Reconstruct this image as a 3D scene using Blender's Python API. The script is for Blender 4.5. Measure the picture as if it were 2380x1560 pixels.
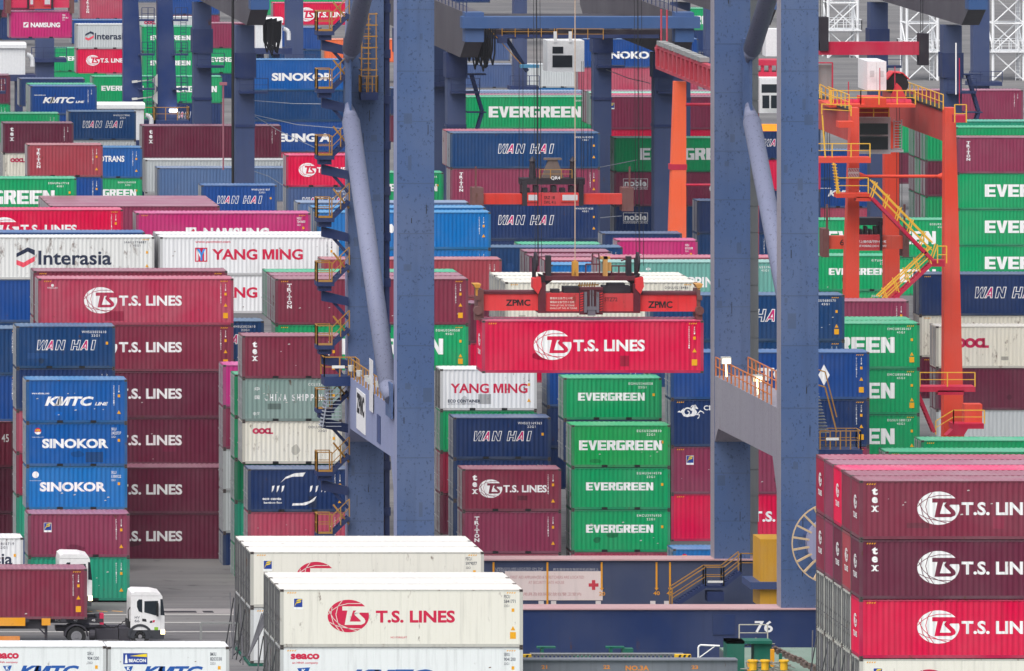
import bpy, bmesh, math, random
from mathutils import Vector
random.seed(7)
R = math.radians
scene = bpy.context.scene
for o in list(bpy.data.objects):
    bpy.data.objects.remove(o, do_unlink=True)
col = scene.collection

# ------------------------------------------------------------------ camera, sky, sun, exposure
CAM_H = 65.7                       # metres above the quay
F, VX, VY = 20800.0, -1700.0, -1153.0   # lens in picture units (picture 2380 wide), vanishing point of the yard's rows
cd = bpy.data.cameras.new('camera')
cam = bpy.data.objects.new('camera', cd)
col.objects.link(cam)
cam.location = (0, 0, CAM_H)
cam.rotation_euler = (R(90), 0, 0)
cd.sensor_width = 36
cd.lens = 36 * F / 2380
cd.shift_x = (1190 - VX) / 2380
cd.shift_y = -(780 - VY) / 2380
cd.clip_start = 5
cd.clip_end = 20000
scene.camera = cam

SUN_EL, SUN_AZ = 60, 216           # azimuth clockwise from +Y: a veiled sun to the left, a little behind the camera
w = bpy.data.worlds.new('World')
scene.world = w
w.use_nodes = True
nt = w.node_tree
nt.nodes.clear()
wo = nt.nodes.new('ShaderNodeOutputWorld')
bg = nt.nodes.new('ShaderNodeBackground')
sky = nt.nodes.new('ShaderNodeTexSky')
sky.sky_type = 'NISHITA'
sky.sun_disc = False
sky.sun_elevation = R(SUN_EL)
sky.sun_rotation = R(SUN_AZ)
sky.air_density = 1.0
sky.dust_density = 4.0
sky.ozone_density = 1.0
bg.inputs['Strength'].default_value = 0.12
hsv = nt.nodes.new('ShaderNodeHueSaturation')      # thin overcast: the sky's blue is washed out
hsv.inputs['Saturation'].default_value = 0.45
nt.links.new(sky.outputs[0], hsv.inputs['Color'])
nt.links.new(hsv.outputs[0], bg.inputs['Color'])
nt.links.new(bg.outputs[0], wo.inputs['Surface'])
sd = bpy.data.lights.new('sun', 'SUN')
sd.energy = 2.0
sd.angle = R(60)
sd.color = (1.0, 0.96, 0.92)
sun = bpy.data.objects.new('sun', sd)
col.objects.link(sun)
sdir = Vector((math.sin(R(SUN_AZ)) * math.cos(R(SUN_EL)), math.cos(R(SUN_AZ)) * math.cos(R(SUN_EL)), math.sin(R(SUN_EL))))
sun.rotation_euler = sdir.to_track_quat('Z', 'Y').to_euler()
scene.view_settings.view_transform = 'Standard'
scene.view_settings.look = 'None'
scene.view_settings.exposure = 0.52
scene.view_settings.gamma = 1.0
try:
    scene.cycles.max_bounces = 5
    scene.cycles.diffuse_bounces = 2
    scene.cycles.glossy_bounces = 2
    scene.cycles.use_denoising = True
except Exception:
    pass


def at(x, y, s):
    """The point seen at picture position x, y at the distance where one metre is s picture units."""
    return Vector(((x - VX) / s, F / s, CAM_H - (y - VY) / s))


# ------------------------------------------------------------------ materials
def lin(c):
    return tuple(((v / 255) / 12.92 if v / 255 <= 0.04045 else ((v / 255 + 0.055) / 1.055) ** 2.4) for v in c)


MATS = {}


def paint(name, rgb, rough=0.45, wear=0.25, rust=0.0, streak=0.25, scale=1.0, metal=0.0, speck=0.0, spec=0.22):
    """Painted steel: faded patches, vertical dirt streaks, a little rust; every object gets its own pattern."""
    if name in MATS:
        return MATS[name]
    m = bpy.data.materials.new(name)
    m.use_nodes = True
    n, l = m.node_tree.nodes, m.node_tree.links
    b = n['Principled BSDF']
    b.inputs['Roughness'].default_value = rough
    b.inputs['Metallic'].default_value = metal
    b.inputs['Specular IOR Level'].default_value = spec
    c = lin(rgb)
    tc = n.new('ShaderNodeTexCoord')
    oi = n.new('ShaderNodeObjectInfo')
    mul = n.new('ShaderNodeVectorMath'); mul.operation = 'SCALE'
    mul.inputs[0].default_value = (37.0, 11.0, 23.0)
    l.new(oi.outputs['Random'], mul.inputs['Scale'])
    add = n.new('ShaderNodeVectorMath'); add.operation = 'ADD'
    l.new(tc.outputs['Object'], add.inputs[0]); l.new(mul.outputs[0], add.inputs[1])
    # large faded patches
    n1 = n.new('ShaderNodeTexNoise'); n1.inputs['Scale'].default_value = 0.5 * scale; n1.inputs['Detail'].default_value = 5
    l.new(add.outputs[0], n1.inputs['Vector'])
    r1 = n.new('ShaderNodeValToRGB')
    r1.color_ramp.elements[0].position = 0.38; r1.color_ramp.elements[1].position = 0.72
    g = sum(c) / 3
    fade = [min(1, v * (1 - 0.35 * wear) + (0.30 * wear) * (0.25 + g)) for v in c]
    r1.color_ramp.elements[0].color = (*c, 1)
    r1.color_ramp.elements[1].color = (*fade, 1)
    l.new(n1.outputs['Fac'], r1.inputs['Fac'])
    # streaks running down
    mp = n.new('ShaderNodeMapping'); mp.inputs['Scale'].default_value = (5.0 * scale, 5.0 * scale, 0.28 * scale)
    l.new(add.outputs[0], mp.inputs['Vector'])
    n2 = n.new('ShaderNodeTexNoise'); n2.inputs['Scale'].default_value = 1.0; n2.inputs['Detail'].default_value = 4
    l.new(mp.outputs[0], n2.inputs['Vector'])
    mr = n.new('ShaderNodeMapRange')
    mr.inputs['From Min'].default_value = 0.52; mr.inputs['From Max'].default_value = 0.80
    mr.inputs['To Min'].default_value = 0.0; mr.inputs['To Max'].default_value = streak
    l.new(n2.outputs['Fac'], mr.inputs['Value'])
    mx = n.new('ShaderNodeMixRGB'); mx.inputs['Color2'].default_value = (*[v * 0.45 + 0.02 for v in c], 1)
    l.new(mr.outputs[0], mx.inputs['Fac']); l.new(r1.outputs[0], mx.inputs['Color1'])
    out = mx.outputs[0]
    if rust > 0:
        n3 = n.new('ShaderNodeTexNoise'); n3.inputs['Scale'].default_value = 2.2 * scale; n3.inputs['Detail'].default_value = 8
        n3.inputs['Roughness'].default_value = 0.7
        mp3 = n.new('ShaderNodeMapping'); mp3.inputs['Scale'].default_value = (1.0, 1.0, 0.4)
        l.new(add.outputs[0], mp3.inputs['Vector']); l.new(mp3.outputs[0], n3.inputs['Vector'])
        m3 = n.new('ShaderNodeMapRange')
        m3.inputs['From Min'].default_value = 0.67 - 0.14 * rust; m3.inputs['From Max'].default_value = 0.74 - 0.08 * rust
        m3.inputs['To Max'].default_value = 0.85
        l.new(n3.outputs['Fac'], m3.inputs['Value'])
        x3 = n.new('ShaderNodeMixRGB'); x3.inputs['Color2'].default_value = (0.10, 0.045, 0.025, 1)
        l.new(m3.outputs[0], x3.inputs['Fac']); l.new(out, x3.inputs['Color1'])
        out = x3.outputs[0]
    if speck > 0:      # chipped paint: many small dark flecks
        vo = n.new('ShaderNodeTexNoise'); vo.inputs['Scale'].default_value = 8.0; vo.inputs['Detail'].default_value = 3
        mps = n.new('ShaderNodeMapping'); mps.inputs['Scale'].default_value = (1.0, 1.0, 0.7)
        l.new(add.outputs[0], mps.inputs['Vector']); l.new(mps.outputs[0], vo.inputs['Vector'])
        ms = n.new('ShaderNodeMapRange'); ms.inputs['From Min'].default_value = 0.61; ms.inputs['From Max'].default_value = 0.66
        ms.inputs['To Max'].default_value = speck
        l.new(vo.outputs['Fac'], ms.inputs['Value'])
        xs = n.new('ShaderNodeMixRGB'); xs.inputs['Color2'].default_value = (*[v * 0.35 for v in c], 1)
        l.new(ms.outputs[0], xs.inputs['Fac']); l.new(out, xs.inputs['Color1'])
        out = xs.outputs[0]
    l.new(out, b.inputs['Base Color'])
    MATS[name] = m
    return m


def plain(name, rgb, rough=0.5, metal=0.0, emit=0.0):
    if name in MATS:
        return MATS[name]
    m = bpy.data.materials.new(name)
    m.use_nodes = True
    n, l = m.node_tree.nodes, m.node_tree.links
    b = n['Principled BSDF']
    b.inputs['Roughness'].default_value = rough
    b.inputs['Metallic'].default_value = metal
    c = lin(rgb)
    tc = n.new('ShaderNodeTexCoord')
    nz = n.new('ShaderNodeTexNoise'); nz.inputs['Scale'].default_value = 6.0; nz.inputs['Detail'].default_value = 4
    l.new(tc.outputs['Object'], nz.inputs['Vector'])
    r = n.new('ShaderNodeValToRGB')
    r.color_ramp.elements[0].color = (*[v * 0.86 for v in c], 1)
    r.color_ramp.elements[1].color = (*[min(1, v * 1.08) for v in c], 1)
    l.new(nz.outputs['Fac'], r.inputs['Fac'])
    l.new(r.outputs[0], b.inputs['Base Color'])
    if emit:
        b.inputs['Emission Color'].default_value = (*c, 1)
        b.inputs['Emission Strength'].default_value = emit
    MATS[name] = m
    return m


PAL = {   # paint colours of the containers
    'crimson': (214, 0, 68), 'darkcrimson': (150, 28, 62), 'red': (180, 52, 84), 'maroon': (128, 46, 68), 'wine': (104, 38, 62),
    'plum': (136, 52, 82), 'brick': (158, 62, 74), 'rose': (176, 66, 92), 'green': (6, 156, 96), 'grass': (14, 158, 82),
    'deepgreen': (8, 116, 78), 'teal': (30, 148, 118), 'sea': (104, 168, 158), 'sage': (128, 152, 146), 'navy': (16, 62, 112),
    'ink': (24, 50, 98), 'blue': (0, 86, 162), 'azure': (6, 110, 184), 'cobalt': (14, 68, 140), 'steel': (88, 116, 160),
    'slate': (66, 88, 132), 'white': (228, 230, 232), 'cream': (226, 222, 206), 'ivory': (230, 226, 216), 'grey': (190, 196, 198),
    'magenta': (190, 40, 112), 'pink': (196, 36, 130), 'orange': (232, 108, 60), 'oldwhite': (222, 224, 222), 'mint': (120, 200, 170)}
WEAR = {'cream': 0.5, 'sage': 0.5, 'white': 0.15, 'ivory': 0.15}


def cpaint(k):
    return paint('paint_' + k, PAL[k], 0.45, 0.22 if k not in ('cream', 'sage', 'red', 'rose') else 0.5, {'cream': 0.6, 'sage': 0.6, 'oldwhite': 0.75, 'ivory': 0.25, 'red': 0.3, 'brick': 0.3}.get(k, 0.12), 0.35)


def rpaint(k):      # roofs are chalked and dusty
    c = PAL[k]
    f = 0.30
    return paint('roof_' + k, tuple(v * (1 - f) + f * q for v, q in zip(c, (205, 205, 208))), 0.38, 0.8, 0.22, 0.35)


def fpaint(k):      # frames: scuffed, greyer
    c = PAL[k]
    return paint('frame_' + k, tuple(v * 0.72 + 0.28 * 84 for v in c), 0.55, 0.5, 0.5, 0.4)


WHITE = paint('lettering_white', (240, 240, 240), 0.5, 0.3, 0.10, 0.3, 1.6)
DARK = plain('dark_steel', (40, 40, 46), 0.6)
RODS = paint('galvanised', (150, 152, 156), 0.45, 0.6, 0.5, 0.4)


# ------------------------------------------------------------------ mesh building
class MB:
    def __init__(self):
        self.v, self.f, self.m = [], [], []
        self.mi = 0

    def add(self, vs, fs):
        k = len(self.v)
        self.v += [tuple(p) for p in vs]
        for f in fs:
            self.f.append(tuple(i + k for i in f)); self.m.append(self.mi)
        return self

    def box(self, x0, y0, z0, x1, y1, z1):
        return self.add([(x0, y0, z0), (x1, y0, z0), (x1, y1, z0), (x0, y1, z0), (x0, y0, z1), (x1, y0, z1), (x1, y1, z1), (x0, y1, z1)],
                        [(0, 3, 2, 1), (4, 5, 6, 7), (0, 1, 5, 4), (1, 2, 6, 5), (2, 3, 7, 6), (3, 0, 4, 7)])

    def bar(self, p, q, a, b=None, up=(0, 0, 1)):
        """A square bar from p to q, a wide and b tall."""
        p, q = Vector(p), Vector(q)
        b = a if b is None else b
        d = (q - p).normalized()
        u = Vector(up)
        if abs(d.dot(u)) > 0.97:
            u = Vector((0, 1, 0))
        s = d.cross(u).normalized() * (a / 2)
        t = s.cross(d).normalized() * (b / 2)
        vs = [p - s - t, p + s - t, p + s + t, p - s + t, q - s - t, q + s - t, q + s + t, q - s + t]
        return self.add(vs, [(0, 1, 2, 3), (7, 6, 5, 4), (4, 5, 1, 0), (5, 6, 2, 1), (6, 7, 3, 2), (7, 4, 0, 3)])

    def tube(self, p, q, r, n=10, r2=None):
        p, q = Vector(p), Vector(q)
        r2 = r if r2 is None else r2
        d = (q - p).normalized()
        u = Vector((0, 0, 1)) if abs(d.z) < 0.95 else Vector((1, 0, 0))
        s = d.cross(u).normalized(); t = s.cross(d).normalized()
        vs = []
        for i in range(n):
            a = 2 * math.pi * i / n
            e = s * math.cos(a) + t * math.sin(a)
            vs += [p + e * r, q + e * r2]
        fs = [(2 * i, 2 * ((i + 1) % n), 2 * ((i + 1) % n) + 1, 2 * i + 1) for i in range(n)]
        fs += [tuple(2 * i for i in reversed(range(n))), tuple(2 * i + 1 for i in range(n))]
        return self.add(vs, fs)

    def path(self, pts, r, n=6):
        for a, b in zip(pts, pts[1:]):
            self.tube(a, b, r, n)
        return self

    def prism(self, poly, axis, c0, c1):
        """A flat outline with thickness; axis 'y': outline in x, z; 'x': outline in y, z; 'z': outline in x, y."""
        def P(a, b, c):
            return {'y': (a, c, b), 'x': (c, a, b), 'z': (a, b, c)}[axis]
        n = len(poly)
        vs = [P(a, b, c0) for a, b in poly] + [P(a, b, c1) for a, b in poly]
        fs = [tuple(range(n)), tuple(reversed(range(n, 2 * n)))]
        fs += [(i + n, (i + 1) % n + n, (i + 1) % n, i) for i in range(n)]
        return self.add(vs, fs)

    def poly(self, pts, y):
        return self.add([(a, y, b) for a, b in pts], [tuple(range(len(pts)))])

    def mesh(self, name, fix=True, off=None):
        me = bpy.data.meshes.new(name)
        vs = self.v if off is None else [(a - off[0], b - off[1], c - off[2]) for a, b, c in self.v]
        me.from_pydata(vs, [], self.f)
        if any(self.m):
            me.polygons.foreach_set('material_index', self.m)
        if fix:
            bm = bmesh.new(); bm.from_mesh(me)
            bmesh.ops.recalc_face_normals(bm, faces=bm.faces)
            bm.to_mesh(me); bm.free()
        me.update()
        return me


def root_of(o):
    while o.parent:
        o = o.parent
    return o


def tag(o, label=None, cat=None, group=None, kind=None):
    for k, v in (('label', label), ('category', cat), ('group', group), ('kind', kind)):
        if v:
            o[k] = v
    return o


def thing(name, loc, label, cat, group=None):
    o = bpy.data.objects.new(name, None)
    o.empty_display_size = 0.5
    o.location = loc
    col.objects.link(o)
    return tag(o, label, cat, group)


def link(name, me, mats, parent=None):
    o = bpy.data.objects.new(name, me)
    col.objects.link(o)
    if parent:
        o.parent = parent
    mats = mats if isinstance(mats, (list, tuple)) else [mats]
    if len(me.materials) < len(mats):
        for _ in range(len(mats) - len(me.materials)):
            me.materials.append(None)
    for i, m in enumerate(mats):
        o.material_slots[i].link = 'OBJECT'
        o.material_slots[i].material = m
    return o


def part(name, mb, mats, parent, smooth=False):
    """A part built in world metres, hung under its thing."""
    me = mb.mesh(name, True, root_of(parent).location)
    if smooth:
        me.polygons.foreach_set('use_smooth', [len(p.vertices) == 4 for p in me.polygons])
    return link(name, me, mats, parent)


def solo(name, mb, mats, label=None, cat=None, group=None, kind=None):
    me = mb.mesh(name)
    c = sum((v.co for v in me.vertices), Vector()) / max(1, len(me.vertices))
    c.z = min(v.co.z for v in me.vertices)
    for v in me.vertices:
        v.co -= c
    o = link(name, me, mats)
    o.location = c
    return tag(o, label, cat, group, kind)


# ------------------------------------------------------------------ lettering
TXT = {}


def text(body, h=None, width=None, off=0.0, shear=0.0, space=1.0):
    """Outlines of a word as triangles in x, z; scaled to height h and to the width given."""
    key = (body, h, width, off, shear, space)
    if key in TXT:
        return TXT[key]
    cu = bpy.data.curves.new('t', 'FONT')
    cu.body = body; cu.size = 1.0; cu.offset = off; cu.shear = shear; cu.space_character = space
    cu.resolution_u = 3; cu.fill_mode = 'FRONT'
    ob = bpy.data.objects.new('t', cu)
    me = ob.to_mesh()
    vs = [(v.co.x, v.co.y) for v in me.vertices]
    fs = [tuple(p.vertices) for p in me.polygons]
    ob.to_mesh_clear()
    if 'M' in body and off > 0.012:      # draw a heavy M by hand
        cu.offset = 0

        def reach(t):
            cu.body = t
            e = ob.to_mesh()
            r = max((v.co.x for v in e.vertices), default=0.0)
            ob.to_mesh_clear()
            return r
        tall = max(v[1] for v in vs) - off
        for i, ch in enumerate(body):
            if ch == 'M':
                x1 = reach(body[:i + 1]); x0 = x1 - (reach('MM') - reach('M')) * 0.86
                fs = [f for f in fs if not x0 - 0.05 < sum(vs[j][0] for j in f) / len(f) - shear * 0.3 < x1 + 0.05 + shear * 0.3]
                t = (0.105 + 2 * off) * 1.0
                x0, x1 = x0 - off, x1 + off
                wm, q = x1 - x0, len(vs)
                zb, zt = -off * 0.5, tall + off * 0.5
                sx = shear * (zt - zb)
                x0 -= sx if shear else 0
                pts = [(0, 0), (t, 0), (t, 0.66), (wm / 2 - 0.35 * t, 0), (wm / 2 + 0.35 * t, 0), (wm - t, 0.66), (wm - t, 0), (wm, 0), (wm, 1), (wm - 1.35 * t, 1), (wm / 2, 0.36), (1.35 * t, 1), (0, 1)]
                vs += [(x0 + a + shear * c * (zt - zb), zb + c * (zt - zb)) for a, c in pts]
                fs += [tuple(range(q, q + len(pts)))]
    bpy.data.objects.remove(ob); bpy.data.curves.remove(cu)
    if not vs:
        vs, fs = [(0, 0), (1, 0), (1, 1)], [(0, 1, 2)]
    x0, x1 = min(v[0] for v in vs), max(v[0] for v in vs)
    z0, z1 = min(v[1] for v in vs), max(v[1] for v in vs)
    k = h / (z1 - z0)
    kx = width / (x1 - x0) if width else k
    TXT[key] = ([((a - x0) * kx, (b - z0) * k) for a, b in vs], fs)
    return TXT[key]


def put_text(mb, body, x, z, h, width=None, y=0.0, off=0.0, shear=0.0, space=1.0, mi=0, centre=False):
    """Word with its lower left corner at x, z on the wall plane y."""
    vs, fs = text(body, h, width, off, shear, space)
    dx = x - (max(v[0] for v in vs) / 2 if centre else 0)
    mb.mi = mi
    mb.add([(a + dx, y, b + z) for a, b in vs], fs)
    mb.mi = 0
    return max(v[0] for v in vs)


def column_text(mb, body, x, ztop, h, step, y=0.0, width=None, mi=0, off=0.02, slab=0.0):
    """Letters standing one above the other, with slab serifs."""
    for i, ch in enumerate(body):
        vs, fs = text(ch, h, width if ch != 'I' else None, off)
        wv = max(v[0] for v in vs)
        mb.mi = mi
        z = ztop - i * step - h
        mb.add([(a + x - wv / 2, y, b + z) for a, b in vs], fs)
        if slab:
            t = h * 0.13
            for zz in ([z] if ch in 'TI' else []) + ([z + h - t] if ch in 'I' else []):
                for sx in ((-0.30, 0.30) if ch in 'RN' else (0.0,)):
                    ww = slab * (0.34 if ch in 'RN' else 0.5)
                    mb.poly([(x + sx * slab * 2 - ww / 2, zz), (x + sx * slab * 2 + ww / 2, zz), (x + sx * slab * 2 + ww / 2, zz + t), (x + sx * slab * 2 - ww / 2, zz + t)], y - 0.001)
            if ch == 'T':
                for sx in (-1, 1):
                    xx = x + sx * wv * 0.43
                    mb.poly([(xx - t / 2, z + h - 2.2 * t), (xx + t / 2, z + h - 2.2 * t), (xx + t / 2, z + h), (xx - t / 2, z + h)], y - 0.001)
        mb.mi = 0


def inset(poly, e):
    """An outline moved inwards by e."""
    n = len(poly)
    area = sum(poly[i][0] * poly[(i + 1) % n][1] - poly[(i + 1) % n][0] * poly[i][1] for i in range(n))
    sg = 1 if area > 0 else -1
    out = []
    for i in range(n):
        (ax, ay), (bx, by), (cx, cy) = poly[i - 1], poly[i], poly[(i + 1) % n]
        d1, d2 = math.hypot(bx - ax, by - ay), math.hypot(cx - bx, cy - by)
        n1 = (-(by - ay) / d1 * sg, (bx - ax) / d1 * sg); n2 = (-(cy - by) / d2 * sg, (cx - bx) / d2 * sg)
        k = 1 + n1[0] * n2[0] + n1[1] * n2[1]
        k = max(k, 0.35)
        out.append((bx + e * (n1[0] + n2[0]) / k, by + e * (n1[1] + n2[1]) / k))
    return out


BLOCK = {   # heavy block capitals as outlines in a unit cell
    'E': [[(0, 0), (1, 0), (1, .19), (.40, .19), (.40, .36), (.94, .36), (.94, .60), (.40, .60), (.40, .80), (1, .80), (1, 1), (0, 1)]],
    'V': [[(.34, 0), (.68, 0), (1.02, 1), (.66, 1), (.51, .36), (.36, 1), (-.02, 1)]],
    'N': [[(0, 0), (.34, 0), (.34, .52), (.66, 0), (1, 0), (1, 1), (.68, 1), (.68, .46), (.36, 1), (0, 1)]],
    'R': [[(0, 0), (.36, 0), (.36, .34), (.50, .34), (.62, 0), (1, 0), (.84, .42), (.92, .48), (.36, .48), (.36, 1), (0, 1)],
          [(.36, .82), (.60, .82), (.60, .62), (.36, .62), (.36, .48), (.92, .48), (.99, .58), (.99, .88), (.88, 1), (.36, 1)]],
    'G': [[(.08, 0), (1, 0), (1, .56), (.52, .56), (.52, .40), (.64, .40), (.64, .19), (.38, .19), (.38, .80), (.99, .80), (.99, .90), (.90, 1), (.08, 1), (0, .92), (0, .08)]]}
SLANT = {'W': [(0, 1), (.27, 1), (.29, .40), (.50, 1), (.66, 1), (.68, .40), (.80, 1), (1.0, 1), (.86, 0), (.58, 0), (.55, .55), (.36, 0), (.10, 0)],
         'A': [(-.06, 0), (.22, 0), (.30, .18), (.62, .18), (.64, 0), (.94, 0), (.74, 1), (.42, 1)],
         'N': [(0, 0), (0, 1), (.36, 1), (.66, .48), (.66, 1), (1, 1), (1, 0), (.66, 0), (.34, .52), (.34, 0)],
         'H': [(0, 0), (0, 1), (.34, 1), (.34, .62), (.66, .62), (.66, 1), (1, 1), (1, 0), (.66, 0), (.66, .34), (.34, .34), (.34, 0)],
         'I': [(0, 0), (0, 1), (1, 1), (1, 0)]}


def block_text(mb, body, x, z, h, width, y, gap=0.07):
    w = width / (len(body) + (len(body) - 1) * gap)
    for i, ch in enumerate(body):
        for k, pl in enumerate(BLOCK[ch]):
            mb.poly([(x + i * w * (1 + gap) + a * w, z + b * h) for a, b in pl], y)


def stroke(mb, pts, wd, y, mi=0):
    """A drawn line of width wd along points in x, z."""
    mb.mi = mi
    for (ax, az), (bx, bz) in zip(pts, pts[1:]):
        d = math.hypot(bx - ax, bz - az) or 1
        nx, nz = -(bz - az) / d * wd / 2, (bx - ax) / d * wd / 2
        mb.poly([(ax - nx, az - nz), (bx - nx, bz - nz), (bx + nx, bz + nz), (ax + nx, az + nz)], y)
    mb.mi = 0


def ell(cx, cz, a, b, t0=0, t1=360, n=40):
    return [(cx + a * math.cos(R(t0 + (t1 - t0) * i / n)), cz + b * math.sin(R(t0 + (t1 - t0) * i / n))) for i in range(n + (t1 - t0 != 360))]


# ------------------------------------------------------------------ shipping containers
CW = 2.438
PERIOD, GROOVE = 0.278, 0.028
PY = 0.014            # outer plane of the corrugated wall behind the corner posts
LEN = {20: 6.058, 40: 12.192, 45: 13.716}
HGT = {0: 2.591, 1: 2.896}
POST = 0.16


def profile(L):
    """Breakpoints of the corrugation: x and depth behind the outer plane."""
    n = int((L - 2 * POST - 0.1) / PERIOD)
    x0 = (L - n * PERIOD) / 2
    pts = [(POST, 0.0)]
    for i in range(n):
        b = x0 + i * PERIOD
        pts += [(b + 0.035, 0.0), (b + 0.103, GROOVE), (b + 0.175, GROOVE), (b + 0.243, 0.0)]
    pts.append((L - POST, 0.0))
    return pts


def wave(x, L):
    n = int((L - 2 * POST - 0.1) / PERIOD)
    x0 = (L - n * PERIOD) / 2
    if x < x0 or x > x0 + n * PERIOD:
        return 0.0
    t = (x - x0) % PERIOD
    if t < 0.035 or t > 0.243:
        return 0.0
    if t < 0.103:
        return GROOVE * (t - 0.035) / 0.068
    if t < 0.175:
        return GROOVE
    return GROOVE * (0.243 - t) / 0.068


MESH = {}


def cached(fn):
    def g(*a):
        k = (fn.__name__,) + a
        if k not in MESH:
            MESH[k] = fn(*a)
        return MESH[k]
    return g


@cached
def frame_mesh(L, h, reefer):
    b = MB()
    for x0, x1 in ((0, POST), (L - POST, L)):
        b.box(x0, 0.0, 0.0, x1, 0.11, h - 0.004)
        b.box(x0, CW - 0.11, 0.0, x1, CW, h - 0.004)
    for y0, y1 in ((0.004, 0.07), (CW - 0.07, CW - 0.004)):
        b.box(POST, y0, h - 0.075, L - POST, y1, h - 0.012)
    pk = [(2.02 * L / 6.058 - 0.18, 2.02 * L / 6.058 + 0.18), (4.03 * L / 6.058 - 0.18, 4.03 * L / 6.058 + 0.18)] if L < 7 else []
    xs = [POST] + [q for p in pk for q in p] + [L - POST]
    for i in range(0, len(xs), 2):
        b.box(xs[i], 0.006, 0.012, xs[i + 1], 0.10, 0.165)
    b.box(POST, CW - 0.1, 0.012, L - POST, CW - 0.006, 0.165)
    for x0 in (0.004, L - 0.07):
        b.box(x0, 0.11, 0.012, x0 + 0.066, CW - 0.11, 0.165)
        b.box(x0, 0.11, h - 0.13, x0 + 0.066, CW - 0.11, h - 0.012)
    b.box(POST, CW - 0.06, 0.165, L - POST, CW - 0.04, h - 0.075)      # far side wall
    b.box(L - 0.06, 0.11, 0.165, L - 0.04, CW - 0.11, h - 0.13)        # right hand end wall
    b.mi = 1
    for x in (-0.003, L - 0.175):                                     # corner castings
        for y in (-0.003, CW - 0.159):
            for z in (0.0, h - 0.116):
                b.box(x, y, z, x + 0.178, y + 0.162, z + 0.118)
    b.mi = 2
    for x0 in (0.045, L - 0.13):
        for z in (0.03, h - 0.085):
            b.box(x0, -0.006, z, x0 + 0.085, -0.004, z + 0.06)
    for p, q in pk:
        b.box(p, 0.03, 0.012, q, 0.09, 0.16)
    return b.mesh('frame')


@cached
def panel_mesh(L, h, reefer):
    b = MB()
    z0, z1 = 0.16, h - 0.07
    if reefer:
        n = int((L - 2 * POST) / 0.34)
        wd = (L - 2 * POST) / n
        vs = []
        for i in range(n):
            x = POST + i * wd
            vs += [(x + 0.012, PY), (x + wd - 0.012, PY), (x + wd - 0.006, PY + 0.008), (x + wd + 0.006, PY + 0.008)]
        vs = [(POST, PY)] + vs + [(L - POST, PY)]
        pts = vs
    else:
        pts = [(x, PY + d) for x, d in profile(L)]
    for (xa, ya), (xb, yb) in zip(pts, pts[1:]):
        b.add([(xa, ya, z0), (xb, yb, z0), (xb, yb, z1), (xa, ya, z1)], [(0, 1, 2, 3)])
    return b.mesh('side_panel', False)


@cached
def roof_mesh(L, h, kind):
    b = MB()
    y0, y1 = 0.045, CW - 0.045
    if kind:          # smooth insulated roof with low seams
        n = int(L / (0.9 if kind == 1 else 2.4))
        pts = [(0.0, h - 0.01)]
        for i in range(1, n):
            x = L * i / n
            pts += [(x - 0.04, h - 0.01), (x - 0.025, h), (x + 0.025, h), (x + 0.04, h - 0.01)]
        pts.append((L, h - 0.01))
    else:
        n = int((L - 0.6) / 0.30)
        p = (L - 0.6) / n
        pts = [(0.0, h - 0.012)]
        for i in range(n):
            x = 0.3 + i * p
            pts += [(x + 0.05 * p, h - 0.028), (x + 0.40 * p, h - 0.028), (x + 0.55 * p, h - 0.004), (x + 0.90 * p, h - 0.004)]
        pts.append((L, h - 0.012))
    for (xa, za), (xb, zb) in zip(pts, pts[1:]):
        b.add([(xa, y0, za), (xb, y0, zb), (xb, y1, zb), (xa, y1, za)], [(0, 1, 2, 3)])
        b.add([(xa, y0, h - 0.06), (xb, y0, h - 0.06), (xb, y0, zb), (xa, y0, za)], [(0, 1, 2, 3)])
    return b.mesh('roof', False)


@cached
def door_mesh(h, leaf):
    b = MB()
    y0 = 0.12 if leaf == 0 else 1.224
    y1 = y0 + 1.094
    b.box(0.012, y0, 0.17, 0.05, y1, h - 0.135)
    for k in range(4):
        z = 0.35 + k * (h - 0.7) / 4
        b.box(-0.004, y0 + 0.08, z, 0.012, y1 - 0.08, z + (h - 0.7) / 4 - 0.12)
    return b.mesh('door')


@cached
def rod_mesh(h, y):
    b = MB()
    b.tube((-0.03, y, 0.08), (-0.03, y, h - 0.06), 0.028, 6)
    for z in (0.12, 0.75, 1.35, h - 0.2):
        b.box(-0.05, y - 0.06, z, 0.0, y + 0.06, z + 0.09)
    b.box(-0.07, y - 0.02, 1.05, -0.045, y + 0.30, 1.09)
    return b.mesh('locking_rod')


@cached
def door_end_mesh(h):
    b = MB()
    b.box(0.012, 0.12, 0.17, 0.05, CW - 0.12, h - 0.135)
    b.mi = 1
    for y in (0.35, 0.85, 1.55, 2.05):
        b.tube((-0.03, y, 0.1), (-0.03, y, h - 0.08), 0.03, 5)
    return b.mesh('door_end')


@cached
def end_wall_mesh(h):
    b = MB()
    n = 9
    p = (CW - 0.24) / n
    pts = [(0.12, 0.012)]
    for i in range(n):
        y = 0.12 + i * p
        pts += [(y + 0.1 * p, 0.012), (y + 0.3 * p, 0.05), (y + 0.6 * p, 0.05), (y + 0.8 * p, 0.012)]
    pts.append((CW - 0.12, 0.012))
    for (ya, xa), (yb, xb) in zip(pts, pts[1:]):
        b.add([(xa, ya, 0.165), (xb, yb, 0.165), (xb, yb, h - 0.13), (xa, ya, h - 0.13)], [(3, 2, 1, 0)])
    return b.mesh('end_wall', False)


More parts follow.
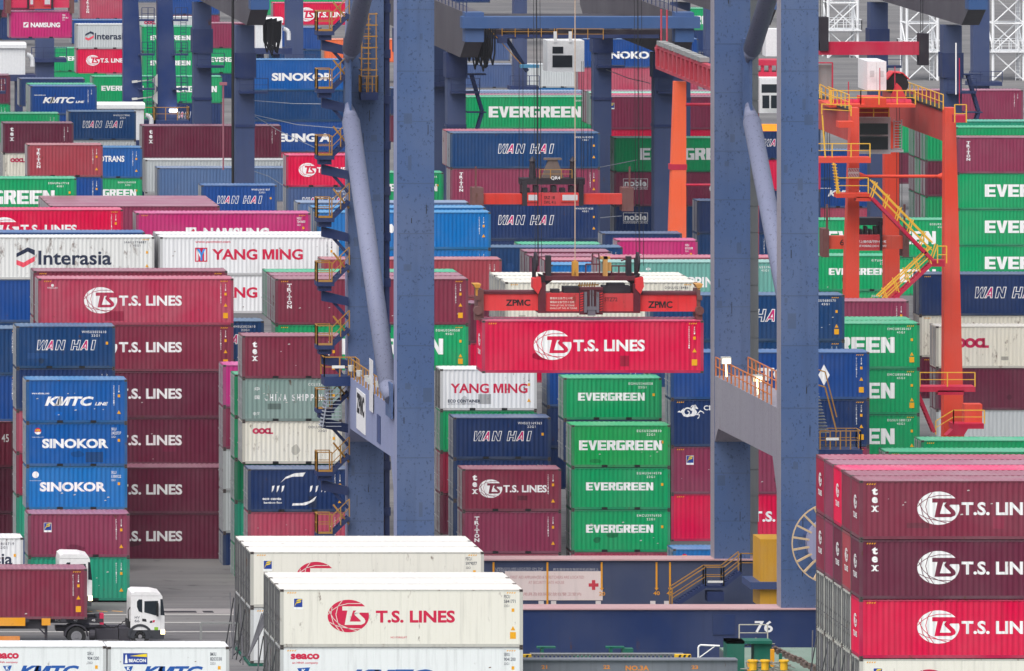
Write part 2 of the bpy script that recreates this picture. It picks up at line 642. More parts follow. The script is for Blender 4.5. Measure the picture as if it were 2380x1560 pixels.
def conform(me, L):
    """Let flat lettering follow the corrugation of the wall it is painted on."""
    bm = bmesh.new(); bm.from_mesh(me)
    xs = [v.co.x for v in bm.verts]
    lo, hi = min(xs), max(xs)
    for x, d in profile(L):
        if lo < x < hi:
            bmesh.ops.bisect_plane(bm, geom=bm.verts[:] + bm.edges[:] + bm.faces[:], dist=1e-5, plane_co=(x, 0, 0), plane_no=(1, 0, 0))
    for v in bm.verts:
        v.co.y += wave(v.co.x, L)
    bm.to_mesh(me); bm.free()
    return me


L1, L2, L3, L4 = PY - 0.004, PY - 0.008, PY - 0.012, PY - 0.016


def ts_globe(b, cx, cz, k=1.0, body=1):
    """White globe with a letter mark cut out in the colour of the container; k = 1 is 2.08 m wide."""
    def q(p):
        return [(cx + (x - 426) / 299.6 * k, cz - (y - 413) / 299.6 * k) for x, y in p]
    b.mi = 0
    b.poly(ell(cx, cz, 1.04 * k, 0.82 * k, 0, 360, 48), L1)
    b.mi = body
    rim = [(c[0], c[1]) for c in [(672, 268), (745, 268), (760, 300), (760, 362), (600, 362)]]
    for poly in ([(335, 268), (745, 268), (750, 330), (335, 330)], [(412, 330), (497, 330), (448, 497), (440, 547), (370, 547)],
                 [(545, 330), (750, 330), (750, 362), (600, 362), (520, 385), (510, 372)], [(510, 372), (600, 362), (588, 378), (665, 450), (610, 480), (525, 400)],
                 [(610, 480), (665, 450), (683, 485), (672, 520), (610, 497)], [(448, 497), (610, 497), (672, 520), (620, 545), (440, 547)]):
        b.poly(q(poly), L2)
    for ln in ([(335, 180), (270, 265), (238, 390), (270, 520), (355, 650)], [(180, 275), (165, 390), (200, 520), (290, 630)],
               [(120, 390), (175, 330), (280, 260), (420, 225), (615, 225)], [(135, 330), (200, 450), (300, 545), (430, 600), (550, 632)],
               [(140, 505), (250, 560), (420, 598), (620, 608)]):
        stroke(b, q(ln), 0.032 * k, L2, body)
    b.mi = 0


def lv_ts40(b, L, h):
    put_text(b, 'T.S. LINES', 5.02, h - 1.70, 0.65, 3.95, L1, 0.034)
    return [('lettering', b), ('emblem', lambda e: ts_globe(e, 3.88, h - 1.35))]


def lv_ts20(b, L, h):
    put_text(b, 'T.S. LINES', 2.5, h - 1.43, 0.45, 2.68, L1, 0.034)
    return [('lettering', b), ('emblem', lambda e: ts_globe(e, 1.72, h - 1.2, 0.69))]


def lv_evergreen20(b, L, h):
    block_text(b, 'EVERGREEN', 0.87, h - 1.40, 0.49, 4.14, L1)


def lv_evergreen20big(b, L, h):
    block_text(b, 'EVERGREEN', 0.45, h - 1.53, 0.60, 5.1, L1)


def lv_evergreen40(b, L, h):
    block_text(b, 'EVERGREEN', 2.2, h - 1.87, 1.0, 8.4, L1)


def wan(b, x, z, hh, wd):
    """Slanted letters outlined in white, the two A filled pink."""
    for ch, x0, x1 in (('W', 0.0, 0.172), ('A', 0.166, 0.296), ('N', 0.322, 0.468), ('H', 0.58, 0.724), ('A', 0.742, 0.876), ('I', 0.918, 0.978)):
        sh = 0.20 * hh
        pl = [(x + (x0 + a * (x1 - x0)) * wd + c * sh, z + c * hh) for a, c in SLANT[ch]]
        b.mi = 0; b.poly(pl, L1)
        b.mi = 2 if ch == 'A' else 1; b.poly(inset(pl, 0.062 * hh), L2)
        if ch == 'A':
            b.mi = 0; cx = x + (x0 + 0.53 * (x1 - x0)) * wd
            b.poly([(cx - 0.09 * hh + 0.34 * sh, z + 0.34 * hh), (cx + 0.10 * hh + 0.34 * sh, z + 0.34 * hh), (cx + 0.03 * hh + 0.62 * sh, z + 0.62 * hh)], L3)
    b.mi = 0


def lv_wanhai20(b, L, h):
    wan(b, 1.19, h - 1.47, 0.63, 3.66)


def lv_wanhai40(b, L, h):
    wan(b, 3.8, h - 1.68, 0.80, 4.6)


def lv_kmtc(b, L, h):
    put_text(b, 'KMTC', 1.10, h - 1.57, 0.57, 2.95, L1, 0.045, 0.28)
    put_text(b, 'LINE', 4.11, h - 1.54, 0.20, 0.80, L1, 0.04, 0.28)
    put_text(b, 'www.ekmtc.com', 0.32, h - 0.87, 0.12, 1.05, L1, 0.02)


def lv_sinokor20(b, L, h):
    put_text(b, 'SINOKOR', 0.95, h - 1.51, 0.57, 3.98, L1, 0.045)


def lv_sinokor40(b, L, h):
    put_text(b, 'SINOKOR', 2.3, h - 2.0, 0.75, 5.8, L1, 0.045)


def lv_heung(b, L, h):
    put_text(b, 'HEUNG A', 1.9, h - 1.95, 0.80, 6.0, L1, 0.05)


def lv_yang40(b, L, h):
    put_text(b, 'YANG MING', 3.54, h - 1.55, 0.74, 6.2, L1, 0.03)
    put_text(b, 'www.yangming.com', 2.4, h - 0.44, 0.2, 2.4, L1, 0.02)

    def em(e):
        e.mi = 0; e.poly([(2.38, h - 1.68), (3.22, h - 1.68), (3.22, h - 0.72), (2.38, h - 0.72)], L1)
        e.mi = 1; e.poly([(2.46, h - 1.60), (2.60, h - 1.60), (2.60, h - 0.8), (2.46, h - 0.8)], L2)
        e.poly([(3.0, h - 1.60), (3.14, h - 1.60), (3.14, h - 0.8), (3.0, h - 0.8)], L2)
        e.poly([(2.46, h - 0.8), (2.6, h - 0.8), (2.82, h - 1.3), (2.8, h - 1.55)], L2)
        e.mi = 2
        e.poly([(2.52, h - 0.8), (2.68, h - 0.8), (2.88, h - 1.22), (2.88, h - 1.6), (2.74, h - 1.6), (2.74, h - 1.22)], L3)
        e.poly([(2.94, h - 0.8), (3.09, h - 0.8), (2.88, h - 1.25), (2.80, h - 1.15)], L3)
        e.mi = 0
    return [('lettering', b), ('emblem', em)]


def lv_yang20(b, L, h):
    put_text(b, 'YANG MING', 0.64, h - 1.51, 0.61, 4.84, L1, 0.025)

    def em(e):
        put_text(e, 'ECO CONTAINER', 0.47, h - 2.10, 0.20, 2.05, L1, 0.04)
        put_text(e, 'BAMBOO-WOOD | WATERBORNE', 0.47, h - 2.24, 0.09, 1.7, L1, 0.0)
    return [('lettering', b), ('smaller_lettering', em)]


def prism_logo(e, x, z, wd, hh):
    e.mi = 0
    e.poly([(x, z + 0.50 * hh), (x, z + 0.69 * hh), (x + 0.62 * wd, z + hh), (x + 0.62 * wd, z + 0.78 * hh)], L1)
    e.poly([(x + 0.62 * wd, z + 0.78 * hh), (x + 0.62 * wd, z + hh), (x + wd, z + 0.86 * hh), (x + wd, z + 0.60 * hh)], L1)
    e.mi = 1
    e.poly([(x, z + 0.14 * hh), (x, z + 0.38 * hh), (x + 0.38 * wd, z + 0.24 * hh), (x + 0.38 * wd, z)], L1)
    e.poly([(x + 0.38 * wd, z), (x + 0.38 * wd, z + 0.24 * hh), (x + wd, z + 0.56 * hh), (x + wd, z + 0.32 * hh)], L1)
    e.mi = 0


def lv_inter40(b, L, h):
    put_text(b, 'Interasia', 4.27, h - 1.90, 0.98, 5.0, L1, 0.02)
    return [('lettering', b), ('emblem', lambda e: prism_logo(e, 2.77, h - 2.07, 1.26, 1.38))]


def lv_inter20(b, L, h):
    put_text(b, 'Interasia', 1.92, h - 1.6, 0.70, 3.5, L1, 0.02)
    return [('lettering', b), ('emblem', lambda e: prism_logo(e, 0.92, h - 1.7, 0.9, 0.98))]


def lv_oocl(b, L, h):
    hh, x0 = 0.34, 0.62
    for i in range(3):
        ring = ell(0, 0, 0.5, 0.5, 0, 360, 20)
        cx = x0 + 0.2 + i * 0.36
        n = 20
        t1 = 330 if i == 2 else 360
        vs, fs = [], []
        for k in range(n + 1):
            a = R((30 if i == 2 else 0) + (t1 - (30 if i == 2 else 0)) * k / n)
            vs += [(cx + 0.21 * math.cos(a), L1, h - 0.59 + 0.18 * math.sin(a)), (cx + 0.085 * math.cos(a), L1, h - 0.59 + 0.075 * math.sin(a))]
        b.add(vs, [(2 * k, 2 * k + 2, 2 * k + 3, 2 * k + 1) for k in range(n)])
    put_text(b, 'L', x0 + 1.0, h - 0.77, hh + 0.02, 0.24, L1, 0.06)


def lv_oocl40(b, L, h):
    lv_oocl(b, L, h)
    b.v = [(1.9 * (x - 0.62) + 1.3, y, h - 1.15 + 1.9 * (z - h + 0.59)) for x, y, z in b.v]


def lv_namsung40(b, L, h):
    put_text(b, 'NAMSUNG', 4.7, h - 1.80, 0.78, 4.6, L1, 0.045)

    def em(e):
        e.poly([(3.46, h - 1.85), (4.2, h - 1.85), (4.2, h - 1.0), (3.46, h - 1.0)], L1)
        e.mi = 1
        e.poly([(3.55, h - 1.5), (3.70, h - 1.75), (4.1, h - 1.2), (4.0, h - 1.1)], L2)
        e.mi = 0
    return [('lettering', b), ('emblem', em)]


def lv_namsung20(b, L, h):
    put_text(b, 'NAMSUNG', 2.05, h - 1.54, 0.48, 2.85, L1, 0.045)

    def em(e):
        e.poly([(1.35, h - 1.54), (1.83, h - 1.54), (1.83, h - 1.04), (1.35, h - 1.04)], L1)
        e.mi = 1
        e.poly([(1.40, h - 1.32), (1.5, h - 1.48), (1.78, h - 1.15), (1.7, h - 1.08)], L2)
        e.mi = 0
    return [('lettering', b), ('emblem', em)]


def lv_tex(b, L, h):
    for i, ch in enumerate('tex'):
        vs, fs = text(ch, (0.36, 0.30, 0.30)[i], 0.30, 0.045)
        z = h - (0.70, 1.10, 1.53)[i]
        b.add([(a + 0.60, L1, c + z) for a, c in vs], fs)
        for zz in ([z, z + 0.26] if ch == 'x' else []):
            for xx in ((0.57, 0.80) if ch == 'x' else (0.68,)):
                b.poly([(xx, zz), (xx + 0.14, zz), (xx + 0.14, zz + 0.04), (xx, zz + 0.04)], L2)


def lv_textslines(b, L, h):
    lv_tex(b, L, h)
    put_text(b, 'T.S. LINES', 2.5, h - 1.43, 0.45, 2.68, L1, 0.034)
    return [('lettering', b), ('emblem', lambda e: ts_globe(e, 1.72, h - 1.2, 0.69))]


def lv_texts40(b, L, h):
    lv_tex(b, L, h)
    return lv_ts40(b, L, h)


def lv_triton(b, L, h):
    column_text(b, 'TRITON', 0.88, h - 0.31, 0.225, 0.268, L1, 0.30, 0, 0.035, 0.30)


def lv_china(b, L, h):
    put_text(b, '\u4e2d', 0.75, h - 0.75, 0.25, 0.28, L1, 0.01)
    put_text(b, '\u56fd', 0.75, h - 1.25, 0.22, 0.28, L1, 0.01)
    x = 1.35
    for i, ch in enumerate('CHINA SHIPPING'):
        if ch == ' ':
            x += 0.2
            continue
        vs, fs = text(ch, 0.42, 0.20 if ch != 'I' else 0.07, 0.03)
        keep = [f for f in fs if random.random() > 0.45] if i in (0, 3, 6, 7) else fs
        b.add([(a + x, L1, c + h - 1.36) for a, c in vs], keep)
        x += 0.32 if ch != 'I' else 0.18
    put_text(b, '\u4e2d\u6d77', 0.65, h - 2.25, 0.22, 0.4, L1, 0.01)


def lv_chinabig(b, L, h):
    put_text(b, '\u4e2d', 2.95, h - 0.62, 0.26, 0.30, L1, 0.02)
    put_text(b, 'CHINA SHIPPING', 1.6, h - 1.72, 0.72, 6.6, L1, 0.025)


def lv_sinotrans(b, L, h):
    put_text(b, 'SINOTRANS', 1.6, h - 1.22, 0.52, 2.95, L1, 0.03)


def lv_culines(b, L, h):
    put_text(b, 'CULINES', 2.0, h - 1.75, 0.72, 3.9, L1, 0.03)


def lv_noble(b, L, h):
    for q in ((0.75, 0.79, 0.55, 1.3), (2.82, 2.86, 0.55, 1.3)):
        b.poly([(q[0], h - q[3]), (q[1], h - q[3]), (q[1], h - q[2]), (q[0], h - q[2])], L1)
    b.poly([(0.79, h - 0.59), (2.82, h - 0.59), (2.82, h - 0.55), (0.79, h - 0.55)], L1)
    b.poly([(0.79, h - 1.3), (2.82, h - 1.3), (2.82, h - 1.26), (0.79, h - 1.26)], L1)
    put_text(b, 'noble', 0.87, h - 1.2, 0.55, 1.87, L1, 0.03)
    put_text(b, 'CONTAINER LEASING', 0.75, h - 1.48, 0.12, 2.1, L1, 0.01)


def lv_florens(b, L, h):
    x, z, s = 0.95, h - 0.98, 0.42
    b.mi = 0; b.poly([(x - 0.02, z - 0.12), (x + s + 0.02, z - 0.12), (x + s + 0.02, z + s + 0.02), (x - 0.02, z + s + 0.02)], L1)
    b.mi = 1; b.poly([(x, z), (x + s, z), (x + s, z + s), (x, z + s)], L2)
    b.mi = 2
    b.poly([(x + 0.02, z), (x + 0.08, z + 0.2), (x + 0.15, z + 0.24), (x + 0.06, z + 0.08)], L3)
    b.poly([(x + 0.07, z + 0.17), (x + 0.32, z + 0.23), (x + 0.37, z + 0.31), (x + 0.12, z + 0.25)], L3)
    b.poly([(x + 0.10, z + 0.28), (x + 0.34, z + 0.34), (x + 0.42, z + 0.41), (x + 0.18, z + 0.38)], L3)
    b.mi = 0
    return [('emblem', b)]


def lv_horse(b, L, h):
    def q(p):
        k = 13.42 * 38.0 / 1.0 * 0.5812
        return [((x - 150) / 510.0 + 0.02, h - 0.02 - (y - 130) / 510.0) for x, y in p]
    for poly in ([(335, 515), (395, 465), (430, 490), (540, 385), (525, 440), (505, 520), (470, 540), (400, 520)],
                 [(470, 540), (505, 520), (530, 580), (600, 620), (680, 600), (790, 560), (740, 645), (640, 670), (530, 640)],
                 [(740, 650), (790, 560), (800, 480), (780, 400), (840, 300), (930, 320), (880, 400), (940, 490), (950, 520), (920, 600), (860, 640)],
                 [(840, 300), (900, 280), (925, 310), (960, 370), (990, 390), (975, 415), (890, 400)],
                 [(740, 380), (780, 310), (850, 290), (790, 350)], [(925, 590), (1050, 455), (1145, 500), (1185, 555), (1150, 560), (1120, 515), (1060, 500), (960, 600)],
                 [(925, 590), (1030, 575), (1045, 610), (1015, 700), (960, 725), (965, 690), (1000, 670), (1010, 610), (940, 605)]):
        b.poly(q(poly), L1)
    n = 26
    vs = []
    for k in range(n + 1):
        a = R(20 + 420 * k / n); r = 150 * (1 - 0.68 * k / n)
        c = (645, 520)
        vs += [q([(c[0] + (r + 26 - 16 * k / n) * math.cos(a), c[1] - (r + 26 - 16 * k / n) * math.sin(a))])[0], q([(c[0] + (r - 22) * math.cos(a), c[1] - (r - 22) * math.sin(a))])[0]]
    b.add([(x, L2, z) for x, z in vs], [(2 * k, 2 * k + 2, 2 * k + 3, 2 * k + 1) for k in range(n)])

    def em(e):
        put_text(e, 'CIMC LINES', 2.0, h - 0.66, 0.30, 2.4, L1, 0.02)
    return [('emblem', b), ('lettering', em)]


def lv_sitc(b, L, h):
    put_text(b, 'SITC', 4.6, h - 1.75, 0.80, 2.6, L1, 0.055)
    return [('lettering', b), ('emblem', lambda e: e.poly([(9.05, h - 1.4), (9.4, h - 0.75), (9.75, h - 1.4), (9.4, h - 2.05)], L1))]


def lv_swoosh(b, L, h):
    k = 114.8

    def q(p):
        return [((x - 165) / 116.5, h - (y - 135) / 116.5) for x, y in p]
    b.poly(q([(390, 235), (430, 190), (490, 165), (570, 158), (552, 187), (480, 188), (425, 205)]), L1)
    b.poly(q([(475, 393), (480, 376), (545, 375), (600, 360), (648, 325), (630, 360), (570, 390)]), L1)
    for x in (330, 365, 400, 600, 640, 680, 705):
        b.poly(q([(x, 300), (x + 4, 255), (x + 22, 250), (x + 12, 285)]), L1)

    def em(e):
        put_text(e, 'eco conta', 0.86, h - 1.87, 0.15, 1.15, L1, 0.03)
        put_text(e, 'bamboo floo', 0.95, h - 2.09, 0.13, 1.1, L1, 0.02)
    return [('emblem', b), ('lettering', em)]


def lv_45(b, L, h):
    put_text(b, '45', L - 0.74, h - 1.3, 0.5, 0.46, L1, 0.01)


def lv_magellan(b, L, h):
    put_text(b, 'MAGELLAN', 0.55, h - 0.62, 0.10, 0.65, L1, 0.0)
    b.poly(ell(0.87, h - 0.42, 0.09, 0.09, 0, 360, 14), L1)
    return lv_ts40(b, L, h)


def lv_skr(b, L, h):
    put_text(b, 'SINOKOR', 0.95, h - 1.51, 0.57, 3.98, L1, 0.045)

    def em(e):
        cx, cz, r = 0.69, h - 0.49, 0.20
        e.poly(ell(cx, cz, r, r, 0, 360, 24), L1)
        e.mi = 1; e.poly(ell(cx, cz + 0.0, r, r, -10, 190, 16), L2)
        put_text(e, 'SKR', cx, cz + 0.0, 0.12, 0.3, L3, 0.02, mi=2, centre=True)
        e.mi = 0
        put_text(e, 'www.sinokor.co.kr', cx - 0.36, cz - 0.38, 0.07, 0.72, L1, 0.0)
    return [('lettering', b), ('emblem', em)]


def lv_skrwhite(b, L, h):
    put_text(b, 'SINOKOR', 0.80, h - 1.51, 0.57, 3.98, L1, 0.045)

    def em(e):
        e.poly(ell(0.55, h - 0.50, 0.2, 0.2, 0, 360, 24), L1)
        put_text(e, 'www.sinokor.co.kr', 0.19, h - 0.88, 0.07, 0.72, L1, 0.0)
    return [('lettering', b), ('emblem', em)]


def lv_reefer_ts(b, L, h):
    put_text(b, 'T.S. LINES', 4.80, h - 1.67, 0.62, 3.98, L1, 0.034)
    put_text(b, 'NO FORKLIFT', 5.55, h - 2.45, 0.09, 0.82, L1, 0.01)

    def fl(e):
        lv_florens(e, L, h)
        e.v = [(x - 0.26, y, z + 0.10) for x, y, z in e.v]
    return [('lettering', b), ('emblem', lambda e: ts_globe(e, 3.42, h - 1.33, 1.0)), ('leasing_emblem', fl)]


def lv_seaco40(b, L, h):
    put_text(b, 'seaco', 0.52, h - 0.60, 0.29, 1.45, L1, 0.045)
    put_text(b, 'an HNA company', 0.6, h - 0.85, 0.13, 1.3, L1, 0.02)

    def em(e):
        put_text(e, 'KMTC', 3.55, h - 1.85, 0.75, 4.1, L1, 0.045, 0.28)
        e.poly([(0.85, h - 1.05), (1.5, h - 1.0), (1.35, h - 1.35), (1.05, h - 1.4)], L1)
        put_text(e, 'K', 1.08, h - 1.3, 0.22, 0.2, L2, 0.04, mi=1)
    return [('lettering', b), ('shipping_line_mark', em)]


def lv_seaco20(b, L, h):
    put_text(b, 'seaco', 0.35, h - 0.62, 0.29, 1.35, L1, 0.045)
    put_text(b, 'an HNA company', 0.45, h - 0.86, 0.12, 1.2, L1, 0.02)

    def em(e):
        put_text(e, 'KMTC', 1.70, h - 1.5, 0.55, 3.0, L1, 0.045, 0.28)
        e.poly([(0.9, h - 0.98), (1.35, h - 0.95), (1.25, h - 1.2), (1.05, h - 1.22)], L1)
        put_text(e, 'K', 1.05, h - 1.16, 0.17, 0.16, L2, 0.04, mi=1)
    return [('lettering', b), ('shipping_line_mark', em)]


def lv_beacon(b, L, h):
    put_text(b, 'KMTC', 1.75, h - 1.5, 0.55, 3.0, L1, 0.045, 0.28)
    b.poly([(0.82, h - 0.98), (1.27, h - 0.95), (1.17, h - 1.2), (0.97, h - 1.22)], L1)
    put_text(b, 'K', 0.97, h - 1.16, 0.17, 0.16, L2, 0.04, mi=1)

    def em(e):
        e.poly([(0.78, h - 0.86), (1.98, h - 0.86), (1.98, h - 0.31), (0.78, h - 0.31)], L1)
        e.mi = 1
        e.poly([(0.86, h - 0.80), (1.0, h - 0.80), (0.96, h - 0.42), (0.93, h - 0.36), (0.89, h - 0.42)], L2)
        put_text(e, 'BEACON', 1.06, h - 0.76, 0.17, 0.85, L2, 0.035, mi=1)
        e.mi = 2
        e.poly([(1.1, h - 0.45), (1.96, h - 0.33), (1.96, h - 0.50)], L2)
        e.mi = 0
    return [('lettering', b), ('emblem', em)]


def lv_none(b, L, h):
    return []


LV = {k[3:]: v for k, v in list(globals().items()) if k.startswith('lv_')}
RED, CRIM, PINK = plain('lettering_red', (206, 20, 70), 0.5), plain('lettering_crimson', (196, 20, 80), 0.5), plain('letter_pink', (200, 10, 110), 0.5)
INKL = plain('lettering_ink', (34, 44, 70), 0.5)
BLUEL = plain('lettering_blue', (20, 84, 168), 0.5)
SKYL = plain('lettering_sky', (60, 150, 230), 0.5)
YEL = plain('sticker_yellow', (238, 170, 20), 0.5)
YEL2 = plain('emblem_yellow', (246, 214, 40), 0.5)
FLB = plain('emblem_blue', (24, 60, 150), 0.5)
BLACK = plain('black', (22, 22, 26), 0.6)
CORAL = plain('emblem_coral', (236, 80, 100), 0.5)


def ink_for(lv, nm, colour):
    """Materials of the lettering of each livery."""
    c = cpaint(colour)
    if nm in ('lettering',):
        return {'yang40': [RED], 'yang20': [RED], 'inter40': [INKL], 'inter20': [INKL], 'oocl': [CRIM], 'oocl40': [CRIM], 'reefer_ts': [RED], 'seaco40': [RED],
                'seaco20': [RED], 'beacon': [BLUEL, WHITE], 'wanhai20': [WHITE, c, PINK], 'wanhai40': [WHITE, c, PINK]}.get(lv, [WHITE])
    if nm == 'emblem':
        return {'yang40': [RED, WHITE, SKYL], 'inter40': [INKL, CORAL], 'inter20': [INKL, CORAL], 'reefer_ts': [RED, c], 'florens': [WHITE, FLB, YEL2], 'skr': [WHITE, RED, YEL2],
                'beacon': [FLB, WHITE, YEL2], 'namsung40': [WHITE, RED], 'namsung20': [WHITE, c]}.get(lv, [WHITE, c])
    if nm == 'leasing_emblem':
        return [WHITE, FLB, YEL2]
    if nm == 'shipping_line_mark':
        return [BLUEL, WHITE]
    if nm == 'smaller_lettering':
        return [INKL]
    return [WHITE]


def livery(root, lv, colour, L, h, near):
    key = ('livery', lv, L, h, near)
    if key not in MESH:
        b = MB()
        res = LV[lv](b, L, h)
        if res is None:
            res = [('lettering', b)]
        out = []
        for nm, q in res:
            if callable(q):
                e = MB(); q(e); q = e
            if q.f:
                me = q.mesh(nm, False)
                if near and lv not in ('reefer_ts', 'seaco40', 'seaco20', 'beacon'):
                    conform(me, L)
                out.append((nm, me))
        MESH[key] = out
    for nm, me in MESH[key]:
        link(nm, me, ink_for(lv, nm, colour), root)


@cached
def code_mesh(txt, L, h, style):
    b = MB()
    if style == 'h':
        put_text(b, txt, L - 2.05, h - 0.42, 0.15, 1.5, L1, 0.01, space=1.3)
        put_text(b, '22G1' if L < 7 else '45G1', L - 1.45, h - 0.64, 0.14, 0.5, L1, 0.01, space=1.3)
    elif style == 'b':
        put_text(b, txt[:4], L - 0.95, h - 0.44, 0.17, 0.3, L1, 0.01)
        put_text(b, txt[4:], L - 0.95, h - 0.68, 0.17, 0.58, L1, 0.01)
        put_text(b, '22G1', L - 0.95, h - 0.88, 0.12, 0.26, L1, 0.0)
    else:
        n = len(txt)
        column_text(b, txt, L - 0.80, h - 0.33, 0.085, 0.112, L1, 0.07, 0, 0.0)
        column_text(b, '22G1' if L < 7 else '45G1', L - 0.50, h - 0.33, 0.085, 0.112, L1, 0.07, 0, 0.0)
    return b.mesh('serial_number', False)


@cached
def sign_mesh(L, h, kind, style):
    b = MB()
    x = L - 0.50
    if kind == 'tri':
        z = h - (2.05 if style != 'v' or L < 7 else 1.75)
        b.poly([(x - 0.12, z), (x + 0.12, z), (x, z + 0.22)], L1)
    elif kind == 'plate':
        z = h - (1.05 if style == 'v' else 1.12)
        b.poly([(x - 0.07, z), (x + 0.07, z), (x + 0.07, z + 0.17), (x - 0.07, z + 0.17)], L1)
    elif kind == 'caution':
        z = 0.42
        b.poly([(x - 0.15, z), (x + 0.15, z), (x + 0.15, z + 0.34), (x - 0.15, z + 0.34)], L1)
    elif kind == 'hazard':
        for k in range(4):
            for xx in (0.34, L - 0.82):
                a = xx + k * 0.12
                b.poly([(a, h - 0.20), (a + 0.06, h - 0.20), (a + 0.10, h - 0.13), (a + 0.04, h - 0.13)], L1)
    return b.mesh({'tri': 'warning_triangle', 'plate': 'size_plate', 'caution': 'caution_plate', 'hazard': 'height_stripes'}[kind], False)


CODES = {'evergreen': ('EGHU3240558', 'h'), 'wanhai': ('WHSU2025610', 'h'), 'sinokor': ('SKLU2422727', 'b'), 'skr': ('SKLU2422727', 'b'), 'skrwhite': ('SKLU1330122', 'b'),
         'namsung': ('NSSU7043600', 'b'), 'kmtc': ('SEGU1809112', 'v'), 'inter': ('IAAU1776887', 'h'), 'oocl': ('OOLU0218486', 'h'), 'reefer': ('FSCU5841771', 'b'),
         'seaco': ('SEKU9041200', 'b'), 'beacon': ('BMOU8203330', 'b'), 'china': ('CCLU2219407', 'h'), 'sitc': ('SITU9012375', 'v')}
N_BOX = [0]
rnd = random.Random(21)
SCRAPE, RUSTY = plain('scraped_primer', (206, 204, 200), 0.6), plain('rust_spot', (104, 70, 54), 0.8)


def ppaint(k, f):
    c = PAL[k]
    return paint('patch_%s_%d' % (k, int(f * 100)), tuple(min(255, v * f) for v in c), 0.5, 0.3, 0.2, 0.35)




def container(p, size, hc, lv, colour, label, group, s, yaw=0.0, end='door', code=None, signs=True, h=None, name=None):
    """One container; p is its lower front left corner."""
    L, h = LEN[size], h or HGT[hc]
    reefer = lv in ('reefer_ts', 'seaco40', 'seaco20', 'beacon', 'reefer')
    hard = lv == 'hardtop'
    near = s > 31
    code = code[0] if isinstance(code, tuple) else code
    root = thing(name or ('reefer_container' if reefer else 'shipping_container'), p, label, 'container', group)
    root.rotation_euler = (0, 0, yaw)
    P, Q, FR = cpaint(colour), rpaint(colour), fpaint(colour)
    cast = paint('corner_casting', (84, 74, 72), 0.6, 0.5, 0.5)
    link('frame', frame_mesh(L, h, reefer), [FR, cast, BLACK], root)
    link('side_panel', panel_mesh(L, h, reefer), P, root)
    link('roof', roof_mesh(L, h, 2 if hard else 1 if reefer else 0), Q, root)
    DR, RD = FR, RODS
    if reefer or colour in ('ivory', 'white'):
        DR, RD = paint('door_grey', (150, 150, 148), 0.6, 0.5, 0.6, 0.5), paint('rod_grey', (92, 92, 96), 0.5, 0.4, 0.5)
    if end == 'wall':
        link('end_wall', end_wall_mesh(h), P, root)
    elif s > 35.5:
        for leaf in (0, 1):
            d = link('door', door_mesh(h, leaf), DR, root)
            for y in ((0.35, 0.88) if leaf == 0 else (1.55, 2.08)):
                link('locking_rod', rod_mesh(h, y), RD, d)
    else:
        link('door_end', door_end_mesh(h), [FR, RODS], root)
    if lv in LV and lv not in ('none', 'reefer'):
        livery(root, lv, colour, L, h, near)
    if s > 24 and signs:
        key = next((v for k, v in CODES.items() if lv.startswith(k)), ('TGBU4821093', 'v'))
        txt, style = (code, key[1]) if code else key
        dark = colour in ('white', 'cream', 'ivory', 'grey', 'oldwhite')
        link('serial_number', code_mesh(txt, L, h, style), INKL if dark else WHITE, root)
        if s > 27:
            if hc or style == 'v':
                link('warning_triangle', sign_mesh(L, h, 'tri', style), YEL, root)
            link('size_plate', sign_mesh(L, h, 'plate', style), YEL, root)
        if hc and s > 33:
            link('caution_plate', sign_mesh(L, h, 'caution', style), YEL, root)
            link('height_stripes', sign_mesh(L, h, 'hazard', style), YEL, root)
    if near and not reefer and rnd.random() < 0.6:
        for _ in range(rnd.randint(1, 2)):
            m = MB(); x = rnd.uniform(0.6, L - 2.2); z = rnd.uniform(0.2, 0.9); wd = rnd.uniform(0.35, 1.3); hh = rnd.uniform(0.25, 0.7)
            n = 9
            m.poly([(x + wd * (0.5 + 0.5 * math.cos(2 * math.pi * q / n)) * rnd.uniform(0.85, 1.1), z + hh * (0.5 + 0.5 * math.sin(2 * math.pi * q / n)) * rnd.uniform(0.85, 1.1)) for q in range(n)] if rnd.random() < 0.4 else [(x, z), (x + wd, z), (x + wd, z + hh), (x, z + hh)], PY - 0.002)
            me = conform(m.mesh('repair_patch', False), L)
            link('repair_patch', me, ppaint(colour, rnd.choice((0.72, 0.82, 1.12))), root)
    if near and rnd.random() < 0.45:
        m = MB()
        for _ in range(rnd.randint(3, 9)):
            x = rnd.uniform(0.4, L - 0.6); z = rnd.uniform(0.25, h - 0.5); q = rnd.uniform(0.03, 0.08)
            m.poly([(x, z), (x + q * 2, z + q * 0.3), (x + q * 1.6, z + q), (x + q * 0.3, z + q * 0.8)], PY - 0.003)
        link('paint_scrape', m.mesh('paint_scrape', False), SCRAPE if colour not in ('white', 'cream', 'ivory', 'grey', 'oldwhite') else RUSTY, root)
    N_BOX[0] += 1
    return root


def stack(x, y, s, size, tiers, group, yaw=0.0, end='door', signs=True, dy=0.0):
    """A stack seen with its top front left corner at picture position x, y; tiers from the top down: (livery, colour, hc, label[, code])."""
    p = at(x, y, s)
    p = p + Vector((0, dy, 0))
    z = p.z
    for t in tiers:
        lv, colour, hc, label = t[:4]
        h = HGT[hc]
        z -= h
        if lv != 'gap':
            container(Vector((p.x, p.y, z)), size, hc, lv, colour, label, group, s, yaw, end, t[4] if len(t) > 4 else None, signs)
        z -= 0.012
    return p


def lv_reefer(b, L, h):
    return []


def lv_hex(b, L, h):
    def hx(cx, cz, r, t):
        return ell(cx, cz, r, r * 1.2, t, t + 360, 6)
    for cx, cz, r, t in ((5.15, h - 1.15, 0.30, 10), (4.9, h - 1.65, 0.24, 0), (4.4, h - 1.95, 0.18, 0)):
        b.poly(hx(cx, cz, r, t), L1)


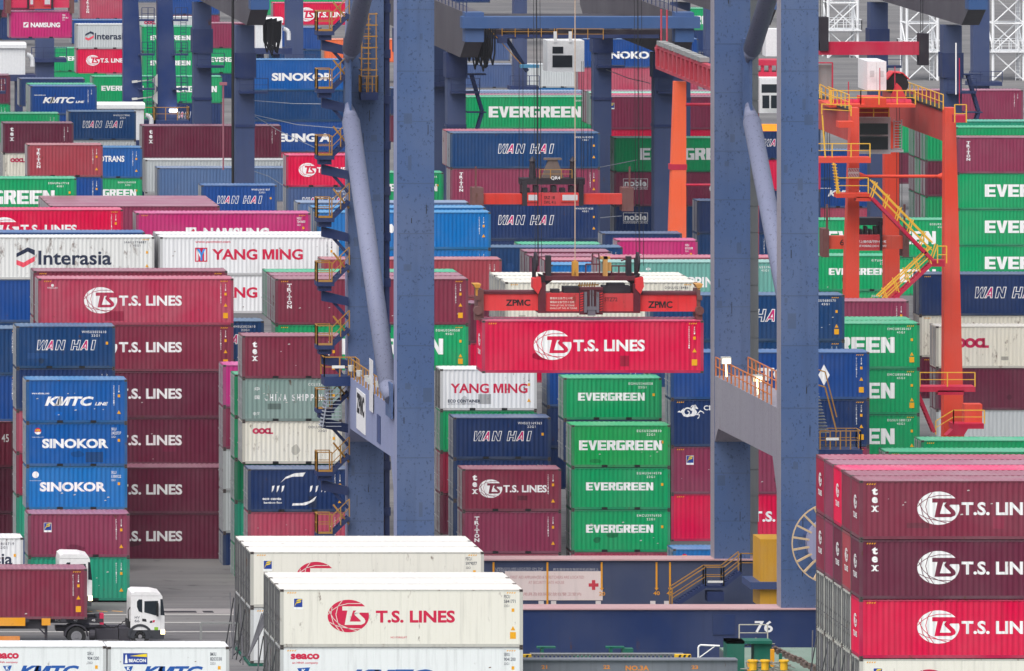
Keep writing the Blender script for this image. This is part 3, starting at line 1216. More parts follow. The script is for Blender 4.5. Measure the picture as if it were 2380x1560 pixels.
LV['reefer'], LV['hex'] = lv_reefer, lv_hex
G1, G2, G3, G4 = ('containers stacked in the front rows of the yard', 'containers stacked in the middle of the yard', 'containers stacked in the far yard', 'containers stowed on the ship')


@cached
def end_emblem_mesh(h):
    b = MB()
    ts_globe(b, 1.3, h - 1.15, 0.42)
    put_text(b, 'TSLINES', 0.72, h - 1.95, 0.28, 1.05, L1, 0.03)
    b.v = [(-0.004 + (y - L1) * 0.6, 2.5 - x, z) for x, y, z in b.v]
    return b.mesh('end_emblem', False)


def end_emblem(root, colour):
    h = [c for c in root.children if c.name.startswith('frame')][0].dimensions.z or 2.896
    link('end_emblem', end_emblem_mesh(2.896), [WHITE, cpaint(colour)], root)


# ---- on the ship, right: five rows seen by their left ends
SR = at(1998, 1117.7, 47.2)
rows = [  # front row first
    [('texts40', 'maroon', 'maroon container with serif letters and white globe, top of the right ship stack', 1),
     ('texts40', 'wine', 'maroon container with serif letters and globe, second from top of right ship stack', 1),
     ('ts40', 'crimson', 'bright crimson container with a white globe, third down in the near right ship stack', 1),
     ('reefer_ts', 'ivory', 'white smooth-sided container under the crimson one at the lower right corner', 0)],
    [('none', 'maroon', 'plain maroon container end right behind the top front of the right ship stack', 0),
     ('none', 'brick', 'brick red container end with white emblem, second row of the right ship stack', 1),
     ('reefer', 'ivory', 'weathered white container end with door rods just behind the crimson container end', 0),
     ('reefer', 'ivory', 'white container end with rods below the reefer beside the crimson container', 0)],
    [('none', 'crimson', 'bright crimson container end between maroon ends, top of the right ship stack', 1),
     ('none', 'wine', 'dark wine container end with emblem left of the brick red end', 1),
     ('reefer', 'ivory', 'white door end in the middle of the upper white row, right ship stack', 0),
     ('reefer', 'ivory', 'white door end in the middle of the lower white row, right ship stack', 0)],
    [('none', 'plum', 'plum container end without emblem left of the bright crimson end', 0),
     ('none', 'plum', 'plain plum container end in the second layer below the unmarked top end', 0),
     ('reefer', 'ivory', 'white door end second from the left in the upper white row', 0),
     ('reefer', 'ivory', 'white door end second from the left in the lower white row', 0)],
    [('none', 'darkcrimson', 'dark crimson container end with emblem, farthest left top corner of the right ship stack', 1),
     ('none', 'maroon', 'maroon container end with emblem below the dark crimson farthest end', 1),
     ('reefer', 'ivory', 'leftmost white door end of the upper white row beside the blue crane leg', 0),
     ('reefer', 'ivory', 'leftmost white door end of the lower white row above the ship deck', 0)]]
for i, row in enumerate(rows):
    z = SR.z
    for lv, colr, lab, em in row:
        z -= 2.896
        c = container(Vector((SR.x, SR.y + 2.5 * i, z)), 40, 1, lv, colr, lab, G4, 47 if i == 0 else 40, 0.0, 'door' if colr == 'ivory' else 'wall')
        if em:
            end_emblem(c, colr)
        z -= 0.03
# ---- on the ship, centre: two groups of white refrigerated boxes
for i, labs in enumerate([
        ('large white container with red globe and red capitals, nearest at the bottom centre', 'white container with small red lettering below the nearest red globe container'),
        ('white container roof right behind the nearest red globe container', 'white container in the lower layer behind the nearest one, only its door end seen'),
        ('white container roof with grey scuffs, third row of the nearest white group', 'white container end at the far left of the nearest group, lower layer')]):
    stack(651.5, 1370.5, 46.25, 40, [(('reefer_ts', 'reefer', 'reefer')[i], 'ivory', 1, labs[0], 'FSCU5841771'), (('seaco40', 'reefer', 'reefer')[i], 'white', 1, labs[1])], G4, dy=2.5 * i)
for i, labs in enumerate([
        ('white container whose red globe is half hidden by the nearest white roof', 'white container with a blue mark beside the lashing rods, under the half hidden globe'),
        ('pinkish white roof in the middle of the rear white group', 'lower white door end behind the container with the blue mark'),
        ('rearmost pale roof of the white group in front of the crane legs', 'rearmost lower white door end above the yard road')]):
    stack(582.3, 1283.3, 44.5, 40, [(('reefer_ts', 'reefer', 'reefer')[i], 'ivory', 1, labs[0], 'FSCU5979077'), ('reefer', 'white', 1, labs[1])], G4, dy=2.5 * i)
stack(250, 1504, 46.7, 20, [('beacon', 'white', 0, 'short white container with a blue lighthouse sign at the bottom edge')], G4)
stack(-35.5, 1502.5, 46.7, 20, [('seaco20', 'white', 0, 'short white container with red lettering at the lower left corner')], G4)
# ---- lifted by the quay crane
hung = at(1120.8, 745.3, 42.2)
container(hung - Vector((0, 0, 2.896)), 40, 1, 'ts40', 'crimson', 'bright crimson container hanging under the large red spreader in mid-air', None, 42.2, end='wall', code=('TSSU5023411', 'v'))
end_emblem([o for o in col.objects if o.name.startswith('shipping_container') and not o.parent][-1], 'crimson')

# ---- front of the yard, left
stack(65.9, 1194.4, 38.86, 20, [('florens', 'plum', 0, 'plum container with dark dents and a small blue and yellow emblem, above a teal one', 'FBLU0183965'),
                                ('none', 'teal', 0, 'teal green container on the ground behind the white lorry cab', 'BMOU2184402')], G1)
stack(61.4, 883, 38.68, 20, [('kmtc', 'blue', 0, 'bright blue container with slanted capitals and a web address, top of front left stack'),
                             ('skr', 'blue', 0, 'bright blue container with a round red and white emblem over wide capitals'),
                             ('skrwhite', 'azure', 0, 'lighter blue container with a plain white disc over wide capitals', 'SKLU1330122')], G1)
stack(38.5, 758.6, 37.8, 20, [('wanhai20', 'navy', 0, 'navy container with slanted outlined letters, left of the stack of tall maroon containers', 'WHSU2025610'),
                              ('none', 'ink', 0, 'dark navy container right under the outlined letters at far left', 'WHSU4009773'), ('none', 'rose', 0, 'faded red container end beside the blue front stack at left'),
                              ('none', 'darkcrimson', 0, 'crimson container end left of the wide capitals, fourth of its stack'), ('none', 'teal', 0, 'teal container end left of the lighter blue container'),
                              ('none', 'navy', 0, 'navy container end at the bottom of the far left stack')], G1)
stack(-471, 851, 36.5, 45, [('45', 'wine', 1, 'long maroon container numbered 45, upper one at the left edge'), ('none', 'green', 1, 'thin green strip of a container between the two numbered 45')], G1, signs=False)
stack(-473, 980, 36.75, 45, [('45', 'maroon', 1, 'long maroon container numbered 45, lower one at the left edge'), ('none', 'wine', 1, 'dark maroon container under the lower numbered 45'),
                             ('none', 'wine', 1, 'dark maroon container at the left edge above the white container with dark letters')], G1, signs=False)
stack(-395, 763.8, 37.2, 40, [('none', 'navy', 1, 'navy container at the left edge behind the outlined letters'), ('none', 'cobalt', 1, 'blue container at the left edge above the numbered 45')], G1)
TSL = 'tall maroon container with white globe and capitals, '
stack(89, 1086.5, 37.33, 40, [('ts40', 'wine', 1, 'dark maroon container with greyish capitals, second from the ground beside the yard lane'),
                              ('ts40', 'wine', 1, 'dark maroon container with greyish capitals on the ground beside the yard lane')], G1)
stack(89.7, 648, 37.17, 40, [('magellan', 'red', 1, 'faded red container with a weathered white globe above dark maroon ones'),
                             ('ts40', 'maroon', 1, 'maroon container with white capitals directly under the faded red one'),
                             ('ts40', 'wine', 1, 'maroon container with white capitals beside the slanted capitals of the bright blue box'),
                             ('ts40', 'wine', 1, 'maroon container with a yellow triangle beside the round red and white emblem')], G1)
stack(78.7, 630.2, 36.9, 40, [('none', 'maroon', 1, 'maroon roof strip right behind the faded red globe container'), ('none', 'darkcrimson', 1, 'crimson sliver of a container behind the tall maroon stack')], G1)
stack(393, 746.6, 36.4, 20, [('wanhai20', 'navy', 0, 'navy container with one pink outlined letter showing between maroon stacks')], G1)
stack(519, 848.6, 37.55, 20, [('none', 'pink', 0, 'vivid pink container end squeezed between two maroon stacks'), ('none', 'plum', 0, 'plum container end below the vivid pink one'),
                              ('none', 'grey', 0, 'weathered grey container end below the plum one'), ('none', 'grey', 0, 'pale grey container end second from the ground by the lane'),
                              ('none', 'ink', 0, 'navy container end on the ground by the lane')], G1)
stack(546, 871, 37.95, 20, [('none', 'green', 0, 'green container end with door rods, top of the all green column'), ('none', 'green', 0, 'green container end second from the top of the green column'),
                            ('none', 'deepgreen', 0, 'dark green container end in the middle of the green column'), ('none', 'teal', 0, 'teal container end second from the ground in the green column'),
                            ('none', 'green', 0, 'green container end on the ground at the corner of the lane')], G1)
stack(563.7, 781, 38.15, 20, [('tex', 'maroon', 0, 'maroon container with small serif letters left of the crane stairs'),
                              ('china', 'sage', 0, 'grey green container with scraped and missing white letters'), ('oocl', 'cream', 0, 'cream container with red lettering and grey patches')], G1)
stack(577, 1090.7, 38.33, 20, [('swoosh', 'ink', 0, 'dark blue container with a broken white oval swoosh'), ('none', 'rose', 0, 'rose red container behind the lowest crane stairs'),
                               ('none', 'navy', 0, 'navy container at the foot of the stack behind the rear white roofs')], G1)
stack(640.5, 648.4, 36.75, 40, [('triton', 'maroon', 1, 'maroon container with a column of serif capitals behind the crane leg'),
                                ('evergreen40', 'green', 1, 'green container with very large white capitals under the column of serif capitals')], G1)
stack(640.5, 648.4, 36.75, 40, [('none', 'plum', 1, 'dusty pink roof in the second row behind the column of serif capitals')], G1, dy=2.6)
stack(640.5, 648.4, 36.75, 40, [('none', 'green', 1, 'mint green roof in the third row behind the column of serif capitals')], G1, dy=5.2)
# ---- front of the yard, centre and right
stack(1088, 705, 35.6, 20, [('triton', 'wine', 0, 'maroon container mostly hidden by the hanging crimson one'), ('ts20', 'crimson', 0, 'crimson container peeping out left of the hanging one')], G1)
stack(1023.6, 858.4, 37.0, 20, [('yang20', 'white', 0, 'clean white container with red capitals right of the crane leg'), ('none', 'green', 0, 'green container under the clean white one'),
                                ('none', 'darkcrimson', 0, 'crimson door end beside the crane leg, left of the navy stack'), ('none', 'wine', 0, 'dark wine door end at the foot of the white container stack')], G1)
stack(1054.4, 970.8, 37.2, 20, [('wanhai20', 'ink', 0, 'navy container with peeling outlined letters in front of the clean white one', 'WHSU2169363'),
                                ('none', 'ink', 0, 'navy container below the peeling outlined letters'), ('none', 'ink', 0, 'navy door end behind the maroon container with serif letters and globe')], G1)
stack(1075.3, 1090.7, 37.8, 20, [('textslines', 'maroon', 0, 'short maroon container with serif letters, cream globe and capitals', 'TGHU0831218'),
                                 ('triton', 'plum', 0, 'plum container with a column of serif capitals above the crane sill'), ('none', 'rose', 0, 'thin red strip of a container behind the crane sill, left one')], G1)
stack(1310.8, 878.9, 37.5, 20, [('evergreen20', 'green', 0, 'green container with capitals and pale mint roof, just below the hanging one', 'EGHU3240558'),
                                ('none', 'ink', 0, 'navy door end under the green container below the hanging one')], G1)
stack(1329, 988.7, 37.8, 20, [('evergreen20big', 'grass', 0, 'brighter green container with larger capitals and scuffed roof', 'EGSU3268810'),
                              ('evergreen20', 'green', 0, 'green container second from the bottom of the green capitals stack', 'EGHU3414578'),
                              ('evergreen20', 'green', 0, 'green container with a white scrape above its capitals, lowest of the green stack', 'EMCU3976930'),
                              ('none', 'rose', 0, 'thin red strip of a container behind the crane sill, under the green stack')], G1)
stack(1272, 850, 36.9, 20, [('none', 'cobalt', 0, 'blue container behind the green capitals stack, top of its column'), ('none', 'ink', 0, 'navy container behind the green capitals stack, second of its column'),
                            ('none', 'ink', 0, 'navy container end between the peeling letters and the bright green container')], G1)
stack(1560, 819, 37.8, 40, [('sitc', 'cobalt', 1, 'blue container with large capitals behind the right crane legs'), ('horse', 'ink', 1, 'navy container with a white sea horse emblem'),
                            ('florens', 'plum', 1, 'plum container with a small blue and yellow emblem between green stack and crane leg', 'FCIU8231470'),
                            ('ts40', 'crimson', 1, 'bright crimson container beside the lowest green capitals')], G1)
stack(1565, 1276.7, 38.0, 20, [('skr', 'azure', 0, 'blue container low behind the crane sill with a red disc emblem')], G1)
stack(1513, 686, 36.9, 40, [('wanhai40', 'navy', 1, 'navy container with pale roof behind both right crane legs', 'WHSU5680570'), ('none', 'navy', 1, 'navy container under the pale roofed one at right', 'WHSU2468580')], G1)
stack(1692.6, 752, 36.5, 40, [('evergreen40', 'green', 1, 'green container with huge capitals and two mint roofs, right of the crane', 'EMCU8530107'),
                              ('evergreen40', 'green', 1, 'green container with huge capitals, middle of the stack right of the crane', 'EMCU8583485'),
                              ('evergreen40', 'green', 1, 'green container with huge capitals, lowest of the stack right of the crane', 'EGSU1588137')], G1)
stack(1692.6, 752, 36.5, 40, [('none', 'green', 1, 'mint roofed green container right behind the huge capitals')], G1, dy=2.6)
stack(2141.8, 1024, 37.2, 40, [('none', 'green', 1, 'long green container with bright mint roof at the right edge'), ('none', 'green', 1, 'green container below the bright mint roof at the right edge')], G1)
stack(2059, 1050, 37.9, 40, [('none', 'green', 1, 'long green container with dull roof just above the right ship stack'), ('none', 'deepgreen', 1, 'dark green container behind the right ship stack')], G1)
# ---- middle of the yard
stack(-56, 551.5, 34.0, 40, [('inter40', 'oldwhite', 1, 'rust stained white container with a folded ribbon emblem and dark letters'), ('none', 'cobalt', 1, 'blue container below the ribbon emblem at the left edge'),
                             ('none', 'navy', 1, 'navy container third below the ribbon emblem')], G2)
stack(-75, 540.5, 33.8, 40, [('none', 'cobalt', 1, 'pale blue roof strip behind the white ribbon emblem container')], G2)
stack(372.5, 551.5, 34.03, 40, [('yang40', 'white', 0, 'white container with red capitals, web address and a square emblem'), ('yang40', 'white', 0, 'white container with red capitals below the one with the web address')], G2)
stack(372.5, 551.5, 34.03, 40, [('none', 'white', 0, 'white roof behind the container with the web address')], G2, dy=2.6)
stack(-119, 487.6, 33.2, 40, [('ts40', 'crimson', 1, 'crimson container with a half hidden globe at the left edge above the white row'), ('none', 'maroon', 1, 'maroon container hidden under the crimson one at left')], G2)
stack(317, 495.7, 33.2, 40, [('namsung40', 'magenta', 1, 'long magenta container with capitals cut off by the white roof', 'NSSU7043600')], G2)
for i in range(4):
    stack(117, 479, 32.3, 40, [('hardtop', 'plum', 1, ('plum container with flat panelled roof and striped corners, front of four', 'plum container with flat panelled roof, second of four', 'plum container with flat panelled roof, third of four',
                                                       'plum container with flat panelled roof, rearmost of four')[i])], G2, dy=2.46 * i, signs=False)
stack(-210, 415, 31.8, 40, [('evergreen40', 'green', 1, 'green container with huge capitals at the left edge', 'EGHU9617718')], G2)
stack(737, 493.7, 33.1, 40, [('hex', 'azure', 0, 'bright blue container with white hexagon marks between the left crane legs'), ('none', 'azure', 0, 'bright blue container below the white hexagon marks')], G2)
stack(737, 489.5, 33.1, 40, [('none', 'azure', 0, 'bright blue container in the second row, a thin strip under its pale roof')], G2, dy=2.6)
stack(700, 476, 32.7, 40, [('hardtop', 'steel', 0, 'steel blue container with a flat panelled roof behind the bright blue ones')], G2, dy=2.0, signs=False)
stack(748, 603, 34.3, 40, [('none', 'brick', 0, 'brick red container with dusty pink roof behind the left crane legs'), ('none', 'brick', 0, 'brick red container second from the top behind the left crane leg')], G2)
stack(1205.6, 567.5, 31.8, 20, [('evergreen', 'green', 0, 'green container with a pale roof above the hoist block, door end at left', 'EGHU3616580'), ('none', 'green', 0, 'green container under the pale roofed one left of the hoist block')], G2)
stack(1050, 575, 32.6, 40, [('none', 'navy', 0, 'navy container under the long navy stack, seen left of the green one'), ('none', 'plum', 0, 'plum container low between the brick red and green ones')], G2)
stack(1401, 542.9, 30.4, 20, [('none', 'ink', 0, 'dark blue container with a pale roof behind the small magenta one'), ('none', 'ink', 0, 'dark blue container under the one behind the small magenta one')], G2)
stack(1435.5, 558.9, 30.7, 20, [('namsung20', 'magenta', 0, 'short magenta container right of the hoist ropes with capitals half hidden', 'NSSU0155588')], G2)
stack(1621, 466.7, 29.5, 20, [('none', 'ink', 0, 'dark blue container with door rods right beside the right crane leg'), ('none', 'navy', 0, 'navy container below the door rods beside the right crane leg'),
                              ('none', 'navy', 0, 'navy container lowest beside the right crane leg')], G2)
stack(1231.4, 595.3, 33.0, 20, [('none', 'plum', 0, 'plum container with dusty roof behind the hoist block')], G2)
stack(1231.4, 592.0, 33.0, 20, [('none', 'plum', 0, 'second plum container behind the hoist block, farther one')], G2, dy=2.6)
stack(1279, 615.5, 34.0, 20, [('none', 'azure', 0, 'blue container glimpsed through the hoist block frame')], G2)
stack(1279, 612, 34.0, 20, [('none', 'rose', 0, 'dusty pink roof seen through the hoist block')], G2, dy=2.6)
stack(1400, 609.3, 34.4, 40, [('chinabig', 'sea', 0, 'pale sea green container with tall white capitals right of the spreader')], G2)
stack(1400, 606, 34.4, 40, [('none', 'rose', 0, 'pink roof behind the pale sea green container')], G2, dy=2.6)
stack(1174.8, 656, 36.5, 40, [('oocl40', 'cream', 1, 'cream container with rusty posts and red rings behind the big spreader'), ('none', 'ink', 1, 'navy container under the cream one behind the spreader')], G2)
for i in (1, 2):
    stack(1174.8, 656, 36.5, 40, [('none', 'cream', 1, ('', 'cream roof in the second row behind the big spreader', 'cream roof with rust streaks in the third row behind the big spreader')[i])], G2, dy=2.6 * i)
stack(2176, 758.9, 33.5, 40, [('oocl40', 'cream', 1, 'cream container with red rings at the right edge behind the orange leg'), ('none', 'wine', 1, 'dark wine container below the red rings at the right edge'),
                              ('none', 'grey', 1, 'grey white container lowest behind the orange crane')], G2)
stack(2136.9, 637.6, 33.2, 40, [('wanhai40', 'ink', 1, 'blue container with outlined letters at the right edge below the green ones'), ('none', 'cream', 1, 'cream container strip under the outlined letters at right'),
                                ('none', 'wine', 1, 'maroon container end left of the orange leg, below the cream one')], G2)
stack(1899, 700, 35.2, 20, [('none', 'plum', 0, 'plum container beside the foot of the yellow zigzag stairs'), ('none', 'grey', 0, 'grey container at the right of the huge green capitals')], G2)
stack(1853, 511, 30.4, 40, [('evergreen40', 'green', 1, 'green container with huge capitals behind the yellow zigzag stairs', 'EGSU9312084'), ('evergreen40', 'green', 1, 'green container below the one behind the yellow zigzag stairs')], G2)
stack(1898.8, 594.6, 31.8, 20, [('evergreen20', 'green', 0, 'short green container under the orange crane spreader', 'EITU0455768'), ('evergreen20', 'green', 0, 'short green container second below the orange crane spreader')], G2)
stack(2225.4, 319.6, 28.9, 40, [('triton', 'plum', 1, 'plum container with a column of serif capitals at the right edge'), ('evergreen40', 'green', 1, 'green container with huge capitals, first under the plum one at the right edge'),
                                ('evergreen40', 'green', 1, 'green container with huge capitals, second under the plum one at the right edge'),
                                ('evergreen40', 'green', 1, 'green container with huge capitals, third under the plum one at the right edge')], G2)
stack(2222, 296, 28.78, 40, [('none', 'green', 1, 'green container strip above the plum one at the right edge')], G2)
stack(2218, 282, 28.6, 40, [('none', 'teal', 1, 'mint roof strip at the right edge below the far plum container')], G2)
for i in range(3):
    stack(2151.6, 292, 28.4, 20, [('none', ('green', 'wine', 'green')[i], 1, 'top container end of the %s row left of the orange leg' % ('nearest', 'second', 'third')[i]),
                                  ('none', ('wine', 'green', 'wine')[i], 1, 'second layer container end, row %s from the orange leg at right' % ('nearest', 'second', 'third')[i]),
                                  ('none', ('green', 'wine', 'deepgreen')[i], 1, 'third layer container end, row %s from the orange leg at right' % ('nearest', 'second', 'third')[i])], G2, dy=2.6 * i)
# ---- far yard
stack(2073, 210, 25.0, 40, [('none', 'plum', 1, 'plum container at the right edge beyond the orange crane deck'), ('none', 'green', 1, 'green container under the plum one beyond the orange crane deck'), ('none', 'wine', 1, 'wine container third down beyond the orange crane deck')], G3)
stack(1047, 309.3, 28.5, 40, [('wanhai40', 'navy', 1, 'long navy container with outlined letters right of the crane leg, upper one', 'WHSU6103380'),
                              ('triton', 'plum', 1, 'plum container with a column of serif capitals behind the dark red spreader'),
                              ('wanhai40', 'ink', 1, 'long navy container with outlined letters below the dark red spreader', 'WHSU6071620'), ('none', 'ink', 1, 'navy container lowest below the dark red spreader')], G3)
stack(1047, 309.3, 28.5, 40, [('none', 'rose', 1, 'pink roof strip right behind the upper long navy container')], G3, dy=2.6)
stack(1428, 320.8, 27.2, 40, [('evergreen40', 'green', 1, 'green container with huge capitals crossed by the far hoist ropes')], G3)
stack(1428, 400.4, 27.2, 20, [('noble', 'plum', 1, 'plum container with white boxed lettering'), ('noble', 'ink', 1, 'navy container with white boxed lettering')], G3)
stack(1594, 400.4, 27.2, 20, [('culines', 'plum', 1, 'plum container with rounded white capitals beside the orange pillar'), ('none', 'navy', 1, 'navy container under the rounded white capitals')], G3)
stack(1392, 225.4, 26.0, 40, [('florens', 'plum', 1, 'plum container with a small emblem behind the far hoist ropes'), ('none', 'crimson', 1, 'bright crimson container strip above the green capitals')], G3)
for i, (k, lab) in enumerate((('crimson', 'pink roof with crimson edge behind the far plum container'), ('mint', 'mint edged roof in the third row of the far pink roofs'), ('plum', 'rearmost of the far pink roofs'))):
    stack(1392, 225.4, 26.0, 40, [('none', k, 1, lab)], G3, dy=2.6 * (i + 1))
stack(1344, 91, 22.9, 40, [('sinokor40', 'cobalt', 1, 'far blue container under the brown girder'), ('none', 'rose', 1, 'far red container under the blue one by the hoist ropes'), ('none', 'rose', 1, 'far red container third down by the hoist ropes')], G3)
stack(1080, 225.4, 25.5, 40, [('evergreen40', 'green', 1, 'green container with huge capitals below the white operator cab', 'EGSU1887715')], G3)
for i, (k, lab) in enumerate((('plum', 'roof with maroon edge right behind the green capitals below the cab'), ('ink', 'pale roof with navy edge behind the green capitals below the cab'), ('steel', 'rearmost pale roof behind the green capitals below the cab'))):
    stack(1080, 225.4, 25.5, 40, [('none', k, 1, lab)], G3, dy=2.6 * (i + 1))
stack(64.4, 336.8, 28.8, 20, [('triton', 'brick', 0, 'brick red container with a dark patch and a column of serif capitals', 'TRLU9921344'), ('none', 'cobalt', 0, 'blue container under the brick red one with a dark patch')], G3)
stack(164, 343, 27.5, 20, [('sinotrans', 'blue', 0, 'blue container with white capitals half behind the brick red one'), ('evergreen20big', 'green', 0, 'green container under the half hidden blue one')], G3)
stack(7.4, 286.4, 27.0, 20, [('tex', 'wine', 0, 'maroon container with small serif letters near the upper left edge'), ('oocl', 'cream', 0, 'cream container with red rings left of the brick red one')], G3)
stack(-21, 264, 26.3, 20, [('none', 'green', 0, 'thin green container strip at the upper left edge')], G3)
stack(-131, 175, 25.6, 20, [('none', 'wine', 0, 'wine red container end at the upper left edge under a white cabin'), ('none', 'green', 0, 'green container under the wine red one at the upper left edge')], G3)
stack(159.8, 259.4, 25.8, 20, [('wanhai20', 'navy', 0, 'navy container with outlined letters in front of a white cabin', 'WHSU2179080'), ('none', 'grey', 0, 'grey container under the navy one in front of a white cabin')], G3)
stack(330.7, 292.6, 26.5, 40, [('tex', 'wine', 1, 'long wine container with small serif letters behind the far blue leg')], G3)
stack(338, 372, 26.85, 40, [('none', 'grey', 1, 'long pale grey container below the long wine one')], G3)
stack(366.3, 390.5, 27.15, 40, [('none', 'steel', 1, 'long steel blue container in front of the pale grey one')], G3)
stack(468.4, 431, 28.9, 20, [('wanhai20', 'cobalt', 0, 'navy container with outlined letters right above the magenta one', 'WHSU0441837')], G3)
stack(665.7, 361, 28.4, 20, [('ts20', 'crimson', 0, 'crimson container with a white globe left of the crane stairs'), ('wanhai20', 'slate', 0, 'slate blue container with worn outlined letters under the crimson globe')], G3)
stack(860, 401.5, 28.2, 20, [('evergreen20big', 'green', 0, 'green container seen in the gap between the two left crane legs')], G3)
stack(575, 139, 24.6, 40, [('sinokor40', 'blue', 1, 'far blue container with wide capitals left of the crane stairs'), ('none', 'navy', 1, 'dark blue container between two blue ones with capitals'),
                           ('heung', 'cobalt', 1, 'far blue container with bold capitals above the crimson globe'), ('none', 'rose', 1, 'dark red strip under the far blue container with bold capitals')], G3)
stack(71.3, 200.4, 25.4, 20, [('kmtc', 'cobalt', 0, 'far blue container with slanted capitals and green streaked roof'), ('none', 'cobalt', 0, 'blue container under the far slanted capitals')], G3)
stack(71.3, 200.4, 25.4, 20, [('none', 'green', 0, 'green container end behind the far slanted capitals')], G3, dy=2.6)
stack(52, 188, 25.1, 20, [('none', 'ink', 0, 'navy container row behind the far slanted capitals')], G3, dy=3.0)
stack(178, 57, 22.0, 20, [('inter20', 'grey', 0, 'far grey white container with a folded ribbon emblem'), ('ts20', 'crimson', 0, 'far crimson container with a globe under the ribbon emblem')], G3)
stack(172, 50, 21.9, 20, [('none', 'cobalt', 0, 'blue edged roof behind the far ribbon emblem')], G3, dy=2.5)
stack(215, 178, 23.7, 20, [('evergreen20', 'green', 0, 'far green container left of the dark tapered leg'), ('none', 'green', 0, 'far green container second down by the dark tapered leg')], G3)
stack(372, 178, 23.8, 20, [('evergreen20big', 'green', 0, 'far green container right of the second tapered leg'), ('wanhai20', 'ink', 0, 'far navy container with outlined letters above the long wine one')], G3)
stack(330, 62, 22.5, 20, [('evergreen20', 'green', 0, 'far green container between the two tapered legs, upper'), ('evergreen20', 'green', 0, 'far green container between the two tapered legs, lower')], G3)
stack(468.5, 54, 22.5, 20, [('none', 'plum', 0, 'far plum container beside the upper blue leg'), ('evergreen20', 'green', 0, 'far green container beside the upper blue leg'), ('none', 'ink', 0, 'far navy container beside the upper blue leg')], G3)
stack(322, 40, 21.4, 20, [('oocl', 'grey', 0, 'far white container with red rings at the top left')], G3)
stack(186, -8, 20.5, 20, [('triton', 'rose', 0, 'far rose container with a column of capitals at the top left'), ('none', 'wine', 0, 'far wine container at the top left')], G3)
stack(388, -18, 20.3, 20, [('none', 'cobalt', 0, 'far blue container at the top edge'), ('none', 'plum', 0, 'far plum container under the blue one at the top edge')], G3)
stack(120, 112, 21.0, 20, [('evergreen20', 'green', 0, 'far green container behind the ladder at upper left'), ('none', 'green', 0, 'second far green container behind the ladder at upper left')], G3)
stack(-40, -12, 20.3, 20, [('none', 'wine', 0, 'far maroon container in the top left corner'), ('none', 'ink', 0, 'far navy container in the top left corner')], G3)
stack(753, 92, 20.5, 40, [('none', 'orange', 0, 'orange container behind the top of the crane stairs')], G3)
stack(625, 64, 20.2, 20, [('none', 'cobalt', 0, 'far navy container left of the orange one'), ('none', 'navy', 0, 'far navy container under the one left of the orange container')], G3)
stack(635, 7, 19.8, 40, [('ts40', 'crimson', 0, 'far crimson container at the top edge above the orange one')], G3)
stack(1063, 150, 21.3, 20, [('none', 'slate', 0, 'far slate blue container behind the black cable loops, lower')], G3)
stack(1060, 88, 20.7, 20, [('none', 'slate', 0, 'far slate blue container behind the black cable loops, upper')], G3)
stack(1223, 150, 20.9, 20, [('none', 'grey', 0, 'far grey container behind the white operator cab'), ('none', 'azure', 0, 'far blue container below the grey one behind the cab')], G3)
stack(1515, 20, 19.5, 40, [('evergreen40', 'green', 0, 'far green container at the top edge beside the right crane leg'), ('none', 'ink', 0, 'far navy container under the green one at the top edge')], G3)
stack(1740, 300, 27.6, 20, [('wanhai20', 'ink', 0, 'dark navy container seen between the right crane legs'), ('none', 'crimson', 0, 'crimson container between the right crane legs'), ('none', 'ink', 0, 'navy container between the right crane legs, low')], G3)
stack(1896, 350, 25.6, 20, [('none', 'cobalt', 0, 'far blue container behind the orange crane platform'), ('kmtc', 'cobalt', 0, 'far blue container with slanted capitals behind the orange crane'),
                            ('culines', 'rose', 0, 'far rose container with capitals behind the orange crane'), ('none', 'green', 0, 'far green container behind the orange crane spreader')], G3)

# ---- the farthest rows, up to the edge of the picture
k = 0
for srow, xs in ((19.2, ((-30, 20), (150, 40), (420, 20), (560, 40), (905, 40), (1150, 40), (1395, 20))), (18.3, ((40, 40), (300, 40), (700, 40), (990, 20), (1110, 40), (1560, 40))), (17.4, ((0, 40), (230, 40), (470, 40), (820, 40), (1230, 40), (1460, 40)))):
    for j, (x, size) in enumerate(xs):
        zt = (9.0, 10.5, 12.0)[k % 3] if srow > 18 else 8.6
        y = VY + srow * (CAM_H - zt)
        names = ('wine', 'cobalt', 'green', 'rose', 'ink', 'plum', 'orange', 'slate', 'grey')
        n = ('nearest', 'middle', 'farthest')[(19.2, 18.3, 17.4).index(srow)]
        ordn = ('first', 'second', 'third', 'fourth', 'fifth', 'sixth', 'seventh')[j]
        tiers = []
        for t_ in range(2):
            cc = names[(k * 2 + t_ * 5) % 9]
            tiers.append(('none', cc, 0, 'hazy %s container, %s from left in the %s far row, %s layer' % ({'ink': 'navy', 'cobalt': 'blue', 'slate': 'slate blue'}.get(cc, cc), ordn, n, ('upper', 'lower')[t_])))
        stack(x, y, srow, size, tiers, 'hazy containers in the farthest rows')
        k += 1

stack(905, 205, 24.2, 20, [('none', 'ink', 0, 'navy container just visible between the left crane legs, far behind'), ('none', 'wine', 0, 'wine container just visible between the left crane legs, far behind')], G3)
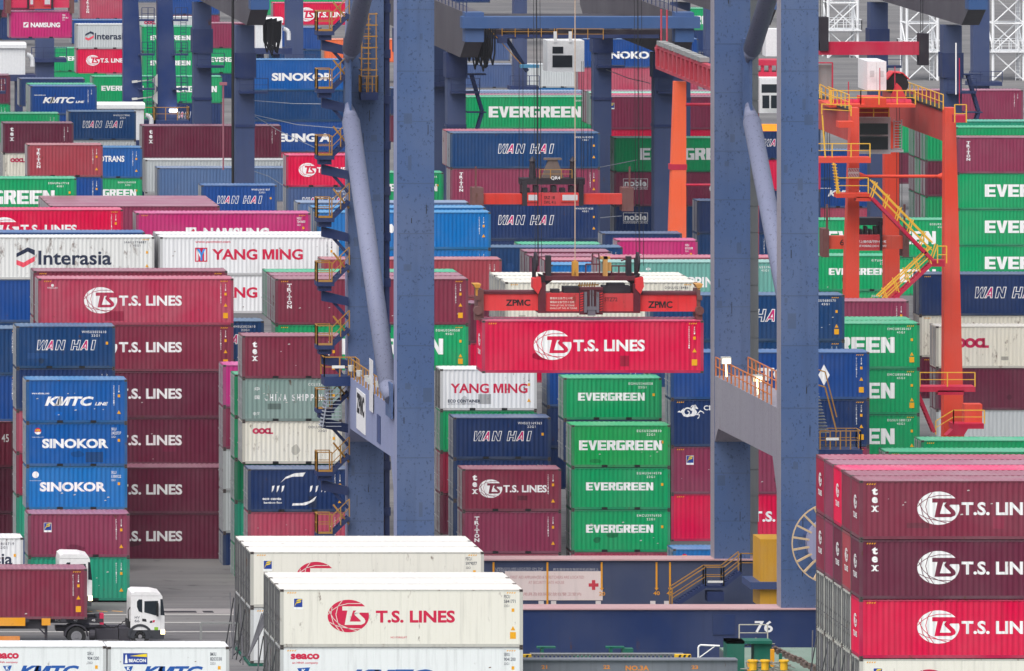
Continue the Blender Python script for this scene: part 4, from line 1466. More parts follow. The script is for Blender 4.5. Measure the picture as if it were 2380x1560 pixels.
# ------------------------------------------------------------------ ground
def ground_mat():
    m = bpy.data.materials.new('asphalt'); m.use_nodes = True
    n, l = m.node_tree.nodes, m.node_tree.links
    b = n['Principled BSDF']; b.inputs['Roughness'].default_value = 0.75
    tc = n.new('ShaderNodeTexCoord')
    a = n.new('ShaderNodeTexNoise'); a.inputs['Scale'].default_value = 0.09; a.inputs['Detail'].default_value = 9; a.inputs['Roughness'].default_value = 0.65
    mp = n.new('ShaderNodeMapping'); mp.inputs['Scale'].default_value = (0.35, 1.6, 1)
    l.new(tc.outputs['Object'], mp.inputs['Vector']); l.new(mp.outputs[0], a.inputs['Vector'])
    r = n.new('ShaderNodeValToRGB')
    r.color_ramp.elements[0].position = 0.3; r.color_ramp.elements[0].color = (0.085, 0.083, 0.09, 1)
    r.color_ramp.elements[1].position = 0.75; r.color_ramp.elements[1].color = (0.21, 0.205, 0.2, 1)
    l.new(a.outputs['Fac'], r.inputs['Fac'])
    # tyre marks along the lanes and oil stains
    m2 = n.new('ShaderNodeMapping'); m2.inputs['Scale'].default_value = (0.02, 2.2, 1)
    t2 = n.new('ShaderNodeTexNoise'); t2.inputs['Scale'].default_value = 1.0; t2.inputs['Detail'].default_value = 6
    l.new(tc.outputs['Object'], m2.inputs['Vector']); l.new(m2.outputs[0], t2.inputs['Vector'])
    q2 = n.new('ShaderNodeMapRange'); q2.inputs['From Min'].default_value = 0.52; q2.inputs['From Max'].default_value = 0.68; q2.inputs['To Max'].default_value = 0.55
    l.new(t2.outputs['Fac'], q2.inputs['Value'])
    x2 = n.new('ShaderNodeMixRGB'); x2.inputs['Color2'].default_value = (0.04, 0.04, 0.043, 1)
    l.new(q2.outputs[0], x2.inputs['Fac']); l.new(r.outputs[0], x2.inputs['Color1'])
    t3 = n.new('ShaderNodeTexNoise'); t3.inputs['Scale'].default_value = 0.7; t3.inputs['Detail'].default_value = 3
    l.new(tc.outputs['Object'], t3.inputs['Vector'])
    q3 = n.new('ShaderNodeMapRange'); q3.inputs['From Min'].default_value = 0.64; q3.inputs['From Max'].default_value = 0.72; q3.inputs['To Max'].default_value = 0.6
    l.new(t3.outputs['Fac'], q3.inputs['Value'])
    x3 = n.new('ShaderNodeMixRGB'); x3.inputs['Color2'].default_value = (0.03, 0.03, 0.032, 1)
    l.new(q3.outputs[0], x3.inputs['Fac']); l.new(x2.outputs[0], x3.inputs['Color1'])
    l.new(x3.outputs[0], b.inputs['Base Color'])
    return m
g = MB(); g.add([(-400, 494, 0), (900, 494, 0), (1500, 3000, 0), (-400, 3000, 0)], [(0, 1, 2, 3)])
solo('ground', g, ground_mat(), kind='structure')
wm = bpy.data.materials.new('harbour_water'); wm.use_nodes = True
wb = wm.node_tree.nodes['Principled BSDF']; wb.inputs['Base Color'].default_value = (0.03, 0.06, 0.06, 1); wb.inputs['Roughness'].default_value = 0.12
wn = wm.node_tree.nodes.new('ShaderNodeTexNoise'); wn.inputs['Scale'].default_value = 0.8
wbp = wm.node_tree.nodes.new('ShaderNodeBump'); wbp.inputs['Strength'].default_value = 0.3
wm.node_tree.links.new(wn.outputs['Fac'], wbp.inputs['Height']); wm.node_tree.links.new(wbp.outputs[0], wb.inputs['Normal'])
g = MB(); g.add([(-600, -200, -4.5), (900, -200, -4.5), (900, 494, -4.5), (-600, 494, -4.5)], [(0, 1, 2, 3)])
solo('water', g, wm, kind='structure')
g = MB(); g.box(-400, 493.2, -6, 900, 494, 0.25)
solo('quay_wall', g, paint('quay_concrete', (150, 148, 144), 0.8, 0.5, 0.1), 'grey concrete quay edge between the ship and the crane', 'quay wall')


# ------------------------------------------------------------------ quay crane
CB = paint('crane_blue', (76, 98, 140), 0.55, 0.45, 0.06, 0.45, 0.35, speck=0.55)
LAV = paint('pale_lavender', (140, 148, 182), 0.55, 0.4, 0.08, 0.3, 0.4, speck=0.2)  # paler than the crane blue, for left leg faces and portal beams
LAVG = paint('pale_grey', (150, 146, 158), 0.55, 0.4, 0.12, 0.35, 0.4, speck=0.35)  # greyer pale tone for the same places on the right frame
CBM = paint('crane_blue_patch', (72, 90, 124), 0.55, 0.4, 0.06, 0.4, 0.35)
CBD = paint('crane_blue_dull', (62, 80, 124), 0.5, 0.3, 0.05, 0.25, 0.4, speck=0.3)
SILL = paint('sill_blue', (34, 54, 100), 0.5, 0.35, 0.1, 0.35, 0.5)
NAVY = paint('machine_navy', (40, 54, 96), 0.55, 0.3, 0.1, 0.3)
DUST = paint('dusty_top', (186, 150, 152), 0.8, 0.4, 0.2)
YRAIL = paint('rail_yellow', (172, 124, 48), 0.5, 0.4, 0.25, 0.3)
ORAIL = paint('rail_orange', (208, 120, 60), 0.5, 0.4, 0.25, 0.3)
STEELG = paint('shaft_grey', (140, 142, 142), 0.6, 0.3, 0.05)
TUBEM = paint('tube_blue', (118, 123, 148), 0.55, 0.2, 0.0, 0.1, 0.4, speck=0.5)
LAMP = plain('lit_lamp', (255, 226, 170), 0.5, 0, 3.0)
LAMPH = plain('lamp_housing', (200, 200, 196), 0.5)


def rail(mb, pts, hgt=1.1, step=1.3, r=0.03, mid=True):
    """Handrail along points: posts, top rail and middle rail."""
    for a, b in zip(pts, pts[1:]):
        a, b = Vector(a), Vector(b)
        n = max(1, int((b - a).length / step))
        for i in range(n + 1):
            p = a.lerp(b, i / n)
            mb.bar(p, p + Vector((0, 0, hgt)), r * 2.2)
        mb.bar(a + Vector((0, 0, hgt)), b + Vector((0, 0, hgt)), r * 1.8)
        if mid:
            mb.bar(a + Vector((0, 0, hgt * 0.5)), b + Vector((0, 0, hgt * 0.5)), r * 1.4)


def flight(mb, p, q, w, treads=10, t=0.05):
    """A stair from p up to q, w wide in depth."""
    p, q = Vector(p), Vector(q)
    for dy in (0, w):
        mb.bar(p + Vector((0, dy, 0)), q + Vector((0, dy, 0)), t, 0.22)
    for i in range(treads):
        c = p.lerp(q, (i + 0.5) / treads)
        mb.box(c.x - 0.13, c.y, c.z - 0.02, c.x + 0.13, c.y + w, c.z + 0.02)


NY, FY = 504.4, 527.65
XL, XLe, XR, XRe = 63.6, 65.7, 85.25, 87.36
crane = thing('quay_crane', (75.5, 516, 0), 'huge blue steel quay crane with tall speckled legs, diagonal tubes and yellow railed stairs', 'crane')
for x0, x1, y, zb in ((XL, XLe, NY, 3.4), (XR, XRe, NY, 3.4), (XL + 0.05, XLe + 0.05, FY, 3.5), (XR, XRe, FY, 3.5)):
    m = MB(); m.box(x0, y, zb, x1, y + 1.4, 47)
    m.mi = 1
    z = zb + 2.2
    while z < 42:
        m.box(x0 + 0.002, y - 0.005, z, x1 + 0.004, y + 1.39, z + 0.05); z += 3.1 + 0.5 * math.sin(z)
    for k in range(9):
        px_, pz_ = x0 + rnd.uniform(0.1, 1.5), rnd.uniform(zb + 1, 40); m.box(px_, y - 0.004, pz_, px_ + rnd.uniform(0.15, 0.5), y, pz_ + rnd.uniform(0.2, 0.9))
    m.mi = 2
    for k in range(7):
        px_, pz_ = x0 + rnd.uniform(0.1, 1.9), rnd.uniform(zb + 1, 40); m.box(px_, y - 0.006, pz_, px_ + rnd.uniform(0.02, 0.05), y, pz_ + rnd.uniform(0.2, 0.7))
    leg = part('leg', m, [CB, CBM, BLACK], crane)
    m = MB(); m.box(x0 - 0.012, y + 0.01, zb, x0 - 0.002, y + 1.39, 46.9)  # thin sheet added over the leg's left face to carry the paler tone
    part('pale_side', m, LAV if x0 < 70 else LAVG, leg)
for x0 in (XL, XR):
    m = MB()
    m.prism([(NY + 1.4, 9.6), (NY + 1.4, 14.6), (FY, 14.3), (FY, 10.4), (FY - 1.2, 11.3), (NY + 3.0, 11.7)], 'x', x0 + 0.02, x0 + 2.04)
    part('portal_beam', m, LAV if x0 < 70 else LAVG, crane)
    m = MB(); m.prism([(NY, 44), (NY, 46.8), (FY + 1.4, 46.8), (FY + 1.4, 44)], 'x', x0 + 0.3, x0 + 1.8)
    part('upper_beam', m, CB, crane)
m = MB(); m.box(62.6, NY - 0.25, 0.3, 87.3, NY + 1.65, 3.4)
sill = part('sill_beam', m, SILL, crane)
m = MB(); m.box(62.6, NY - 0.35, 3.4, 87.3, NY + 1.75, 3.47)
part('dusty_flange', m, DUST, sill)
b = MB(); put_text(b, '76', 83.72, 2.12, 0.66, 1.02, NY - 0.262, 0.02)
part('lettering', b, WHITE, sill)
m = MB(); m.box(81.35, NY - 0.30, 2.0, 82.6, NY - 0.252, 3.15); part('hatch_plate', m, SILL, sill)
fs = MB(); fs.box(62.2, FY - 0.15, 0.55, 88.2, FY + 1.5, 3.42)
fsill = part('sill_beam', fs, paint('sill_far', (64, 74, 104), 0.55, 0.4, 0.2, 0.4, 0.5), crane)
m = MB(); m.box(62.2, FY - 0.3, 3.42, 88.2, FY + 1.6, 3.5); part('dusty_flange', m, DUST, fsill)
SF = 39.42


def fx(z):
    return (988.0 + z / 3.0369 - VX) / SF


def fz(z):
    return CAM_H - (1046.2 + z / 3.0369 - VY) / SF


yf = FY - 0.155
m = MB(); m.box(fx(560), yf - 0.03, fz(1058), fx(1250), yf, fz(853)); sign = part('sign_panel', m, paint('sign_white', (232, 214, 210), 0.5, 0.3, 0.05), fsill)
b = MB()
put_text(b, 'FIRST AID APPLIANCES & STRETCHERS ARE LOCATED', fx(600), fz(905), 0.17, fx(1118) - fx(600), yf - 0.034, 0.0)
put_text(b, 'AT SECURITY GATE HOUSE', fx(727), fz(942), 0.17, fx(978) - fx(727), yf - 0.034, 0.0)
put_text(b, '\u6025\u6551\u7528\u5177\u53ca\u62c5\u67b6\u5b89\u653e\u5728\u8b66\u536b\u5ba4\u5185', fx(620), fz(1026), 0.2, fx(1098) - fx(620), yf - 0.034, 0.0)
part('lettering', b, plain('sign_rose', (206, 150, 150), 0.6), sign)
b = MB(); cx, cz = fx(1186), fz(950); b.box(cx - 0.1, yf - 0.036, cz - 0.29, cx + 0.1, yf - 0.032, cz + 0.29); b.box(cx - 0.29, yf - 0.037, cz - 0.1, cx + 0.29, yf - 0.033, cz + 0.1)
part('red_cross', b, plain('cross_red', (206, 60, 76), 0.5), sign)
b = MB()
put_text(b, 'LIFEBUOYS ARE LOCATED ON THE', fx(495), fz(842), 0.12, fx(830) - fx(495), yf - 0.004)
put_text(b, 'SEASIDE BEAM OF EACH CRANE', fx(495), fz(856), 0.10, fx(820) - fx(495), yf - 0.004)
put_text(b, '\u6551\u751f\u5708\u5b89\u653e\u5728\u6bcf\u90e8\u540a\u673a\u8fd1\u6d77\u67f1\u4e0a', fx(900), fz(850), 0.16, fx(1222) - fx(900), yf - 0.004)
part('lettering', b, plain('letter_grey', (190, 190, 196), 0.6), fsill)
b = MB()
for q in (480, 860, 1243, 1630, 1725):
    lo = 1100 if q == 860 else 975
    b.box(fx(q) - 0.055, yf - 0.044, fz(lo), fx(q) + 0.055, yf - 0.04, fz(788))
    if q > 1000:
        b.poly([(fx(q) - 0.12, fz(970)), (fx(q), fz(990)), (fx(q) + 0.12, fz(970))], yf - 0.045)
put_text(b, '20', fx(1224), fz(1025), 0.23, 0.36, yf - 0.046, 0.02)
put_text(b, '40', fx(1608), fz(1022), 0.23, 0.38, yf - 0.004, 0.02)
put_text(b, '45', fx(1702), fz(1022), 0.23, 0.38, yf - 0.004, 0.02)
part('berth_marks', b, plain('mark_amber', (232, 160, 40), 0.5), fsill)
for q in (797, 885, 1200, 1585, 1683):
    m = MB(); m.box(fx(q), yf - 0.05, fz(1100), fx(q + 37), yf - 0.045, fz(1062)); part('white_square', m, plain('square_white', (226, 216, 214), 0.5), fsill)
# diagonal tubes in the plane of each side frame
for x in (63.45, 86.95):
    for (ya, za), (yb, zb) in (((FY - 1.9, 30.4), (NY + 2.0, 15.0)), ((FY - 1.9, 33.0), (NY + 1.0, 45.0))):
        a, c = Vector((x, ya, za)), Vector((x, yb, zb))
        d = (c - a).normalized()
        m = MB(); m.tube(a, a + d * 1.5, 0.20, 20, 0.53); m.tube(a + d * 1.5, c - d * 1.1, 0.53, 20); m.tube(c - d * 1.1, c, 0.53, 20, 0.30)
        part('brace_tube', m, TUBEM, crane, True)
    m = MB(); m.box(x - 0.05, FY - 2.9, 29.3, x + 0.05, FY + 0.3, 34.2); part('gusset_plate', m, CB, crane)
    m = MB(); m.box(x - 0.05, NY + 1.0, 14.0, x + 0.05, NY + 3.6, 16.0); part('gusset_plate', m, CB, crane)
# shaft, electrical room, cable reel on the right side
m = MB()
for i in range(23):
    m.box(87.75, 530.0, 5.4 + i * 1.56, 88.24, 530.6, 5.4 + i * 1.56 + 1.52)
m.box(87.8, 530.05, 0.5, 88.2, 530.55, 41.2)
m.mi = 1
for i in range(23):
    m.box(87.55, 530.1, 5.9 + i * 1.56, 87.75, 530.4, 6.15 + i * 1.56)
part('lift_shaft', m, [STEELG, BLACK], crane)
yr = paint('room_yellow', (216, 160, 44), 0.5, 0.3, 0.05, 0.25)
m = MB(); m.box(86.0, 516, 2.1, 87.55, 518.5, 3.15); m.box(86.0, 516, 3.55, 87.55, 518.5, 6.0)
for i in range(4):
    m.box(86.02 + i * 0.38, 515.985, 3.6, 86.03 + i * 0.38, 516, 5.95)
part('electrical_room', m, yr, crane)
m = MB(); m.box(85.4, 515.7, 3.15, 87.6, 518.8, 3.55); part('room_platform', m, CBD, crane)
m = MB(); c = at(1935, 1263.5, 41.6)
n = 40
for i in range(n):
    a0, a1 = 2 * math.pi * i / n, 2 * math.pi * (i + 1) / n
    m.bar(c + Vector((2.26 * math.cos(a0), 0, 2.26 * math.sin(a0))), c + Vector((2.26 * math.cos(a1), 0, 2.26 * math.sin(a1))), 0.07)
for i in range(20):
    a0 = 2 * math.pi * (i + 0.5) / 20
    m.bar(c + Vector((1.3 * math.cos(a0), 0.1, 1.3 * math.sin(a0))), c + Vector((2.25 * math.cos(a0), 0, 2.25 * math.sin(a0))), 0.11)
reel = part('cable_reel', m, paint('reel_tan', (206, 178, 140), 0.5, 0.4, 0.2), crane)
m = MB(); m.tube(c + Vector((0, 0.05, 0)), c + Vector((0, 0.6, 0)), 1.42, 36); m.tube(c + Vector((0, 0, 0)), c + Vector((0, 0.05, 0)), 0.5, 20)
part('reel_hub', m, paint('hub_lavender', (146, 146, 176), 0.5, 0.3), reel)
m = MB(); m.tube(c + Vector((0, 0.6, 0)), Vector((c.x - 0.5, NY + 0.1, c.z)), 0.4, 12); part('reel_axle', m, CBD, reel)
# railings on the portal beams with lamps
for x0, mat in ((XL, YRAIL), (XR, ORAIL)):
    m = MB()
    for dx in (0.05, 1.95):
        rail(m, [(x0 + dx, NY + 3.6, 14.55), (x0 + dx, FY - 0.2, 14.3)], 1.1, 1.35, 0.035)
    part('handrail', m, mat, crane)
for x, y, s_ in ((1687, 840, 39.9), (1760, 882, 40.4)):
    m = MB(); p = at(x, y, s_); m.box(p.x - 0.25, p.y - 0.1, p.z - 0.15, p.x + 0.3, p.y + 0.3, p.z + 0.25)
    lamp = part('floodlight', m, LAMPH, crane)
    m = MB(); m.box(p.x - 0.2, p.y - 0.13, p.z - 0.12, p.x + 0.25, p.y - 0.1, p.z + 0.15); m.bar(p + Vector((0.0, 0, -0.1)), p + Vector((0.05, 0, -0.9)), 0.08)
    part('lamp_glass', m, LAMP, lamp)
for x, y, s_ in ((832, 868, 39.6), (846, 880, 39.9), (860, 892, 40.2), (868, 898, 40.3), (880, 905, 40.6)):
    m = MB(); p = at(x, y - 5, s_); p.x = XL - 0.05; m.tube(p, p + Vector((0, 0, 0.35)), 0.16, 8, 0.2); part('floodlight', m, LAMPH, crane)
m = MB(); m.box(63.52, 514.9, 13.4, 63.55, 516.5, 16.4); part('rail_panel', m, plain('panel_white', (222, 222, 224), 0.5), crane)
m = MB(); m.box(63.555, 518.8, 11.7, 63.60, 522.9, 14.05)
pl = part('name_plate', m, plain('plate_white', (236, 236, 238), 0.5), crane)
b = MB(); put_text(b, 'ZPMC', 0.25, 0.95, 1.2, 3.6, 0, 0.06)
b.v = [(63.55, 522.9 - x, 11.7 + z) for x, y, z in b.v]; part('lettering', b, BLACK, pl)
m = MB(); m.box(63.575, 511.9, 11.0 + 0.9, 63.60, 513.4, 13.5); part('repainted_patch', m, CBD, crane)
# zigzag stairs on the left of the landside leg
SS = 39.45
for i, y in enumerate((72, 206, 361, 506, 655, 802, 950, 1096, 1240)):
    p = at(735, y, SS)
    ex = XL + 0.05
    m = MB(); m.box(p.x, FY - 0.6, p.z - 0.25, p.x + 1.05, FY + 0.6, p.z); m.box(p.x + 0.15, FY - 0.45, p.z - 0.55, p.x + 0.9, FY + 0.45, p.z - 0.25)
    land = part('stair_landing', m, NAVY, crane)
    m = MB(); m.prism([(p.x + 0.35, p.z - 0.55), (p.x + 0.35, p.z - 1.15), (ex, p.z - 1.45), (ex, p.z - 0.95)], 'y', FY - 0.2, FY + 0.2); m.bar((ex - 0.9, FY, p.z - 1.2), (ex, FY, p.z - 2.2), 0.18)
    part('bracket', m, NAVY, land)
    m = MB(); flight(m, (p.x + 0.95, FY - 0.55, p.z), (ex, FY - 0.55, p.z + (ex - p.x - 0.95) * 0.98), 0.75, 5); part('stair_flight', m, NAVY, crane)
    m = MB(); rail(m, [(p.x + 0.9, FY - 0.58, p.z), (p.x + 0.05, FY - 0.58, p.z), (p.x + 0.05, FY + 0.58, p.z), (p.x + 0.9, FY + 0.58, p.z)], 1.15, 0.55, 0.03)
    rail(m, [(p.x + 0.9, FY - 0.58, p.z), (ex, FY - 0.58, p.z + (ex - p.x - 0.9) * 0.98)], 1.05, 0.7, 0.028)
    m.bar((p.x + 1.0, FY - 0.4, p.z + 1.7), (ex, FY - 0.4, p.z + 0.55), 0.05, 0.11)
    m.bar((p.x + 0.1, FY - 0.59, p.z + 0.06), (p.x + 0.9, FY - 0.59, p.z + 0.06), 0.02, 0.13)
    part('handrail', m, YRAIL, crane)
p = at(749, 872, SS)
m = MB(); m.box(p.x, FY - 1.4, p.z - 0.55, XL + 0.25, FY + 0.2, p.z); land = part('stair_landing', m, SILL, crane)
m = MB(); rail(m, [(p.x, FY - 1.38, p.z), (XL + 0.3, FY - 1.38, p.z), (XL + 0.3, FY - 3.2, p.z)], 1.15, 0.7, 0.035); rail(m, [(p.x, FY - 1.38, p.z), (p.x, FY + 0.2, p.z)], 1.15, 0.8, 0.035); part('handrail', m, YRAIL, land)
m = MB(); m.box(p.x + 0.45, FY - 1.46, p.z + 0.5, p.x + 1.2, FY - 1.38, p.z + 0.66); part('tube_lamp', m, plain('lamp_white', (236, 236, 232), 0.4), land)
m = MB(); flight(m, (p.x - 0.1, FY - 1.35, p.z - 3.0), (p.x + 0.35, FY - 1.0, p.z - 0.5), 1.1, 12)
for k in range(12):
    zz = p.z - 0.55 - k * 0.21; m.box(p.x + 0.05, FY - 1.3 - k * 0.05, zz - 0.03, p.x + 0.95, FY - 1.2 - k * 0.05, zz)
part('stair_flight', m, paint('step_grey', (150, 156, 168), 0.6), crane)
# caged ladder on the landside leg
a = at(841, 215, 39.5); m = MB()
yl = FY - 0.75
for xx in (0.0, 0.42, 0.9):
    m.bar((a.x + xx, yl, a.z), (a.x + xx * 0.9 + 0.06, yl, a.z + 4.6), 0.06)
for k in range(6):
    zz = a.z + 1.3 + k * 0.66
    m.bar((a.x - 0.02, yl, zz), (a.x + 0.95, yl, zz), 0.07)
    m.bar((a.x - 0.02, yl, zz), (a.x - 0.02, FY, zz), 0.05); m.bar((a.x + 0.95, yl, zz), (a.x + 0.95, FY, zz), 0.05)
for k in range(16):
    zz = a.z + 0.2 + k * 0.29; m.bar((a.x + 0.25, FY - 0.1, zz), (a.x + 0.65, FY - 0.1, zz), 0.04)
part('caged_ladder', m, YRAIL, crane)
m = MB(); m.box(a.x - 0.05, FY - 1.0, a.z - 0.45, a.x + 0.97, FY, a.z); land = part('ladder_platform', m, NAVY, crane)
m = MB(); rail(m, [(a.x - 0.03, FY - 0.02, a.z), (a.x - 0.03, FY - 0.98, a.z), (a.x + 0.95, FY - 0.98, a.z), (a.x + 0.95, FY - 0.02, a.z)], 0.95, 0.3, 0.025); part('handrail', m, YRAIL, land)
# cable column beside the left landside leg
m = MB(); m.box(65.86, FY + 0.4, 4, 66.15, FY + 0.9, 45)
for k in range(14):
    m.box(65.8, FY + 0.3, 6 + k * 2.7, 66.2, FY + 0.95, 6.5 + k * 2.7)
part('cable_column', m, NAVY, crane)
# stairs beside the far sill beam
m = MB()
A, B_, C_, D_ = at(1562, 1412, 39.6), at(1640, 1362, 39.6), at(1682, 1362, 39.6), at(1722, 1330, 39.6)
flight(m, A, B_, 0.9, 12); flight(m, C_, D_, 0.9, 9); m.box(B_.x, B_.y, B_.z - 0.12, C_.x, B_.y + 0.9, B_.z)
m.box(B_.x + 0.1, B_.y - 0.1, B_.z - 0.9, C_.x, B_.y + 0.9, B_.z - 0.35)
st = part('sill_stair', m, NAVY, crane)
m = MB()
for dy in (0, 0.9):
    o = Vector((0, dy, 0)); rail(m, [A + o, B_ + o], 1.1, 1.2, 0.032); rail(m, [B_ + o, C_ + o], 1.1, 0.9, 0.032); rail(m, [C_ + o, D_ + o], 1.1, 1.0, 0.032)
rail(m, [D_, D_ + Vector((1.9, 0, 0))], 1.1, 0.9, 0.032)
part('handrail', m, YRAIL, st)
m = MB(); m.box(B_.x + 0.1, B_.y - 0.14, B_.z + 0.2, B_.x + 1.0, B_.y - 0.1, B_.z + 0.32); part('tube_lamp', m, plain('lamp_white', (236, 236, 232), 0.4), st)
# stair and platform right of the right landside leg
m = MB(); A, B_ = at(1935, 1005, 39.3), at(1908, 900, 39.3)
for k in range(15):
    q = A.lerp(B_, k / 14); m.box(q.x - 1.2 + k * 0.03, q.y, q.z - 0.03, q.x - 0.2, q.y + 0.7, q.z)
st = part('side_stair', m, STEELG, crane)
m = MB(); m.path([A + Vector((0.25, 0, 0)), B_ + Vector((0.25, 0, 0)), B_ + Vector((-0.6, 0, 0.25))], 0.05); m.path([A + Vector((0.25, 0, 0.9)), B_ + Vector((0.25, 0, 0.9)), B_ + Vector((-0.4, 0, 1.1))], 0.04)
p = at(1906, 1045, 39.3); rail(m, [p, p + Vector((2.4, 0, 0)), p + Vector((2.4, 1.5, 0))], 1.1, 0.6, 0.03); rail(m, [p + Vector((0, 1.5, 0)), p + Vector((2.4, 1.5, 0))], 1.1, 0.6, 0.03)
part('handrail', m, YRAIL, st)
m = MB(); m.box(p.x - 0.3, p.y - 0.1, p.z - 0.35, p.x + 2.5, p.y + 1.6, p.z); part('side_platform', m, SILL, st)
m = MB(); m.box(p.x + 0.35, p.y - 0.06, p.z + 0.55, p.x + 1.1, p.y, p.z + 0.7); part('tube_lamp', m, plain('lamp_white', (236, 236, 232), 0.4), st)

# ------------------------------------------------------------------ big spreader with hoist block, hanging
SRED = paint('spreader_red', (214, 52, 56), 0.5, 0.3, 0.35, 0.45)
SDRK = paint('spreader_dark', (92, 34, 46), 0.55, 0.3, 0.5, 0.5)
OILY = paint('oily_steel', (44, 38, 46), 0.5, 0.3, 0.3, 0.3)
OCH = paint('worn_ochre', (196, 140, 60), 0.6, 0.5, 0.6, 0.5)
HS = 42.2
hy = hung.y


def hx(x, y, d=0.0):
    """Point on the spreader, d metres behind its front face; picture position x, y."""
    v = at(x, y, HS)
    return Vector((v.x, hy + 0.75 + d, v.z))


def hbox(m, x0, y0, x1, y1, d0=0.0, d1=0.9):
    a, c = hx(x0, y1, d0), hx(x1, y0, d1)
    m.box(a.x, a.y, a.z, c.x, c.y, c.z)
    return m


spr = thing('container_spreader', (hung.x + 6.1, hy + 1.2, hx(0, 726).z), 'large red container spreader with a dark hoist block of rope sheaves, holding the crimson container', 'spreader')
arms = []
for q in ((1128, 684, 1262, 725), (1490, 686, 1627, 727)):
    m = MB(); hbox(m, *q); arms.append(part('telescopic_beam', m, SRED, spr))
    m = MB(); hbox(m, q[0], q[1] - 4, q[2], q[1] + 2, -0.05, 0.95); part('top_flange', m, SDRK, arms[-1])
m = MB(); hbox(m, 1270, 684, 1357, 728, -0.12, 1.2); hbox(m, 1398, 685, 1478, 729, -0.12, 1.2); cen = part('centre_frame', m, paint('spreader_mid', (196, 50, 56), 0.5, 0.4, 0.5, 0.5), spr)
m = MB(); hbox(m, 1255, 660, 1272, 730, -0.2, 1.2); hbox(m, 1476, 662, 1492, 730, -0.2, 1.2); hbox(m, 1272, 726, 1476, 730, -0.15, 1.0); part('frame_post', m, SDRK, spr)
yq = hy + 0.75 - 0.006
for k, (tx, x0, x1, y0, y1) in enumerate((('ZPMC', 1180, 1237, 699, 714), ('ZPMC', 1511, 1568, 703, 719))):
    b = MB(); a, c = hx(x0, y1), hx(x1, y0); put_text(b, tx, a.x, a.z, c.z - a.z, c.x - a.x, yq, 0.03)
    part('lettering', b, BLACK, arms[k])
b = MB()
for tx, x0, x1, y0, y1 in (('STZ72', 1409, 1439, 694, 703),):
    a, c = hx(x0, y1), hx(x1, y0); put_text(b, tx, a.x, a.z, c.z - a.z, c.x - a.x, yq - 0.12, 0.01)
part('lettering', b, BLACK, cen)
b = MB()
for tx, x0, x1, y0, y1 in (('\u96d9\u7bb1\u5b89\u5168\u8ca0\u8f09\u4e03\u5341\u5678', 1282, 1335, 693, 698.5), ('\u55ae\u7bb1\u5b89\u5168\u8ca0\u8f09\u56db\u5341\u4e94\u5678', 1282, 1339, 702, 707.5), ('TWIN LIFT SWL 70 TONNE', 1282, 1339, 710.5, 714.5), ('SINGLE LIFT SWL 45 TONNE', 1282, 1345, 717, 721)):
    a, c = hx(x0, y1), hx(x1, y0); put_text(b, tx, a.x, a.z, c.z - a.z, c.x - a.x, yq - 0.125, 0.01)
part('safety_lettering', b, plain('letter_cream', (226, 210, 200), 0.6), cen)
m = MB(); hbox(m, 1350, 672, 1404, 733, -0.35, -0.1); hbox(m, 1350, 670, 1404, 676, -0.4, 0.2); cl = part('centre_latch', m, SDRK, spr)
m = MB(); hbox(m, 1360, 680, 1366, 728, -0.5, -0.36); hbox(m, 1388, 680, 1394, 728, -0.5, -0.36); hbox(m, 1362, 714, 1392, 722, -0.48, -0.36); hbox(m, 1368, 722, 1386, 735, -0.46, -0.36)
hbox(m, 1373, 676, 1376, 714, -0.46, -0.36); hbox(m, 1379, 676, 1382, 714, -0.46, -0.36); part('guide_shoe', m, paint('shoe_grey', (104, 100, 110), 0.5, 0.4, 0.3), cl)
b = MB()
for k in range(8):
    for x0 in (1351, 1396):
        a, c = hx(x0, 686 + k * 5.6), hx(x0 + 7, 683 + k * 5.6); b.poly([(a.x, a.z), (c.x, c.z - 0.02), (c.x, c.z + 0.04), (a.x, a.z + 0.06)], hy + 0.75 - 0.356)
part('hazard_stripes', b, SRED, cl)
m = MB(); hbox(m, 1287, 676, 1306, 684, 0.1, 0.7); hbox(m, 1315, 670, 1357, 684, 0.0, 0.9); hbox(m, 1406, 668, 1470, 684, 0.0, 0.9); hbox(m, 1418, 662, 1458, 668, 0.1, 0.8); part('hydraulic_unit', m, OILY, spr)
m = MB()
for k in range(7):
    a = hx(1352 + k * 6, 672, 0.3); m.bar(a, a + Vector((0.05, 0, 0.28)), 0.05)
m.bar(hx(1350, 667, 0.3), hx(1398, 666, 0.3), 0.07); part('hose_frame', m, OCH, spr)
for x0, sg in ((1106, 1), (1622, -1)):
    m = MB(); hbox(m, x0 + (8 if sg > 0 else 2), 676, x0 + (22 if sg > 0 else 10), 742, -0.15, 1.3); hbox(m, x0, 716, x0 + 14, 746, -0.3, 0.2); hbox(m, x0 + 2, 690, x0 + 14, 700, -0.2, 0.1)
    a = hx(x0 + 7, 724, -0.4); m.tube(a, a + Vector((0, 0.3, 0)), 0.24, 12)
    g = part('corner_guide', m, paint('guide_rust', (110, 70, 68), 0.6, 0.5, 0.6), spr)
    m = MB(); m.prism([(hx(x0 - 2 if sg > 0 else x0 - 2, 663).x, hx(0, 663).z), (hx(x0 + 16, 663).x, hx(0, 663).z), (hx(x0 + 12, 672).x, hx(0, 672).z), (hx(x0 + 3, 672).x, hx(0, 672).z)], 'y', hy + 0.6, hy + 1.6)
    hbox(m, x0 + 5, 672, x0 + 10, 690, -0.1, 0.3); part('flipper', m, OCH, g)
